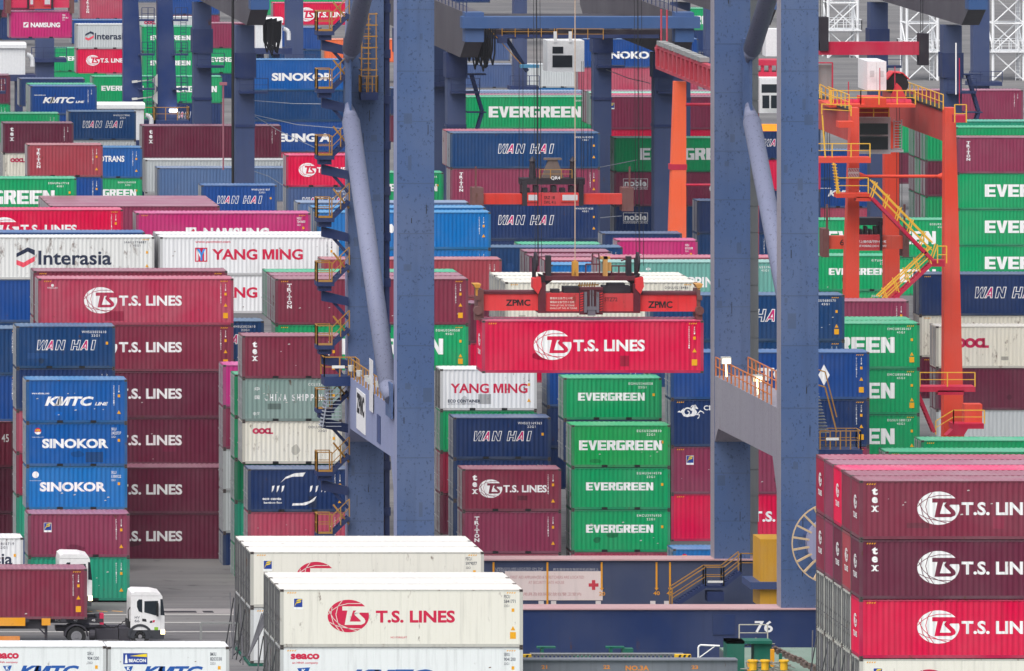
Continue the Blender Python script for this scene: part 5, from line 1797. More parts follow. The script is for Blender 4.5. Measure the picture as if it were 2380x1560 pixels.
# hoist block
m = MB(); hbox(m, 1272, 645, 1482, 655, 0.0, 0.5); hbox(m, 1272, 640, 1482, 645, 0.5, 1.1); hb = part('hoist_block', m, SDRK, spr)
m = MB(); hbox(m, 1275, 598, 1287, 650, 0.2, 0.6); hbox(m, 1462, 600, 1474, 650, 0.2, 0.6)
m.prism([(hx(1272, 0).x, hx(0, 645).z), (hx(1290, 0).x, hx(0, 655).z), (hx(1266, 0).x, hx(0, 672).z), (hx(1258, 0).x, hx(0, 640).z)], 'y', hy + 0.9, hy + 1.5)
m.prism([(hx(1482, 0).x, hx(0, 645).z), (hx(1462, 0).x, hx(0, 655).z), (hx(1484, 0).x, hx(0, 672).z), (hx(1494, 0).x, hx(0, 640).z)], 'y', hy + 0.9, hy + 1.5); part('block_post', m, OILY, hb)
for x0 in (1246, 1484):
    for dd in (0.0, 0.45, 0.9):
        m = MB(); a = hx(x0 + 6, 626, dd); m.tube(a + Vector((-0.12 + dd * 0.14, 0, 0.3)), a + Vector((-0.02 + dd * 0.14, 0, 0.3)), 0.52, 18); hbox(m, x0 + 2, 606, x0 + 5 + dd * 6, 656, dd + 0.12, dd + 0.3)
        part('rope_sheave', m, OILY, hb)
    m = MB(); m.prism([(hx(x0 - 4, 0).x, hx(0, 650).z), (hx(x0 + 14, 0).x, hx(0, 646).z), (hx(x0 + 16, 0).x, hx(0, 668).z), (hx(x0 + 8, 0).x, hx(0, 686).z), (hx(x0 - 4, 0).x, hx(0, 672).z)], 'y', hy + 0.5, hy + 1.3); part('sheave_bracket', m, SRED, hb)
m = MB(); hbox(m, 1336, 612, 1350, 646, 0.1, 0.5); hbox(m, 1340, 608, 1346, 612, 0.2, 0.4); part('cable_socket', m, OCH, hb)
m = MB(); hbox(m, 1408, 600, 1418, 646, 0.1, 0.5); hbox(m, 1402, 600, 1424, 606, 0.1, 0.5); hbox(m, 1416, 614, 1427, 634, 0.2, 0.5); part('cable_basket', m, OCH, hb)
m = MB()
for pts in ([(1368, 645), (1368, 618), (1400, 618), (1400, 645)], [(1382, 618), (1384, 592), (1398, 592), (1400, 618)], [(1428, 645), (1428, 622), (1462, 622)], [(1445, 645), (1445, 622)], [(1450, 610), (1462, 606)]):
    for (x0, y0), (x1, y1) in zip(pts, pts[1:]):
        m.bar(hx(x0, y0, 0.3), hx(x1, y1, 0.3), 0.07)
part('guard_frame', m, SDRK, hb)
m = MB()
for x in (1251, 1257, 1258.5, 1266, 1486, 1493, 1495, 1503):
    m.tube(hx(x, 622, 0.4), hx(x, 622, 0.4) + Vector((0, 1.5, 32)), 0.016, 5)
part('hoist_rope', m, BLACK, spr)
m = MB(); m.tube(hx(1343, 612, 0.3), hx(1343, 612, 0.3) + Vector((0, 0, 32)), 0.03, 6); part('power_cable', m, plain('cable_tan', (196, 170, 150), 0.6), spr)


# ------------------------------------------------------------------ road markings on the quay lane
m = MB()
for Y in (529.3, 525.6, 521.3):
    m.add([(0, Y - 0.09, 0.006), (62, Y - 0.09, 0.006), (62, Y + 0.09, 0.006), (0, Y + 0.09, 0.006)], [(0, 1, 2, 3)])
solo('lane_marking', m, plain('road_white', (214, 212, 206), 0.7), kind='structure')
m = MB()
for k in range(5):
    m.add([(48.2 + k * 0.9, 531.0, 0.006), (48.8 + k * 0.9, 530.6, 0.006), (48.9 + k * 0.9, 530.8, 0.006), (48.3 + k * 0.9, 531.2, 0.006)], [(0, 1, 2, 3)])
    m.add([(55.8, 529.8 + k * 0.4, 0.006), (56.7, 529.7 + k * 0.4, 0.006), (56.7, 529.9 + k * 0.4, 0.006), (55.8, 530.0 + k * 0.4, 0.006)], [(0, 1, 2, 3)])
solo('yellow_marking', m, plain('road_amber', (214, 160, 90), 0.7), kind='structure')
m = MB(); m.add([(51.3, 529.6, 0.008), (62, 529.6, 0.008), (62, 532.2, 0.008), (51.3, 532.2, 0.008)], [(0, 1, 2, 3)]); solo('paved_strip', m, paint('concrete_strip', (140, 136, 136), 0.8, 0.4), kind='structure')
for x0, x1 in ((51.9, 52.5), (53.0, 55.0), (55.4, 56.0)):
    m = MB(); m.box(x0, 530.2, 0.01, x1, 530.9, 0.03)
    solo('drain_grate', m, DARK, {51.9: 'small dark drain grate left of the long one in the lane', 53.0: 'long dark drain grate set in the lane', 55.4: 'small dark drain grate right of the long one in the lane'}[x0], 'drain grate', 'drain grates in the lane')

# ------------------------------------------------------------------ lorries
CABW = plain('cab_white', (232, 232, 232), 0.35)
GLASS = plain('dark_glass', (34, 42, 50), 0.12)
RUB = plain('rubber', (34, 34, 36), 0.85)
CHAS = paint('chassis', (52, 50, 58), 0.6, 0.3, 0.3)
ORP = paint('panel_orange', (232, 158, 30), 0.5, 0.3, 0.1)
TRED = plain('tail_red', (196, 40, 80), 0.4)


def wheel(parent, x, y, z, r, dep=0.32):
    m = MB(); m.tube((x, y, z), (x, y + dep, z), r, 24)
    t = part('wheel', m, RUB, parent)
    m = MB(); m.tube((x, y - 0.01, z), (x, y, z), r * 0.58, 20); m.tube((x, y - 0.05, z), (x, y - 0.01, z), r * 0.22, 10)
    for k in range(10):
        a = 2 * math.pi * k / 10; m.tube((x + r * 0.42 * math.cos(a), y - 0.03, z + r * 0.42 * math.sin(a)), (x + r * 0.42 * math.cos(a), y - 0.01, z + r * 0.42 * math.sin(a)), 0.03, 6)
    part('rim', m, paint('rim_grey', (128, 128, 132), 0.45, 0.4, 0.2), t)


def lorry(xf, Y, label, H=3.13, lettered=True, trailer=12.4):
    t = thing('container_lorry', (xf - 3, Y + 1.25, 0), label, 'lorry', 'lorries in the quay lane')

    def X(z):      # profile positions measured from the nose
        return xf - (432 - z) / 190.0

    def Z(z):
        return H - (z - 178) / 190.0 * H / 3.13
    prof = [(62, 600), (64, 260), (74, 200), (110, 182), (300, 186), (392, 206), (408, 235), (414, 330), (432, 450), (432, 600)]
    m = MB(); m.prism([(X(a), Z(b)) for a, b in prof], 'y', Y, Y + 2.45)
    cab = part('cab', m, CABW, t)
    m = MB(); m.prism([(X(40), Z(600)), (X(40), Z(690)), (X(425), Z(700)), (X(432), Z(600))], 'y', Y + 0.01, Y + 2.44); part('lower_skirt', m, plain('skirt_dark', (56, 58, 64), 0.5), t)
    m = MB(); m.prism([(X(188), Z(410)), (X(188), Z(265)), (X(150), Z(265)), (X(130), Z(290)), (X(130), Z(345)), (X(150), Z(395))], 'y', Y - 0.012, Y + 0.02); part('rear_window', m, GLASS, cab)
    m = MB(); m.prism([(X(210), Z(405)), (X(212), Z(284)), (X(360), Z(280)), (X(364), Z(440)), (X(330), Z(438))], 'y', Y - 0.014, Y + 0.02); part('door_window', m, GLASS, cab)
    m = MB(); m.prism([(X(386), Z(262)), (X(411), Z(262)), (X(433), Z(440)), (X(388), Z(436))], 'y', Y - 0.010, Y + 2.46); part('windscreen', m, GLASS, cab)
    m = MB(); m.box(X(340), Y - 0.28, Z(445), X(362), Y - 0.1, Z(300)); part('mirror', m, BLACK, cab)
    m = MB()
    for a, b, c, d in ((183, 200, 184, 598), (390, 445, 391, 600), (70, 225, 392, 228)):
        m.box(X(a), Y - 0.006, Z(d), X(c), Y, Z(b))
    part('door_seam', m, plain('seam_grey', (150, 150, 152), 0.5), cab)
    m = MB(); m.prism([(X(188), Z(475)), (X(230), Z(480)), (X(236), Z(510)), (X(188), Z(504))], 'y', Y - 0.008, Y); part('door_handle', m, BLACK, cab)
    if lettered:
        b = MB(); put_text(b, 'HV', X(107), Z(476), 0.155, 0.28, Y - 0.006); put_text(b, '66', X(105), Z(515), 0.155, 0.28, Y - 0.006); part('lettering', b, INKL, cab)
        b = MB(); b.poly([(X(270), Z(523)), (X(276), Z(500)), (X(300), Z(496)), (X(296), Z(520))], Y - 0.006); b.mi = 1; b.poly([(X(299), Z(518)), (X(304), Z(494)), (X(328), Z(490)), (X(324), Z(514))], Y - 0.006); part('emblem', b, [BLACK, RED], cab)
        m = MB(); m.box(X(320), Y - 0.006, Z(600), X(362), Y, Z(568)); part('green_sticker', m, plain('sticker_green', (140, 190, 50), 0.5), cab)
    m = MB(); m.box(X(390), Y - 0.01, Z(645), xf + 0.02, Y + 0.35, Z(598)); part('headlight', m, LAMP, cab)
    wz, r = Z(668), 0.54
    wz = r
    m = MB(); n = 14
    cx = X(165)
    vs = []
    for k in range(n + 1):
        a = math.pi * k / n; vs += [(cx + 0.72 * math.cos(a), wz + 0.72 * math.sin(a)), (cx + 0.58 * math.cos(a), wz + 0.58 * math.sin(a))]
    for k in range(n):
        m.prism([vs[2 * k], vs[2 * k + 2], vs[2 * k + 3], vs[2 * k + 1]], 'y', Y - 0.03, Y + 0.5)
    part('wheel_arch', m, plain('skirt_dark', (56, 58, 64), 0.5), t)
    rx = cx - 3.66
    for x in (cx, rx):
        wheel(t, x, Y + 0.02, r, r); wheel(t, x, Y + 2.1, r, r)
    m = MB()
    for k in range(n):
        a0, a1 = math.pi * k / n, math.pi * (k + 1) / n
        m.prism([(rx + 0.70 * math.cos(a0), r + 0.70 * math.sin(a0)), (rx + 0.70 * math.cos(a1), r + 0.70 * math.sin(a1)), (rx + 0.62 * math.cos(a1), r + 0.62 * math.sin(a1)), (rx + 0.62 * math.cos(a0), r + 0.62 * math.sin(a0))], 'y', Y, Y + 0.55)
    part('mudguard', m, CHAS, t)
    m = MB(); m.box(rx - 1.1, Y + 0.7, 0.75, X(60), Y + 1.75, 1.0); m.box(X(60) - 2.0, Y + 0.05, 0.35, X(60) - 0.7, Y + 0.8, 0.95); m.box(X(60) - 0.65, Y + 0.05, 0.3, X(62), Y + 0.9, 1.0)
    m.tube((X(60) - 2.35, Y + 0.1, 0.62), (X(60) - 2.05, Y + 0.1, 0.62), 0.3, 12); m.box(rx - 0.3, Y + 0.4, 1.0, rx + 0.8, Y + 2.0, 1.18); part('tractor_frame', m, CHAS, t)
    m = MB(); m.box(X(40), Y + 0.3, 1.0, X(60), Y + 2.1, 1.35)
    pts = [Vector((X(30), Y + 0.5, 1.5))]
    for k in range(1, 24):
        q = k / 23
        pts.append(Vector((X(30) - 1.7 * q, Y + 0.5 + 0.05 * math.sin(k * 2.2), 1.5 - 0.5 * math.sin(math.pi * q) + 0.05 * math.cos(k * 2.2))))
    m.path(pts, 0.025, 5); m.path([(X(45), Y + 0.2, 1.0), (X(38), Y + 0.2, 2.0), (X(60), Y + 0.2, 2.2)], 0.035); part('air_hose', m, BLACK, t)
    tx1 = rx + 1.55
    tx0 = tx1 - trailer - 0.7
    m = MB(); m.box(tx0, Y + 0.25, 1.28, tx1, Y + 0.42, 1.56); m.box(tx0, Y + 2.05, 1.28, tx1, Y + 2.2, 1.56)
    for k in range(7):
        xx = tx0 + k * (tx1 - tx0 - 0.3) / 6; m.box(xx, Y, 1.36, xx + 0.3, Y + 2.44, 1.56)
    m.box(tx0 + 5, Y + 0.25, 0.95, tx1 - 3.2, Y + 0.42, 1.28); tr = part('trailer_frame', m, CHAS, t)
    m = MB(); m.box(tx1 - 3.35, Y + 0.2, 0.1, tx1 - 3.2, Y + 0.4, 1.3); m.box(tx1 - 3.45, Y + 0.1, 0.05, tx1 - 3.1, Y + 0.5, 0.12); m.bar((tx1 - 3.9, Y + 0.3, 1.2), (tx1 - 3.3, Y + 0.3, 0.6), 0.08); part('landing_leg', m, CHAS, tr)
    m = MB(); m.box(tx1 - 0.2, Y + 0.02, 1.22, tx1 + 0.02, Y + 0.5, 1.85); part('end_marker', m, TRED, tr)
    m = MB(); m.box(tx1 - 6.5, Y - 0.02, 1.15, tx1 - 4.5, Y + 0.03, 1.62); m.box(tx1 - 3.55, Y - 0.02, 1.18, tx1 - 3.05, Y + 0.03, 1.58); part('side_panel', m, ORP, tr)
    m = MB(); m.box(tx1 - 9.0, Y + 0.02, 0.12, tx1 - 4.8, Y + 0.1, 0.55); part('side_guard', m, paint('guard_orange', (224, 140, 60), 0.5, 0.4, 0.3), tr)
    b = MB(); put_text(b, "HC/90", tx1 - 2.75, 1.38, 0.13, 0.5, Y + 0.24); put_text(b, "40'", tx1 - 1.7, 1.38, 0.13, 0.25, Y + 0.24); put_text(b, '45', tx1 - 0.65, 1.38, 0.13, 0.2, Y + 0.24); part('lettering', b, WHITE, tr)
    for k in (1.2, 2.5):
        wheel(t, tx0 + k, Y + 0.02, r, r)
    return tx1


p = at(382.4, 1501, 40.4)
lorry(p.x, p.y, 'white lorry with HV 66 on its cab pulling a maroon container')
q = at(202.5, 1322.8, 40.4)
container(Vector((q.x - 12.192, p.y, q.z - 2.896)), 40, 1, 'none', 'maroon', 'maroon container riding on the lorry with HV 66', 'containers carried by lorries', 40.4, code=('FCIU7200208', 'v'))
p = at(214, 1426, 39.26)
lorry(p.x, p.y, 'white lorry mostly hidden behind the maroon container on the nearer lorry', 3.55, False, 6.2)
q = at(54, 1250.4, 39.26)
container(Vector((q.x - 6.058, p.y, q.z - 2.591)), 20, 0, 'inter20', 'white', 'white container with dark letters at the left edge behind the lorry', 'containers carried by lorries', 39.26, code=('IAAU2816719', 'h'))

# ------------------------------------------------------------------ the ship below
HULL = paint('hull_grey', (92, 98, 106), 0.6, 0.3, 0.2)
DGREEN = paint('deck_green', (112, 132, 120), 0.7, 0.5, 0.35)
FGREEN = paint('fitting_green', (22, 98, 82), 0.55, 0.4, 0.3)
ship = thing('container_ship', (60, 452, -4.5), 'container ship deck with a grey numbered hatch coaming, green fittings and lashing rods', 'ship')
m = MB(); m.box(-140, 428, -6, 200, 464, 4.9); m.box(77, 464, -6, 200, 475, 4.9); part('hull', m, HULL, ship)
m = MB(); m.box(-140, 428, 4.9, 200, 464, 5.0); m.box(77, 464, 4.9, 200, 475, 5.0); part('deck', m, DGREEN, ship)
a, c = at(1205, 1535, 45.6), at(1714, 1600, 45.6)
m = MB(); m.box(a.x, a.y, 5.0, c.x, a.y + 0.5, a.z); m.box(a.x, a.y - 0.12, a.z, c.x, a.y + 0.7, a.z + 0.06)
co = part('hatch_coaming', m, paint('coaming_grey', (112, 118, 128), 0.55, 0.4, 0.25, 0.4), ship)
b = MB()
for tx, z0, z1, y0, y1 in (('21', 822, 862, 1518, 1545), ('22', 1258, 1305, 1518, 1545), ('NO.3A', 1415, 1580, 1521, 1556), ('23', 1880, 1927, 1520, 1546)):
    u, v = at(988 + z0 / 3.0369, 1046.2 + y1 / 3.0369, 45.6), at(988 + z1 / 3.0369, 1046.2 + y0 / 3.0369, 45.6)
    put_text(b, tx, u.x, u.z, v.z - u.z, v.x - u.x, a.y - 0.006, 0.03)
part('lettering', b, plain('coaming_orange', (226, 140, 50), 0.5), co)
hz = MB()
for x0, x1 in ((1214, 1231), (1569, 1602)):
    u, v = at(x0, 1533, 45.4), at(x1, 1522, 45.4)
    k0 = 0
    n = int((v.x - u.x) / 0.12)
    for k in range(n):
        hz.mi = k % 2; xx = u.x + k * 0.12
        hz.add([(xx, u.y, u.z), (xx + 0.12, u.y, u.z), (xx + 0.22, u.y, v.z), (xx + 0.10, u.y, v.z)], [(0, 1, 2, 3)])
    hz.mi = 0; hz.box(u.x, u.y + 0.01, u.z, v.x + 0.1, u.y + 0.3, v.z)
part('hazard_board', hz, [plain('hazard_yellow', (236, 190, 40), 0.5), BLACK], ship)
m = MB()
for k in range(38):
    x = 1236 + k * 9.2
    u = at(x, 1532, 45.2)
    if 1565 < x < 1605:
        continue
    m.box(u.x, u.y, u.z - 0.1, u.x + 0.09, u.y + 0.25, u.z + 0.24)
u, v = at(1234, 1522, 45.2), at(1590, 1522, 45.2); m.box(u.x, u.y, u.z - 0.04, v.x, u.y + 0.5, u.z + 0.04); part('coaming_stay', m, paint('stay_grey', (120, 124, 128), 0.6, 0.5, 0.5), ship)
for x0, x1, y0, y1 in ((1258, 1264, 1505, 1532), (1345, 1352, 1527, 1540), (1418, 1424, 1505, 1530), (1447, 1472, 1508, 1532), (1532, 1540, 1520, 1532)):
    m = MB(); u, v = at(x0, y1, 45.0), at(x1, y0, 45.0); m.box(u.x, u.y, u.z, v.x, u.y + 0.5, v.z)
    if x1 - x0 < 8:
        m.box(u.x - 0.2, u.y, v.z - 0.05, u.x + 0.75, u.y + 0.4, v.z + 0.03)
    part('deck_fitting', m, FGREEN, ship)
m = MB(); u = at(1623, 1532, 45.2); m.path([u, u + Vector((0, 0, 0.62)), u + Vector((0.1, 0, 0.72)), u + Vector((1.1, 0, 0.68))], 0.045, 8); m.path([u + Vector((0.02, 0, 0.05)), u + Vector((0.85, 0, 0.66))], 0.03, 6); part('davit', m, WHITE, ship)
# winch platform and railing
u, v = at(1690, 1533, 44.8), at(1795, 1490, 44.8)
m = MB(); m.box(u.x, u.y, 5.0, u.x + 0.9, u.y + 1.2, v.z); m.box(u.x, u.y, v.z - 0.15, v.x, u.y + 1.2, v.z); m.box(v.x - 0.9, u.y + 0.2, 5.0, v.x, u.y + 1.2, v.z - 0.15); part('winch_platform', m, FGREEN, ship)
m = MB(); rail(m, [at(1718, 1490, 44.7), at(1784, 1490, 44.7)], 0.85, 0.75, 0.025); part('handrail', m, paint('rail_pale', (190, 186, 172), 0.5, 0.3, 0.3), ship)
m = MB()
for k in range(26):
    u = at(1715 + random.random() * 75, 1488 + random.random() * 8, 44.7); m.path([u, u + Vector((random.uniform(-0.4, 0.4), 0.1, random.uniform(-0.1, 0.1))), u + Vector((random.uniform(-0.6, 0.6), 0.2, random.uniform(-0.25, 0.05)))], 0.03, 5)
for k in range(34):
    u = at(1745 + random.random() * 95, 1535 + random.random() * 24, 45.6); m.path([u, u + Vector((random.uniform(-0.5, 0.5), 0, random.uniform(-0.2, 0.15))), u + Vector((random.uniform(-0.8, 0.8), 0.1, random.uniform(-0.3, 0.1)))], 0.028, 5)
part('coiled_wire', m, paint('wire_grey', (150, 148, 142), 0.6, 0.5, 0.5), ship)
for x in (1750, 1778, 1822):
    m = MB(); u = at(x, 1557, 45.6); m.tube(u, u + Vector((0, 0, 0.42)), 0.20, 10); m.tube(u + Vector((0, 0, 0.42)), u + Vector((0, 0, 0.5)), 0.26, 10); part('bollard', m, plain('bollard_yellow', (236, 180, 30), 0.5), ship)
for x0, x1, y0, y1 in ((1700, 1712, 1536, 1562), (1738, 1746, 1536, 1560), (1792, 1800, 1510, 1550), (1812, 1818, 1520, 1552)):
    m = MB(); u, v = at(x0, y1, 45.3), at(x1, y0, 45.3); m.box(u.x, u.y, u.z, v.x, u.y + 0.25, v.z); part('deck_post', m, [FGREEN, ORP, WHITE][int(x0) % 3], ship)
for k in range(11):
    m = MB(); u = at(1796 + k * 9 + random.random() * 4, 1512 + k * 4.2 + random.random() * 3, 44.6 + k * 0.05)
    m.box(u.x, u.y, u.z - 0.1, u.x + 0.32, u.y + 0.4, u.z + 0.14); m.box(u.x + 0.06, u.y - 0.1, u.z + 0.14, u.x + 0.2, u.y + 0.2, u.z + 0.22)
    part('lashing_socket', m, paint('socket_rust', (108, 92, 86), 0.7, 0.5, 0.7), ship)
# hatch covers under the deck stacks
for x, y, s_, L_, n_ in ((1998, 1117.7, 47.2, 12.3, 5), (651.5, 1370.5, 46.25, 12.3, 3), (582.3, 1283.3, 44.5, 12.3, 3), (-35, 1503, 46.7, 12.4, 1)):
    u = at(x, y, s_)
    zt = u.z - (11.7 if n_ == 5 else 5.83 if n_ == 3 else 2.62)
    m = MB(); m.box(u.x - 0.1, u.y - 0.1, 5.0, u.x + L_, u.y + 2.5 * n_, zt); part('hatch_cover', m, FGREEN, ship)
# lashing rods crossing the door ends
rodm = paint('rod_dark', (88, 88, 94), 0.5, 0.4, 0.4)
for x, y, s_, n_, z0 in ((651.5, 1370.5, 46.25, 3, 0), (582.3, 1283.3, 44.5, 3, 0), (1998, 1117.7, 47.2, 5, -5.9)):
    u = at(x, y, s_)
    for i in range(n_):
        ya = u.y + 2.5 * i
        for (y0, za), (y1, zb) in (((0.2, -3.0), (2.2, -6.4)), ((2.2, -3.0), (0.2, -6.4)), ((0.1, -5.4), (1.5, -6.8)), ((2.3, -5.4), (1.0, -6.8))):
            m = MB(); m.tube((u.x - 0.16 - random.random() * 0.2, ya + y0, u.z + za + z0), (u.x - 0.35 - random.random() * 0.3, ya + y1, max(5.05, u.z + zb + z0)), 0.035, 5)
            part('lashing_rod', m, rodm, ship)
for k in range(8):
    u = at(596 - k * 3, 1490 + k * 6, 45.3)
    m = MB(); m.tube(u, u + Vector((1.3 - k * 0.06, 1.2, 2.2)), 0.035, 5); part('lashing_rod', m, rodm, ship)
m = MB(); a = at(467, 1488, 44.0); rail(m, [a, a + Vector((1.9, 0, 0))], 0.9, 1.9, 0.05, False); part('gangway_frame', m, STEELG, ship)


# ------------------------------------------------------------------ blue rail gantries over the far yard
SN, SFR = 27.5, 26.3
YN, YR = F / SN, F / SFR
RB = paint('gantry_blue', (60, 74, 112), 0.55, 0.3, 0.05, 0.3, 0.4)
RBL = paint('gantry_beam_blue', (58, 88, 136), 0.5, 0.3, 0.05, 0.25, 0.4)
RBG = paint('gantry_girder_grey', (84, 80, 88), 0.65, 0.4, 0.15, 0.5, 0.4)
CABT = plain('cabin_white', (230, 232, 234), 0.4)
FEST = plain('cable_black', (28, 28, 34), 0.7)


def gantry(xl, xr, label, trolley=False, festoon=0, ladders=(), up=0.0):
    X0, X1 = (xl - VX) / SN, (xr - VX) / SN
    t = thing('rail_gantry_crane', ((X0 + X1) / 2, (YN + YR) / 2, 0), label, 'crane', 'blue gantry cranes over the far yard')
    for X in (X0, X1):
        for Y in (YN, YR):
            m = MB(); m.box(X, Y, 0.8, X + 1.55, Y + 1.7, 18.9 + up); leg = part('leg', m, RB, t)
            m = MB(); m.box(X - 0.12, Y - 0.15, 17.2, X + 1.67, Y + 1.8, 19.3); m.box(X - 0.06, Y - 0.06, 13.0, X + 1.61, Y + 1.76, 13.25); part('leg_cap', m, NAVY, leg)
            m = MB(); m.box(X + 0.2, Y - 0.9, 15.9, X + 2.6, Y + 0.2, 16.1); rail(m, [(X + 0.2, Y - 0.85, 16.1), (X + 2.6, Y - 0.85, 16.1)], 1.1, 1.2, 0.03); part('leg_platform', m, NAVY, leg)
        m = MB(); m.prism([(745.2, 21.0 + up), (748.5, 19.4 + up), (796, 19.4 + up), (799.5, 21.0 + up), (799.5, 23.3 + up), (745.2, 23.3 + up)], 'x', X + 0.02, X + 1.5); g = part('girder', m, RBG, t)
        m = MB(); m.box(X - 0.03, 744.9, 20.9 + up, X + 1.53, 746.6, 23.36 + up); part('girder_end', m, RBL, g)
        m = MB(); rail(m, [(X + 0.1, 745, 23.3 + up), (X + 0.1, 799, 23.3 + up)], 1.1, 2.2, 0.03); part('handrail', m, NAVY, g)
    for Y in (YN, YR):
        m = MB(); m.box(X0 + 1.55, Y + 0.2, 1.0, X1, Y + 1.5, 2.5); m.box(X0 - 0.8, Y + 0.1, 0.3, X0 + 2.4, Y + 1.6, 0.8); m.box(X1 - 0.8, Y + 0.1, 0.3, X1 + 2.4, Y + 1.6, 0.8); part('sill_beam', m, RB, t)
    m = MB(); m.box(X0 - 0.3, 744.6, 22.05, X1 + 2.0, 746.2, 23.0) if trolley else m.box(X0, 797.5, 21.3 + up, X1 + 1.5, 799, 23.0 + up); part('tie_beam', m, RBL, t)
    if festoon:
        m = MB()
        for k in range(14):
            x = X1 + 1.9 + (k % 7) * 0.17; y = 747 + k * 0.5
            d = 2.4 + 0.4 * math.sin(k * 1.7)
            m.path([(x - 0.25, y, 22.4), (x - 0.22, y, 22.4 - d * 0.8), (x - 0.05, y + 0.05, 22.4 - d), (x + 0.12, y + 0.1, 22.4 - d * 0.7), (x + 0.15, y + 0.1, 22.4)], 0.07, 6)
        part('festoon_cables', m, FEST, t)
    if ladders:
        for X in [(X0, X1)[q] for q in ladders]:
            m = MB(); z0 = 8.0
            for q in range(3):
                zb = z0 + q * 3.2
                x0, x1 = (X + 2.0, X + 2.9) if q % 2 else (X + 2.9, X + 2.0)
                m.bar((x0, YN - 0.5, zb), (x1, YN - 0.5, zb + 3.1), 0.08, 0.25); m.bar((x0, YN + 0.3, zb), (x1, YN + 0.3, zb + 3.1), 0.08, 0.25)
                for k in range(9):
                    m.box(x0 + (x1 - x0) * k / 9 - 0.12, YN - 0.5, zb + 0.1 + k * 0.34, x0 + (x1 - x0) * k / 9 + 0.14, YN + 0.3, zb + 0.14 + k * 0.34)
                m.box(X + 1.6, YN - 0.6, zb + 3.05, X + 3.2, YN + 0.4, zb + 3.15)
            part('stair', m, NAVY, t)
    return t, X0, X1


gantry(-60, 549, 'blue rail gantry crane at the upper left with bundled black cables beside its leg', festoon=1, up=2.7)
g1, X0, X1 = gantry(1040, 1521, 'blue rail gantry crane at the top centre with a white operator cab', True, 0, (0,))
gantry(1713, 2193, 'blue rail gantry crane at the upper right with a rust streaked brown girder', ladders=(1,), up=2.7)
m = MB()
for k in range(16):
    x = X0 + 1.75 + (k % 6) * 0.28; y = 748 + k * 0.6; d = 3.2 + 0.5 * math.sin(k * 1.3)
    m.path([(x - 0.25, y, 21.9), (x - 0.22, y, 21.9 - d * 0.8), (x - 0.05, y + 0.05, 21.9 - d), (x + 0.12, y + 0.1, 21.9 - d * 0.7), (x + 0.15, y + 0.1, 21.9)], 0.075, 6)
part('festoon_cables', m, FEST, g1)
m = MB(); m.box(X0 + 1.7, 752, 21.0, X1 - 0.2, 776, 21.5); m.box(X0 + 3, 764, 20.2, X1 - 2, 768, 21.0)
for k in range(9):
    x = X0 + 3.0 + k * 1.4; m.box(x, 753, 21.5, x + 0.9, 755.5, 21.8 + 0.15 * (k % 3)); m.tube((x + 0.2, 752.6, 20.9), (x + 0.9, 752.6, 20.9), 0.18, 8)
tr = part('trolley', m, OILY, g1)
m = MB(); m.bar((X0 + 4.2, 753, 21.2), (X0 + 6.4, 754, 17.9), 0.22, 0.3); part('cable_arm', m, RB, tr)
m = MB(); m.box(X0 + 3.6, 751.6, 20.4, X0 + 4.4, 752, 21.0); m.bar((X0 + 1.6, 752, 20.95), (X1 - 0.3, 752, 20.95), 0.25, 0.3); part('trolley_beam', m, NAVY, tr)
m = MB(); rail(m, [(X0 + 4, 751.9, 20.9), (X0 + 8.4, 751.9, 20.9)], 0.9, 1.1, 0.03); rail(m, [(X0 + 8.6, 751.9, 20.7), (X0 + 12.5, 751.9, 20.7)], 0.9, 1.0, 0.03); m.bar((X0 + 2.8, 751.8, 21.7), (X0 + 5.8, 751.8, 18.4), 0.07); part('handrail', m, YRAIL, tr)

SC = 27.75
a, c = at(1268, 165, SC), at(1354, 93, SC)
m = MB(); m.box(a.x, a.y - 1.0, a.z, c.x, a.y + 1.6, c.z); cab = part('operator_cab', m, CABT, g1)
for x0, x1, y0, y1 in ((1280, 1305, 107, 123), (1280, 1326, 127, 155)):
    u, v = at(x0, y1, SC), at(x1, y0, SC); m = MB(); m.box(u.x, a.y - 1.03, u.z, v.x, a.y - 0.99, v.z); part('window', m, GLASS, cab)
for x0 in (1283, 1318):
    u, v = at(x0, 97, SC), at(x0 + 7, 80, SC); m = MB(); m.box(u.x, a.y - 1.06, u.z, v.x, a.y - 0.9, v.z + 0.3); part('cab_hanger', m, CABT, cab)
u, v = at(1208, 157, SC), at(1251, 150, SC); m = MB(); m.box(u.x, a.y - 0.6, u.z, v.x, a.y + 0.2, v.z); part('cooling_unit', m, plain('unit_sky', (90, 160, 200), 0.4), g1)


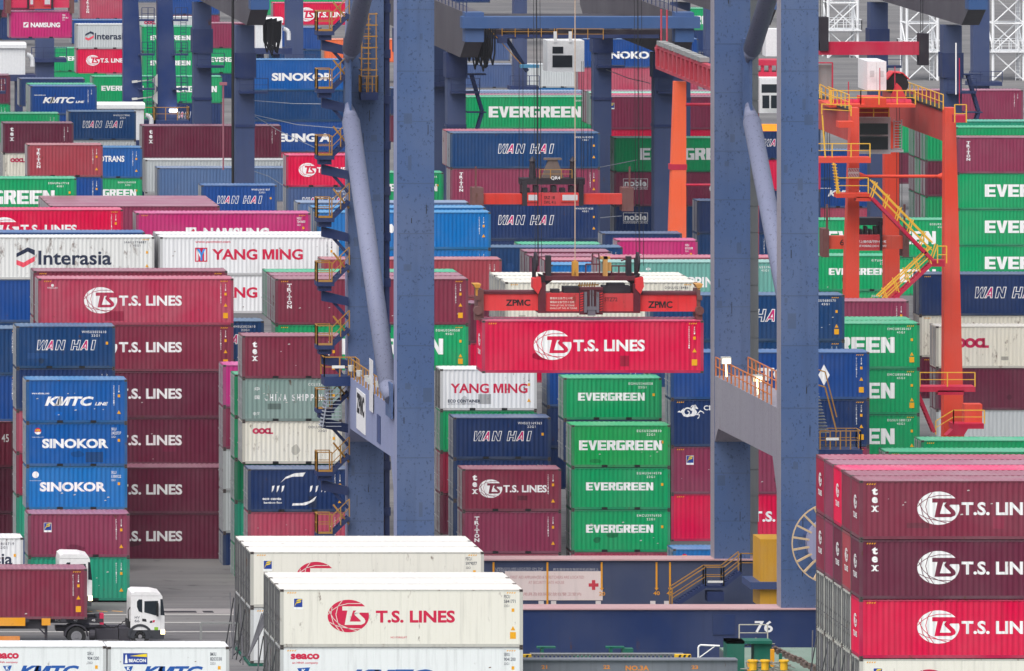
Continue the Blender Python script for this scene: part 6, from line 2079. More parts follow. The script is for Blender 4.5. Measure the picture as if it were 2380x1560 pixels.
def yard_spreader(x0, x1, y0, y1, s_, label, red, marks=(), rope_x=(), ztop=21, lamps=True, lift=75):
    """A container spreader hanging from yard crane ropes; x0..x1, y0..y1 bound its beam in the picture."""
    u, v = at(x0, y1, s_), at(x1, y0, s_)
    t = thing('yard_spreader', ((u.x + v.x) / 2, u.y + 1, u.z), label, 'spreader', 'spreaders hanging from the yard cranes')
    L = v.x - u.x; h = v.z - u.z; Y = u.y
    m = MB(); m.box(u.x + L * 0.07, Y, u.z, u.x + L * 0.33, Y + 0.8, v.z); m.box(u.x + L * 0.67, Y, u.z, v.x - L * 0.07, Y + 0.8, v.z); part('beam', m, red, t)
    m = MB(); m.box(u.x + L * 0.31, Y - 0.15, u.z - 0.1, u.x + L * 0.69, Y + 1.2, v.z + 0.1); cen = part('centre_frame', m, paint('spreader_mid', (196, 50, 56)), t)
    m = MB()
    for xx in (u.x + L * 0.31, u.x + L * 0.66):
        m.box(xx, Y - 0.2, u.z - 0.1, xx + L * 0.03, Y + 1.3, v.z + 1.0)
    m.box(u.x + L * 0.30, Y, v.z + 0.75, u.x + L * 0.70, Y + 1.2, v.z + 1.25)
    for k in range(6):
        m.box(u.x + L * (0.33 + k * 0.055), Y + 0.1, v.z + 0.1, u.x + L * (0.36 + k * 0.055), Y + 0.9, v.z + 0.45 + 0.2 * (k % 2))
    part('headblock', m, OILY, t)
    for xx, sg in ((u.x, 1), (v.x, -1)):
        m = MB(); m.box(min(xx, xx + sg * L * 0.07), Y - 0.2, u.z - 0.55, max(xx, xx + sg * L * 0.07), Y + 1.3, v.z + 0.5); m.bar((xx + sg * 0.3, Y, v.z + 0.4), (xx + sg * 0.3, Y, v.z + 2.2), 0.14); part('corner_guide', m, paint('guide_rust', (110, 70, 68)), t)
    if lamps:
        for fx_, fw in ((0.34, 0.07), (0.55, 0.11)):
            m = MB(); m.box(u.x + L * fx_, Y - 0.22, u.z + h * 0.25, u.x + L * (fx_ + fw), Y - 0.15, v.z + 0.05)
            f = part('lamp_frame', m, red, cen); m = MB(); m.box(u.x + L * fx_ + 0.1, Y - 0.24, u.z + h * 0.4, u.x + L * (fx_ + fw) - 0.1, Y - 0.22, v.z - 0.05); part('lamp_panel', m, plain('lamp_panel_grey', (200, 200, 204), 0.4), f)
        for fx_ in (0.38, 0.63):
            m = MB(); xx = u.x + L * fx_; m.tube((xx, Y + 0.5, v.z + 1.25), (xx, Y + 0.5, v.z + 2.6), 0.3, 8, 0.22); m.tube((xx, Y + 0.5, v.z + 2.6), (xx, Y + 0.5, v.z + 3.0), 0.32, 8, 0.02); part('guide_cone', m, OILY, t)
        m = MB(); xx = u.x + L * 0.505
        m.prism([(xx - 0.9, v.z + 1.25), (xx + 0.9, v.z + 1.25), (xx + 0.35, v.z + 2.7), (xx - 0.35, v.z + 2.7)], 'y', Y + 0.3, Y + 0.7); m.box(xx - 0.7, Y + 0.2, v.z + 2.7, xx + 0.7, Y + 0.8, v.z + 2.85); part('hose_basket', m, paint('basket_grey', (110, 96, 90), 0.6, 0.4, 0.4), t)
        m = MB(); rail(m, [(u.x + L * 0.42, Y, v.z + 1.25), (u.x + L * 0.62, Y, v.z + 1.25)], 0.7, 0.8, 0.025); part('handrail', m, YRAIL, t)
    b = MB()
    for tx, fx_, zz, hh, ww, mi in marks:
        put_text(b, tx, u.x + L * fx_, u.z + zz, hh, ww, Y - 0.16 if 0.31 < fx_ < 0.66 else Y - 0.006, 0.01, mi=mi)
    if b.f:
        part('lettering', b, [BLACK, WHITE], t)
    m = MB()
    for xx in rope_x:
        p = at(xx, y0, s_); m.tube((p.x, Y + 0.6, v.z + 1.0), (p.x, Y + 0.6, ztop), 0.022, 5)
    if rope_x:
        part('hoist_rope', m, BLACK, t)


ORED = paint('spreader_orange', (204, 58, 48), 0.5, 0.3, 0.25, 0.4)
yard_spreader(1097, 1472, 451, 475, 29.0, 'dark red and orange spreader marked QR4 hanging above a long navy container', ORED, (('QR4', 0.487, 1.95, 0.3, 0.75, 1), ('SRZ 18', 0.445, 0.42, 0.25, 0.85, 0), ('SWL 41t', 0.445, 0.05, 0.25, 0.95, 0)), (1209, 1218, 1253, 1259, 1354, 1358, 1369, 1377))
yard_spreader(14, 172, -2, 18, 24.0, 'crimson spreader at the top left corner holding a magenta container', paint('spreader_crimson', (206, 40, 84), 0.5, 0.3, 0.3), (), (60, 70, 110, 120), 32)
p = at(22.1, 27, 24.0)
container(p - Vector((0, 0, 2.591)), 20, 0, 'namsung20', 'magenta', 'magenta container hanging in the air at the top left corner', None, 24.5, code=('NSSU0091463', 'b'))
yard_spreader(1912, 2112, 549, 579, 33.6, 'orange spreader numbered 6 inside the orange gantry', paint('spreader_vermilion', (216, 78, 56), 0.5, 0.3, 0.3, 0.4), (('6', 0.20, 0.25, 0.42, 0.3, 0), ('\u6a5f\u4e0a\u64cd\u4f5c\u8ca0\u8f09\u56db\u5341\u4e00\u5678', 0.40, 0.42, 0.2, 2.0, 1), ('SAFE WORKING LOAD 41 TONNE', 0.40, 0.15, 0.15, 2.0, 1)), (1920, 1926, 1932, 2088, 2094, 2100), 24, False)

# white machinery cabins standing on the gantry sills
for x0, x1, y0, y1, s_, lab in ((170, 337, 240, 326, 25.1, 'white ribbed cabin with a rounded roof behind the navy container'), (-100, 61, 100, 174, 24.2, 'white ribbed cabin at the left edge of the picture'), (592, 658, 42, 112, 22.6, 'white ribbed cabin behind the black cable bundle')):
    u, v = at(x0, y1, s_), at(x1, y0, s_)
    t = thing('machinery_cabin', (u.x, u.y, u.z), lab, 'cabin', 'white machinery cabins of the blue gantries')
    m = MB(); h = v.z - u.z; n = int((v.x - u.x) / 0.3)
    m.box(u.x + 0.1, u.y + 0.05, u.z, v.x - 0.1, u.y + 2.2, v.z - 0.5)
    for k in range(n):
        xx = u.x + 0.15 + k * (v.x - u.x - 0.3) / n; m.box(xx, u.y, u.z + 0.05, xx + 0.14, u.y + 0.05, v.z - 0.5)
    part('cabin_wall', m, CABT, t)
    m = MB(); m.prism([(u.y - 0.15, v.z - 0.5), (u.y + 2.4, v.z - 0.5), (u.y + 2.4, v.z - 0.1), (u.y + 2.1, v.z), (u.y + 0.15, v.z), (u.y - 0.15, v.z - 0.15)], 'x', u.x, v.x); part('cabin_roof', m, CABT, t)
    m = MB(); pts = [Vector((v.x + 0.1 + 0.55 * math.sin(R(a)), u.y + 0.6, v.z - 1.4 + 0.55 * math.cos(R(a)) - 0.3)) for a in (0, 20, 40, 60, 80, 90)] + [Vector((v.x + 0.65, u.y + 0.6, v.z - 2.3))]
    m.path(pts, 0.22, 10); part('exhaust_pipe', m, CABT, t)
    m = MB(); m.box(u.x - 0.4, u.y - 0.2, u.z - 0.6, v.x + 0.9, u.y + 2.4, u.z); m.box(u.x + 0.3, u.y + 0.4, 0, u.x + 1.0, u.y + 1.6, u.z - 0.6); m.box(v.x - 1.0, u.y + 0.4, 0, v.x - 0.3, u.y + 1.6, u.z - 0.6); part('support_frame', m, NAVY, t)

# dark tapered pair of legs at the upper left
DKN = paint('leg_dark_navy', (38, 58, 108), 0.5, 0.3, 0.05, 0.25)
s_ = 25.0
t = thing('tapered_gantry', (at(350, 275, s_).x, F / s_, 0), 'dark navy gantry with two tapered legs and a lit lamp at its foot platform', 'crane')
for xa, xb, xc, xd in ((287, 320, 287, 336), (366, 400, 366, 414)):
    m = MB(); zt, zb = at(0, -60, s_).z, at(0, 290, s_).z
    Y = F / s_
    P4 = [(at(xa, 0, s_).x, zt), (at(xb - 2, 0, s_).x, zt), (at(xd, 0, s_).x, zb), (at(xc, 0, s_).x, zb)]
    m.prism(P4, 'y', Y, Y + 1.2); leg = part('leg', m, DKN, t)
    m = MB(); x0, x1 = at(xc - 10, 0, s_).x, at(xd + 24, 0, s_).x; m.box(x0, Y - 0.7, zb, x1, Y + 1.5, zb + 0.45); m.box(x0 + 0.6, Y, 0, x1 - 1.0, Y + 1.2, zb); plat = part('foot_platform', m, DKN, leg)
    m = MB(); rail(m, [(x0, Y - 0.65, zb + 0.45), (x1, Y - 0.65, zb + 0.45), (x1, Y + 1.4, zb + 0.45)], 1.2, 0.9, 0.035); part('handrail', m, YRAIL, plat)
    m = MB(); xl = at(xd, 0, s_).x
    for k in range(3):
        zq = zt - 4.2 - k * 3.2
        m.box(xl - 0.6, Y - 0.5, zq - 0.15, xl + 0.9, Y + 0.6, zq); rail(m, [(xl + 0.85, Y - 0.45, zq), (xl - 0.3, Y - 0.45, zq)], 1.1, 0.55, 0.03)
        for q in range(9):
            m.bar((xl + 0.2, Y - 0.4, zq - 0.3 - q * 0.3), (xl + 0.7, Y - 0.4, zq - 0.3 - q * 0.3), 0.04)
        m.bar((xl + 0.2, Y - 0.4, zq), (xl + 0.2, Y - 0.4, zq - 3.1), 0.05); m.bar((xl + 0.7, Y - 0.4, zq), (xl + 0.7, Y - 0.4, zq - 3.1), 0.05)
    part('ladder', m, NAVY, leg)
    m = MB(); 
    for zy in (185, 225):
        p = at(xa, zy, s_)
        if xa > 300:
            m.prism([(p.x, p.z + 0.5), (p.x - 0.5, p.z), (p.x - 0.5, p.z - 0.2), (p.x, p.z - 0.7)], 'y', Y - 0.1, Y + 0.1); m.bar((p.x - 0.4, Y, p.z), (p.x - 2.2, Y - 0.3, p.z - 0.2), 0.1); m.bar((p.x - 2.4, Y - 0.3, p.z - 0.2), (p.x - 1.9, Y - 0.3, p.z - 0.15), 0.28, 0.2)
    if m.f:
        part('lamp_arm', m, LAMPH, leg)
p = at(401, 256, s_)
m = MB(); m.box(p.x - 0.35, p.y - 0.75, p.z - 0.12, p.x + 0.35, p.y - 0.6, p.z + 0.12); part('floodlight', m, plain('lamp_glow', (255, 250, 240), 0.4, 0, 8.0), t)

# ------------------------------------------------------------------ orange rubber-tyred gantry
OR_ = paint('gantry_orange', (218, 72, 52), 0.5, 0.25, 0.08, 0.3, 0.5)
ORD = paint('gantry_orange_dark', (176, 66, 60), 0.55, 0.4, 0.25, 0.6, 0.5)
CRM = paint('gantry_crimson', (186, 32, 66), 0.5, 0.3, 0.1, 0.3)
YB = plain('rail_bright_yellow', (232, 180, 60), 0.5)
SO, SOF = 34.5, 33.2


def o(x, y, s_=SO):
    return at(x, y, s_)


def obox(m, x0, y0, x1, y1, s_=SO, d=1.0, f=0.0):
    a, c = o(x0, y1, s_), o(x1, y0, s_)
    m.box(a.x, a.y - f, a.z, c.x, a.y + d, c.z)


def orail(m, pts, s_=SO, f=0.0, h=1.0, step=1.1):
    rail(m, [o(x, y, s_) - Vector((0, f, 0)) for x, y in pts], h, step, 0.032)


rtg = thing('orange_gantry_crane', (o(2090, 400).x, F / 33.9, 0), 'orange red gantry crane with zigzag yellow railed stairs and a windowed cab', 'crane')
YO, YOF = F / SO, F / SOF
m = MB(); m.prism([(o(1979, 0).x, 25), (o(1997, 0).x, 25), (o(1997, 0).x, 0.6), (o(1958, 0).x, 0.6), (o(1966, 0).x, 15)], 'y', YO, YO + 1.0); part('leg', m, OR_, rtg)
m = MB(); m.prism([(o(2197, 0).x, 25), (o(2221, 0).x, 25), (o(2243, 0).x, 0.6), (o(2193, 0).x, 0.6)], 'y', YO, YO + 1.0); part('leg', m, OR_, rtg)
for x0, x1 in ((2057, 2091), (1830, 1864)):
    m = MB(); a = at(x0, 0, SOF).x; c = at(x1, 0, SOF).x; m.box(a, YOF, 0.6, c, YOF + 1.0, 24.6); part('leg', m, OR_, rtg)
m = MB()
for Y in (YO, YOF):
    a = 107.0 if Y == YO else 106.3; m.box(a, Y - 0.1, 0.4, a + 8.6, Y + 1.1, 1.6)
part('sill_beam', m, OR_, rtg)
for xw in (106.5, 107.9, 113.2, 114.6):
    m = MB(); m.tube((xw, YO + 0.2, 0.75), (xw, YO + 0.8, 0.75), 0.75, 18); part('wheel', m, RUB, rtg)
for xa in (1979, 2198):
    a = o(xa, 0).x; m = MB(); m.box(a, YO + 1.0, 22.7, a + 0.62, YOF, 24.7); g = part('girder', m, ORD, rtg)
    m = MB(); m.box(a - 0.08, YO + 1.0, 24.7, a + 0.7, YOF, 24.85); part('rail_track', m, BLACK, g)
    m = MB(); rail(m, [(a - 0.05, YO + 0.6, 24.85), (a - 0.05, YOF, 24.85)], 1.0, 1.5, 0.03); part('handrail', m, YB, g)
m = MB(); obox(m, 1928, 243, 2128, 250, 34.2, 5.0); obox(m, 2010, 228, 2060, 243, 34.2, 3.0); deck = part('machinery_deck', m, OR_, rtg)
m = MB()
for k in range(12):
    x = 1935 + k * 15; obox(m, x, 232 + (k % 3) * 3, x + 10, 243, 34.1, 0.8)
    a = o(x, 238, 34.1); m.tube(a, a + Vector((0.5, 0, 0)), 0.22, 8)
part('winch', m, CRM, deck)
m = MB(); orail(m, [(1930, 243), (2000, 243), (2127, 243)], 34.25, 0.1, 0.95); orail(m, [(1905, 228), (1932, 243)], 34.2, 0.1, 0.95); part('handrail', m, YB, deck)
m = MB(); obox(m, 2016, 143, 2060, 211, 34.0, 3.6); cabn = part('control_cabinet', m, CABT, deck)
m = MB()
for k in range(7):
    obox(m, 2022, 165 + k * 2.2, 2032, 166 + k * 2.2, 34.02, 0.02); obox(m, 2044, 165 + k * 2.2, 2054, 166 + k * 2.2, 34.02, 0.02)
obox(m, 2037.5, 146, 2038, 209, 34.02, 0.02); part('louvre', m, plain('seam_grey', (150, 150, 152), 0.5), cabn)
m = MB(); a = o(2087, 196, 33.9); m.tube(a, a + Vector((0, 1.4, 0)), 0.72, 24); drum = part('cable_drum', m, BLACK, deck)
m = MB(); m.prism([(a.x - 0.8, a.z + 0.35), (a.x - 0.35, a.z + 0.85), (a.x + 0.35, a.z + 0.8), (a.x + 0.8, a.z + 0.35), (a.x + 0.76, a.z + 0.3), (a.x + 0.3, a.z + 0.74), (a.x - 0.33, a.z + 0.78), (a.x - 0.74, a.z + 0.3)], 'y', a.y - 0.1, a.y + 1.5); m.prism([(a.x - 0.7, a.z - 1.2), (a.x + 0.7, a.z - 1.2), (a.x + 0.2, a.z - 0.2), (a.x - 0.1, a.z + 0.1)], 'y', a.y - 0.1, a.y - 0.02); part('drum_hood', m, paint('hood_red', (216, 60, 70), 0.5), drum)
m = MB(); obox(m, 1900, 150, 1934, 204, 34.0, 0.3); pan = part('grey_panel', m, STEELG, deck)
m = MB()
for q in ((1899, 146, 1901, 210), (1934, 146, 1936.5, 210), (1899, 145, 1936, 147.5)):
    obox(m, *q, 34.02, 0.2)
part('panel_frame', m, CRM, pan)
for x, y0 in ((1972, 190), (2045, 158), (2080, 155), (2230, 135)):
    m = MB(); a, c = o(x, 245, 34.1), o(x, y0, 34.1); m.tube(a, c, 0.035, 5); part('mast', m, CRM, deck)
m = MB(); a, c = o(2222, 220, 34.3), o(2222, 100, 34.3); m.tube(a, c, 0.05, 6); part('white_mast', m, WHITE, rtg)
# cab
m = MB(); obox(m, 1998, 273, 2070, 358, 34.0, 2.2); cab = part('operator_cab', m, CABT, rtg)
for y0, y1 in ((287, 313), (317, 348)):
    m = MB(); obox(m, 1998.5, y0, 2064, y1, 34.03, 0.02); part('window', m, GLASS, cab)
m = MB(); obox(m, 1995, 249, 2066, 272, 34.1, 0.1); part('cab_guard', m, ORD, cab)
m = MB(); orail(m, [(1995, 272), (2066, 272)], 34.15, 0, 0.6, 0.8); part('handrail', m, YB, cab)
m = MB()
for k in range(11):
    obox(m, 2078, 282 + k * 6.2, 2096, 283.5 + k * 6.2, 34.0, 0.1)
obox(m, 2077, 278, 2079, 350, 34.0, 0.1); obox(m, 2095, 278, 2097, 350, 34.0, 0.1); obox(m, 2070, 348, 2100, 354, 34.0, 1.0); part('cab_ladder', m, CABT, cab)
# platforms and stairs on the left leg
m = MB(); obox(m, 1890, 366, 2024, 379, 34.6, 1.2); obox(m, 1949, 283, 1985, 297, 34.6, 1.0); pl = part('upper_platform', m, OR_, rtg)
m = MB(); orail(m, [(1890, 366), (2022, 366)], 34.7, 0, 0.92); orail(m, [(1910, 266), (1978, 270)], 34.7, 0, 0.7); m.bar(o(1911, 268, 34.7), o(1918, 366, 34.7), 0.09); part('handrail', m, YB, pl)
m = MB(); obox(m, 1945, 450, 2022, 460, 34.6, 1.2); obox(m, 1990, 458, 2025, 468, 34.6, 0.8); pl = part('middle_platform', m, OR_, rtg)
m = MB(); orail(m, [(1945, 450), (2018, 450)], 34.7, 0, 1.05); part('handrail', m, YB, pl)
m = MB(); flight(m, o(1950, 450, 34.7), o(1940, 380, 34.7), 0.6, 10, 0.06); part('ladder_stair', m, YB, rtg)
for p0, p1, fl in (((2167, 604), (2027, 460), 0), ((2042, 730), (2165, 614), 1)):
    m = MB(); a, c = o(*p0, 34.7), o(*p1, 34.7); flight(m, a, c, 0.8, 16, 0.09); st = part('stair_flight', m, CRM, rtg)
    m = MB(); n = (c - a)
    for dy in (0, 0.8):
        w_ = Vector((0, dy, 0)); u = Vector((0, 0, 1.15))
        for q in (0.0, 0.2, 0.4, 0.6, 0.8, 1.0):
            b0 = a.lerp(c, q) + w_; m.bar(b0, b0 + Vector((0.35 if fl == 0 else -0.35, 0, 0.75)) + u * 0.25, 0.07)
        m.bar(a + w_ + u, c + w_ + u, 0.09); m.bar(a + w_ + u * 0.55, c + w_ + u * 0.55, 0.06)
    part('handrail', m, YB, st)
m = MB(); obox(m, 2166, 605, 2196, 620, 34.6, 1.0); pl = part('stair_landing', m, CRM, rtg)
m = MB(); orail(m, [(2179, 612), (2200, 612)], 34.7, 0, 1.15, 0.8); part('handrail', m, YB, pl)
m = MB(); a, c = o(1998, 410, 34.4), o(2193, 410, 34.4); m.tube(a, c, 0.11, 10); m.tube(a, a + Vector((0.4, 0, 0)), 0.3, 10, 0.12); m.tube(c - Vector((0.4, 0, 0)), c, 0.12, 10, 0.3); part('tie_pipe', m, OR_, rtg)
b = MB(); a, c = o(1971, 412, 34.52), o(1997, 391, 34.52); b.box(a.x, a.y - 0.02, a.z, c.x, a.y, c.z); b.mi = 1
for k in range(7):
    for z0, z1 in ((a.z + 0.02, a.z + 0.24), (c.z - 0.24, c.z - 0.02)):
        xx = a.x + k * 0.11; b.poly([(xx, z0), (xx + 0.05, z0), (min(c.x, xx + 0.15), z1), (min(c.x, xx + 0.10), z1)], a.y - 0.024)
part('hazard_plate', b, [WHITE, CRM], rtg)
# lower platforms on the right leg
m = MB(); obox(m, 2138, 899, 2267, 911, 34.7, 1.4); obox(m, 2180, 908, 2240, 918, 34.7, 1.0); pl = part('lower_platform', m, CRM, rtg)
m = MB(); orail(m, [(2138, 899), (2266, 899)], 34.8, 0, 0.95, 1.4); part('handrail', m, YB, pl)
m = MB(); obox(m, 2214, 985, 2287, 997, 34.8, 1.4); m.prism([(o(2200, 1012, 34.8).x, o(0, 1013, 34.8).z), (o(2240, 1012, 34.8).x, o(0, 1013, 34.8).z), (o(2250, 0, 34.8).x, o(0, 997, 34.8).z), (o(2216, 0, 34.8).x, o(0, 997, 34.8).z)], 'y', F / 34.8, F / 34.8 + 1); pl = part('foot_platform', m, CRM, rtg)
m = MB(); obox(m, 2242, 940, 2283, 985, 34.75, 1.0); part('electric_box', m, OR_, pl)
m = MB(); orail(m, [(2216, 985), (2288, 985)], 34.85, 0, 0.9, 1.6); orail(m, [(2175, 1010), (2216, 985)], 34.85, 0, 0.9, 1.2); part('handrail', m, YB, pl)
m = MB(); a, c = o(2130, 905, 34.9), o(2172, 1005, 34.9); flight(m, a, c, 0.7, 12, 0.08); part('foot_stair', m, CRM, rtg)
m = MB(); obox(m, 2219, 268, 2246, 285, 34.6, 1.0); pl = part('top_platform', m, CRM, rtg)
m = MB(); orail(m, [(2219, 285), (2246, 285)], 34.7, 0, 1.2, 0.8); part('handrail', m, YB, pl)

# second orange gantry partly hidden behind the right crane legs
s2 = 29.6
t = thing('orange_gantry_crane', (at(1580, 0, s2).x + 3, F / s2, 0), 'bright orange pillar with a crimson girder and white cab beside the right crane leg', 'crane')
m = MB(); zt, zb = at(0, 190, s2).z, 0.5; Y = F / s2
m.prism([(at(1568, 0, s2).x, zt), (at(1595, 0, s2).x, zt), (at(1595, 0, s2).x, zb), (at(1548, 0, s2).x, zb)], 'y', Y, Y + 0.9); leg = part('leg', m, paint('pillar_orange', (240, 104, 66), 0.5, 0.2, 0.0, 0.15), t)
m = MB(); a, c = at(1558, 395, s2), at(1596, 382, s2); m.box(a.x - 0.02, Y - 0.02, a.z, c.x + 0.02, Y + 0.92, c.z); part('crimson_band', m, CRM, leg)
m = MB(); gx = 110.5; m.box(gx, 684, 22.35, gx + 0.5, 713, 22.6); m.box(gx, 684, 20.7, gx + 0.5, 713, 20.95); m.box(gx + 0.45, 684, 20.95, gx + 0.5, 713, 22.35)
for k in range(14):
    m.box(gx - 0.05, 685 + k * 2.1, 20.95, gx + 0.45, 685.5 + k * 2.1, 22.35); m.bar((gx + 0.2, 685.4 + k * 2.1, 21.0), (gx + 0.2, 687 + k * 2.1, 22.3), 0.14)
g = part('girder', m, paint('girder_crimson', (178, 62, 78), 0.55, 0.4, 0.2, 0.5), t)
m = MB()
for k in range(8):
    m.box(gx - 0.1, 690 + k * 2.8, 22.65, gx + 0.6, 692.2 + k * 2.8, 23.0)
part('cable_tray', m, STEELG, g)
m = MB(); m.tube((gx + 0.3, 712, 22.6), (gx + 0.3, 712, 25.5), 0.08, 6); m.tube((gx + 0.6, 711, 22.6), (gx + 0.6, 711, 25.5), 0.08, 6); part('mast', m, paint('girder_crimson', (178, 62, 78)), g)
m = MB(); a = at(1594, 238, s2); m.tube(at(1594, 243, s2), at(1900, 243, s2), 0.12, 8); m.tube(at(1594, 430, s2), at(1700, 430, s2), 0.1, 8); part('tie_pipe', m, CRM, t)
m = MB(); a, c = at(1766, 263, 29.9), at(1826, 182, 29.9); m.box(a.x, a.y, a.z, c.x, a.y + 2, c.z); cab = part('operator_cab', m, CABT, t)
for x0, x1, y0, y1 in ((1772, 1788, 222, 252), (1792, 1812, 222, 252), (1770, 1815, 196, 216)):
    m = MB(); a, c = at(x0, y1, 29.95), at(x1, y0, 29.95); m.box(a.x, a.y - 0.01, a.z, c.x, a.y + 0.02, c.z); part('window', m, GLASS, cab)
m = MB(); a, c = at(1750, 182, 29.8), at(1830, 140, 29.8); m.box(a.x, a.y - 0.3, a.z, c.x, a.y + 2, a.z + 0.5); m.box(a.x, a.y - 0.3, c.z - 0.4, c.x, a.y + 2, c.z)
for k in range(5):
    m.box(a.x + k * 0.6, a.y - 0.2, a.z, a.x + k * 0.6 + 0.25, a.y, c.z)
m.box(at(1750, 0, 29.8).x, a.y, 0.5, at(1764, 0, 29.8).x, a.y + 0.9, a.z); m.box(at(1826, 0, 29.8).x, a.y, 0.5, at(1850, 0, 29.8).x, a.y + 0.9, c.z); part('cab_deck', m, CRM, t)
m = MB(); a, c = at(1780, 131, 29.6), at(1830, 68, 29.6); m.box(a.x, a.y, a.z, c.x, a.y + 1.6, c.z); part('control_cabinet', m, CABT, t)
m = MB(); a, c = at(1770, 305, 29.9), at(1815, 289, 29.9); m.box(a.x, a.y, a.z, c.x, a.y + 0.3, c.z); part('amber_lamp', m, plain('amber_glow', (255, 150, 40), 0.5, 0, 0.5), t)

# ------------------------------------------------------------------ white lattice light towers
WT = paint('tower_white', (232, 234, 236), 0.5, 0.1, 0.03, 0.15)
for x0, s3, yb, lab in ((1925, 19.6, 158, 'white lattice tower left of the far blue leg, with a yellow sign at its foot'), (2108, 20.4, 200, 'white lattice tower right behind the red and white machinery cabin'), (2308, 20.4, 206, 'white lattice tower in the top right corner')):
    base = at(x0, VY + s3 * CAM_H, s3); X, Y = base.x, base.y
    t = thing('lattice_tower', (X + 1.7, Y + 1.7, 0), lab, 'light tower', 'white lattice light towers')
    w2 = 3.5
    for dx in (0, w2):
        for dy in (0, w2):
            m = MB(); m.tube((X + dx, Y + dy, 0), (X + dx, Y + dy, 26), 0.16, 8); part('post', m, WT, t)
    m = MB()
    for k in range(8):
        z = k * 3.25
        for (ax, ay), (bx, by) in (((0, 0), (w2, 0)), ((0, 0), (0, w2)), ((w2, 0), (w2, w2)), ((0, w2), (w2, w2))):
            if ay == by == 0 or k % 2:
                m.tube((X + ax, Y + ay, z), (X + bx, Y + by, z + 3.25), 0.08, 6)
            if ay == by == 0:
                m.tube((X + bx, Y + by, z), (X + ax, Y + ay, z + 3.25), 0.08, 6)
            if k % 2:
                m.tube((X + ax, Y + ay, z + 3.25), (X + bx, Y + by, z + 3.25), 0.09, 6)
    part('bracing', m, WT, t)
    for z in (3.2, 9.7):
        m = MB(); m.box(X - 0.4, Y - 0.4, z, X + w2 + 0.4, Y + w2 + 0.4, z + 0.15); rail(m, [(X - 0.4, Y - 0.4, z + 0.15), (X + w2 + 0.4, Y - 0.4, z + 0.15), (X + w2 + 0.4, Y + w2 + 0.4, z + 0.15), (X - 0.4, Y + w2 + 0.4, z + 0.15), (X - 0.4, Y - 0.4, z + 0.15)], 1.2, 0.9, 0.04); part('rest_platform', m, WT, t)
    m = MB()
    for k in range(60):
        m.bar((X + w2 * 0.75, Y + 0.3, 0.3 + k * 0.42), (X + w2 * 0.75 + 0.5, Y + 0.3, 0.3 + k * 0.42), 0.05)
    m.bar((X + w2 * 0.75, Y + 0.3, 0), (X + w2 * 0.75, Y + 0.3, 25.5), 0.06); m.bar((X + w2 * 0.75 + 0.5, Y + 0.3, 0), (X + w2 * 0.75 + 0.5, Y + 0.3, 25.5), 0.06); part('ladder', m, WT, t)
    if x0 == 1925:
        a, c = at(1939, 162, 19.7), at(1994, 145, 19.7); m = MB(); m.box(a.x, a.y - 0.06, a.z, c.x, a.y, c.z); sg = part('sign_panel', m, plain('sign_cream', (222, 214, 150), 0.6), t)
        b = MB(); put_text(b, '\u5b89\u5168\u7b2c\u4e00', a.x + 0.3, a.z + 0.45, 0.32, 2.1, a.y - 0.066, 0.01); put_text(b, '\u5c0f\u5fc3\u99d5\u99db', a.x + 0.3, a.z + 0.06, 0.32, 2.1, a.y - 0.066, 0.01); part('lettering', b, plain('sign_olive', (150, 150, 90), 0.6), sg)
# crimson lifting beam and dark blocks of another spreader at the top right
s_ = 28.5
t = thing('yard_spreader', at(1975, 128, s_), 'dark crimson spreader hanging near the white lattice tower at upper right', 'spreader', 'spreaders hanging from the yard cranes')
m = MB(); a, c = at(1905, 128, s_), at(2150, 98, s_); m.box(at(1905, 0, s_).x, F / s_, at(0, 128, s_).z, at(2150, 0, s_).x, F / s_ + 0.7, at(0, 98, s_).z); part('beam', m, CRM, t)
m = MB(); a = at(1978, 155, s_)
m.box(at(2136, 0, s_).x, F / s_ - 0.2, at(0, 152, s_).z, at(2158, 0, s_).x, F / s_ + 1.0, at(0, 78, s_).z); m.box(at(1905, 0, s_).x, F / s_ - 0.2, at(0, 118, s_).z, at(1925, 0, s_).x, F / s_ + 1.0, at(0, 40, s_).z); part('corner_guide', m, OILY, t)
m = MB()
for x in (1910, 1914, 1921, 2142, 2147):
    p = at(x, 80, s_); m.tube((p.x, F / s_ + 0.4, p.z), (p.x, F / s_ + 0.4, p.z + 8), 0.03, 5)
part('hoist_rope', m, BLACK, t)
# spare far gantry legs in the top corners
for x0, x1, yb, s_, lab in ((2262, 2300, 190, 22.5, 'hazy navy gantry leg behind the white tower in the top right corner'), (1009, 1037, 190, 26.6, 'dull blue gantry leg squeezed beside the big left crane leg'), (84, 126, 135, 23.0, 'blue gantry leg with a platform below the hanging magenta container'), (245, 268, 60, 19.8, 'hazy blue gantry leg behind the tapered navy legs'), (665, 705, 150, 21.5, 'pale blue gantry leg left of the far navy container'), (1195, 1225, 200, 22.2, 'blue gantry leg left of the white operator cab'), (1640, 1660, 140, 23.0, 'blue gantry leg at the top beside the right crane leg')):
    a, c = at(x0, 0, s_), at(x1, 0, s_)
    t = thing('gantry_leg', (a.x, a.y, 0), lab, 'crane leg', 'single legs of far gantries')
    m = MB(); m.box(a.x, a.y, 0, c.x, a.y + 1.6, 20); part('leg_column', m, RB, t)
    z = at(0, yb, s_).z
    m = MB(); m.box(a.x - 0.5, a.y - 0.6, z - 0.4, c.x + 1.2, a.y + 1.8, z); rail(m, [(a.x - 0.5, a.y - 0.55, z), (c.x + 1.2, a.y - 0.55, z)], 1.1, 0.9, 0.035); part('platform', m, NAVY, t)
    m = MB(); m.box(a.x - 0.2, a.y - 0.1, 19.0, c.x + 0.2, a.y + 6, 20.4); part('top_beam', m, RB, t)
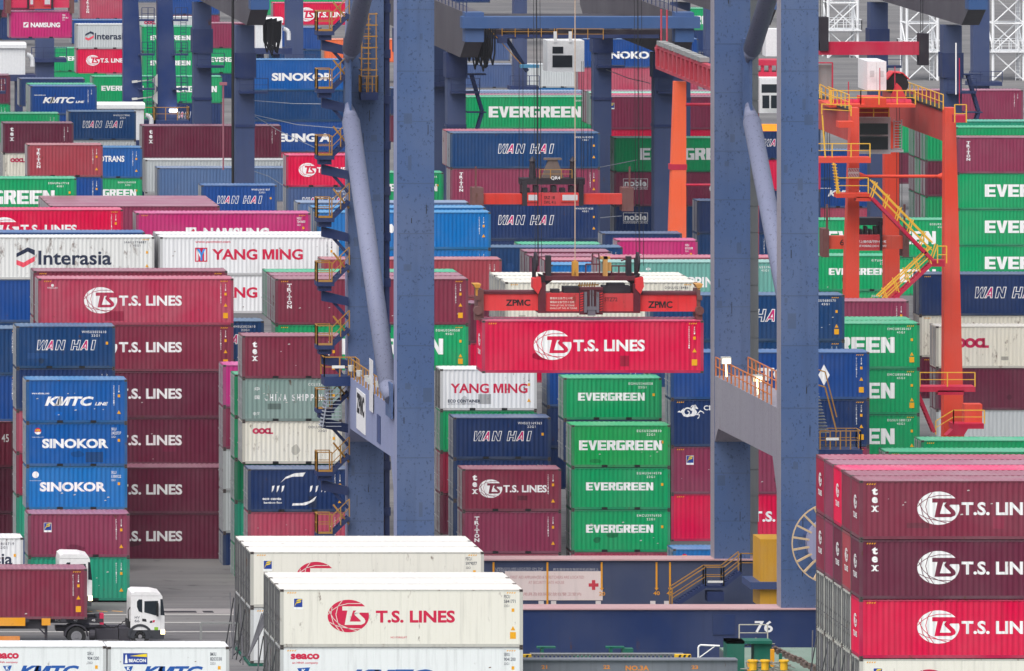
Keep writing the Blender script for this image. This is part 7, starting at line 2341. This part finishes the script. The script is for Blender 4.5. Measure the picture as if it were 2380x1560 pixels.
# thin poles and overhead cables
for x, y0, y1, r, mt, lab in ((541, -5, 430, 0.11, BLACK, 'thin black pipe rising along the left blue gantry leg'), (519, 197, 395, 0.07, paint('pole_rose', (150, 90, 104), 0.6), 'thin rose coloured pole with a small lamp head')):
    a, c = at(x, y1, 27.9), at(x, y0, 27.9); m = MB(); m.tube(a, c, r, 8)
    if r < 0.1:
        m.box(c.x - 0.3, c.y - 0.1, c.z - 0.05, c.x + 0.3, c.y + 0.2, c.z + 0.2)
    solo('pole', m, mt, lab, 'pole', 'thin poles in the far yard')
CBL = plain('cable_grey', (150, 156, 168), 0.5)
for pts, lab in (([(590, 234), (680, 241), (756, 242)], 'pale cable slung from the left gantry leg over the dark blue container'), ([(590, 267), (690, 290), (806, 300)], 'pale cable sagging across the bold capitals'),
                 ([(592, 270), (650, 305), (735, 345)], 'pale cable falling towards the crane stairs'), ([(590, 398), (625, 410), (662, 434)], 'pale cable running down to the crimson container'),
                 ([(1042, 372), (1150, 388), (1260, 396), (1400, 388), (1480, 372)], 'pale cable sagging over the upper long navy container'), ([(1042, 382), (1120, 412), (1210, 441)], 'pale cable running down to the marked spreader'),
                 ([(1142, 508), (1240, 514), (1340, 511), (1445, 502)], 'pale cable sagging over the lower long navy container'), ([(1409, 162), (1460, 182), (1512, 194)], 'pale cable in front of the far red container')):
    m = MB(); m.path([at(x, y, 27.4) for x, y in pts], 0.035, 5); solo('overhead_cable', m, CBL, lab, 'cable', 'pale cables slung between gantry legs')

# ------------------------------------------------------------------ thin haze over the port
m = MB(); m.box(-450, -10, -7, 700, 1600, 80)
hz_ = bpy.data.materials.new('air'); hz_.use_nodes = True
n_, l_ = hz_.node_tree.nodes, hz_.node_tree.links
n_.clear()
ou = n_.new('ShaderNodeOutputMaterial'); pv = n_.new('ShaderNodeVolumePrincipled')
pv.inputs['Color'].default_value = (0.86, 0.90, 0.97, 1); pv.inputs['Density'].default_value = 0.00003; pv.inputs['Anisotropy'].default_value = 0.2
l_.new(pv.outputs[0], ou.inputs['Volume'])
solo('haze', m, hz_, kind='stuff')
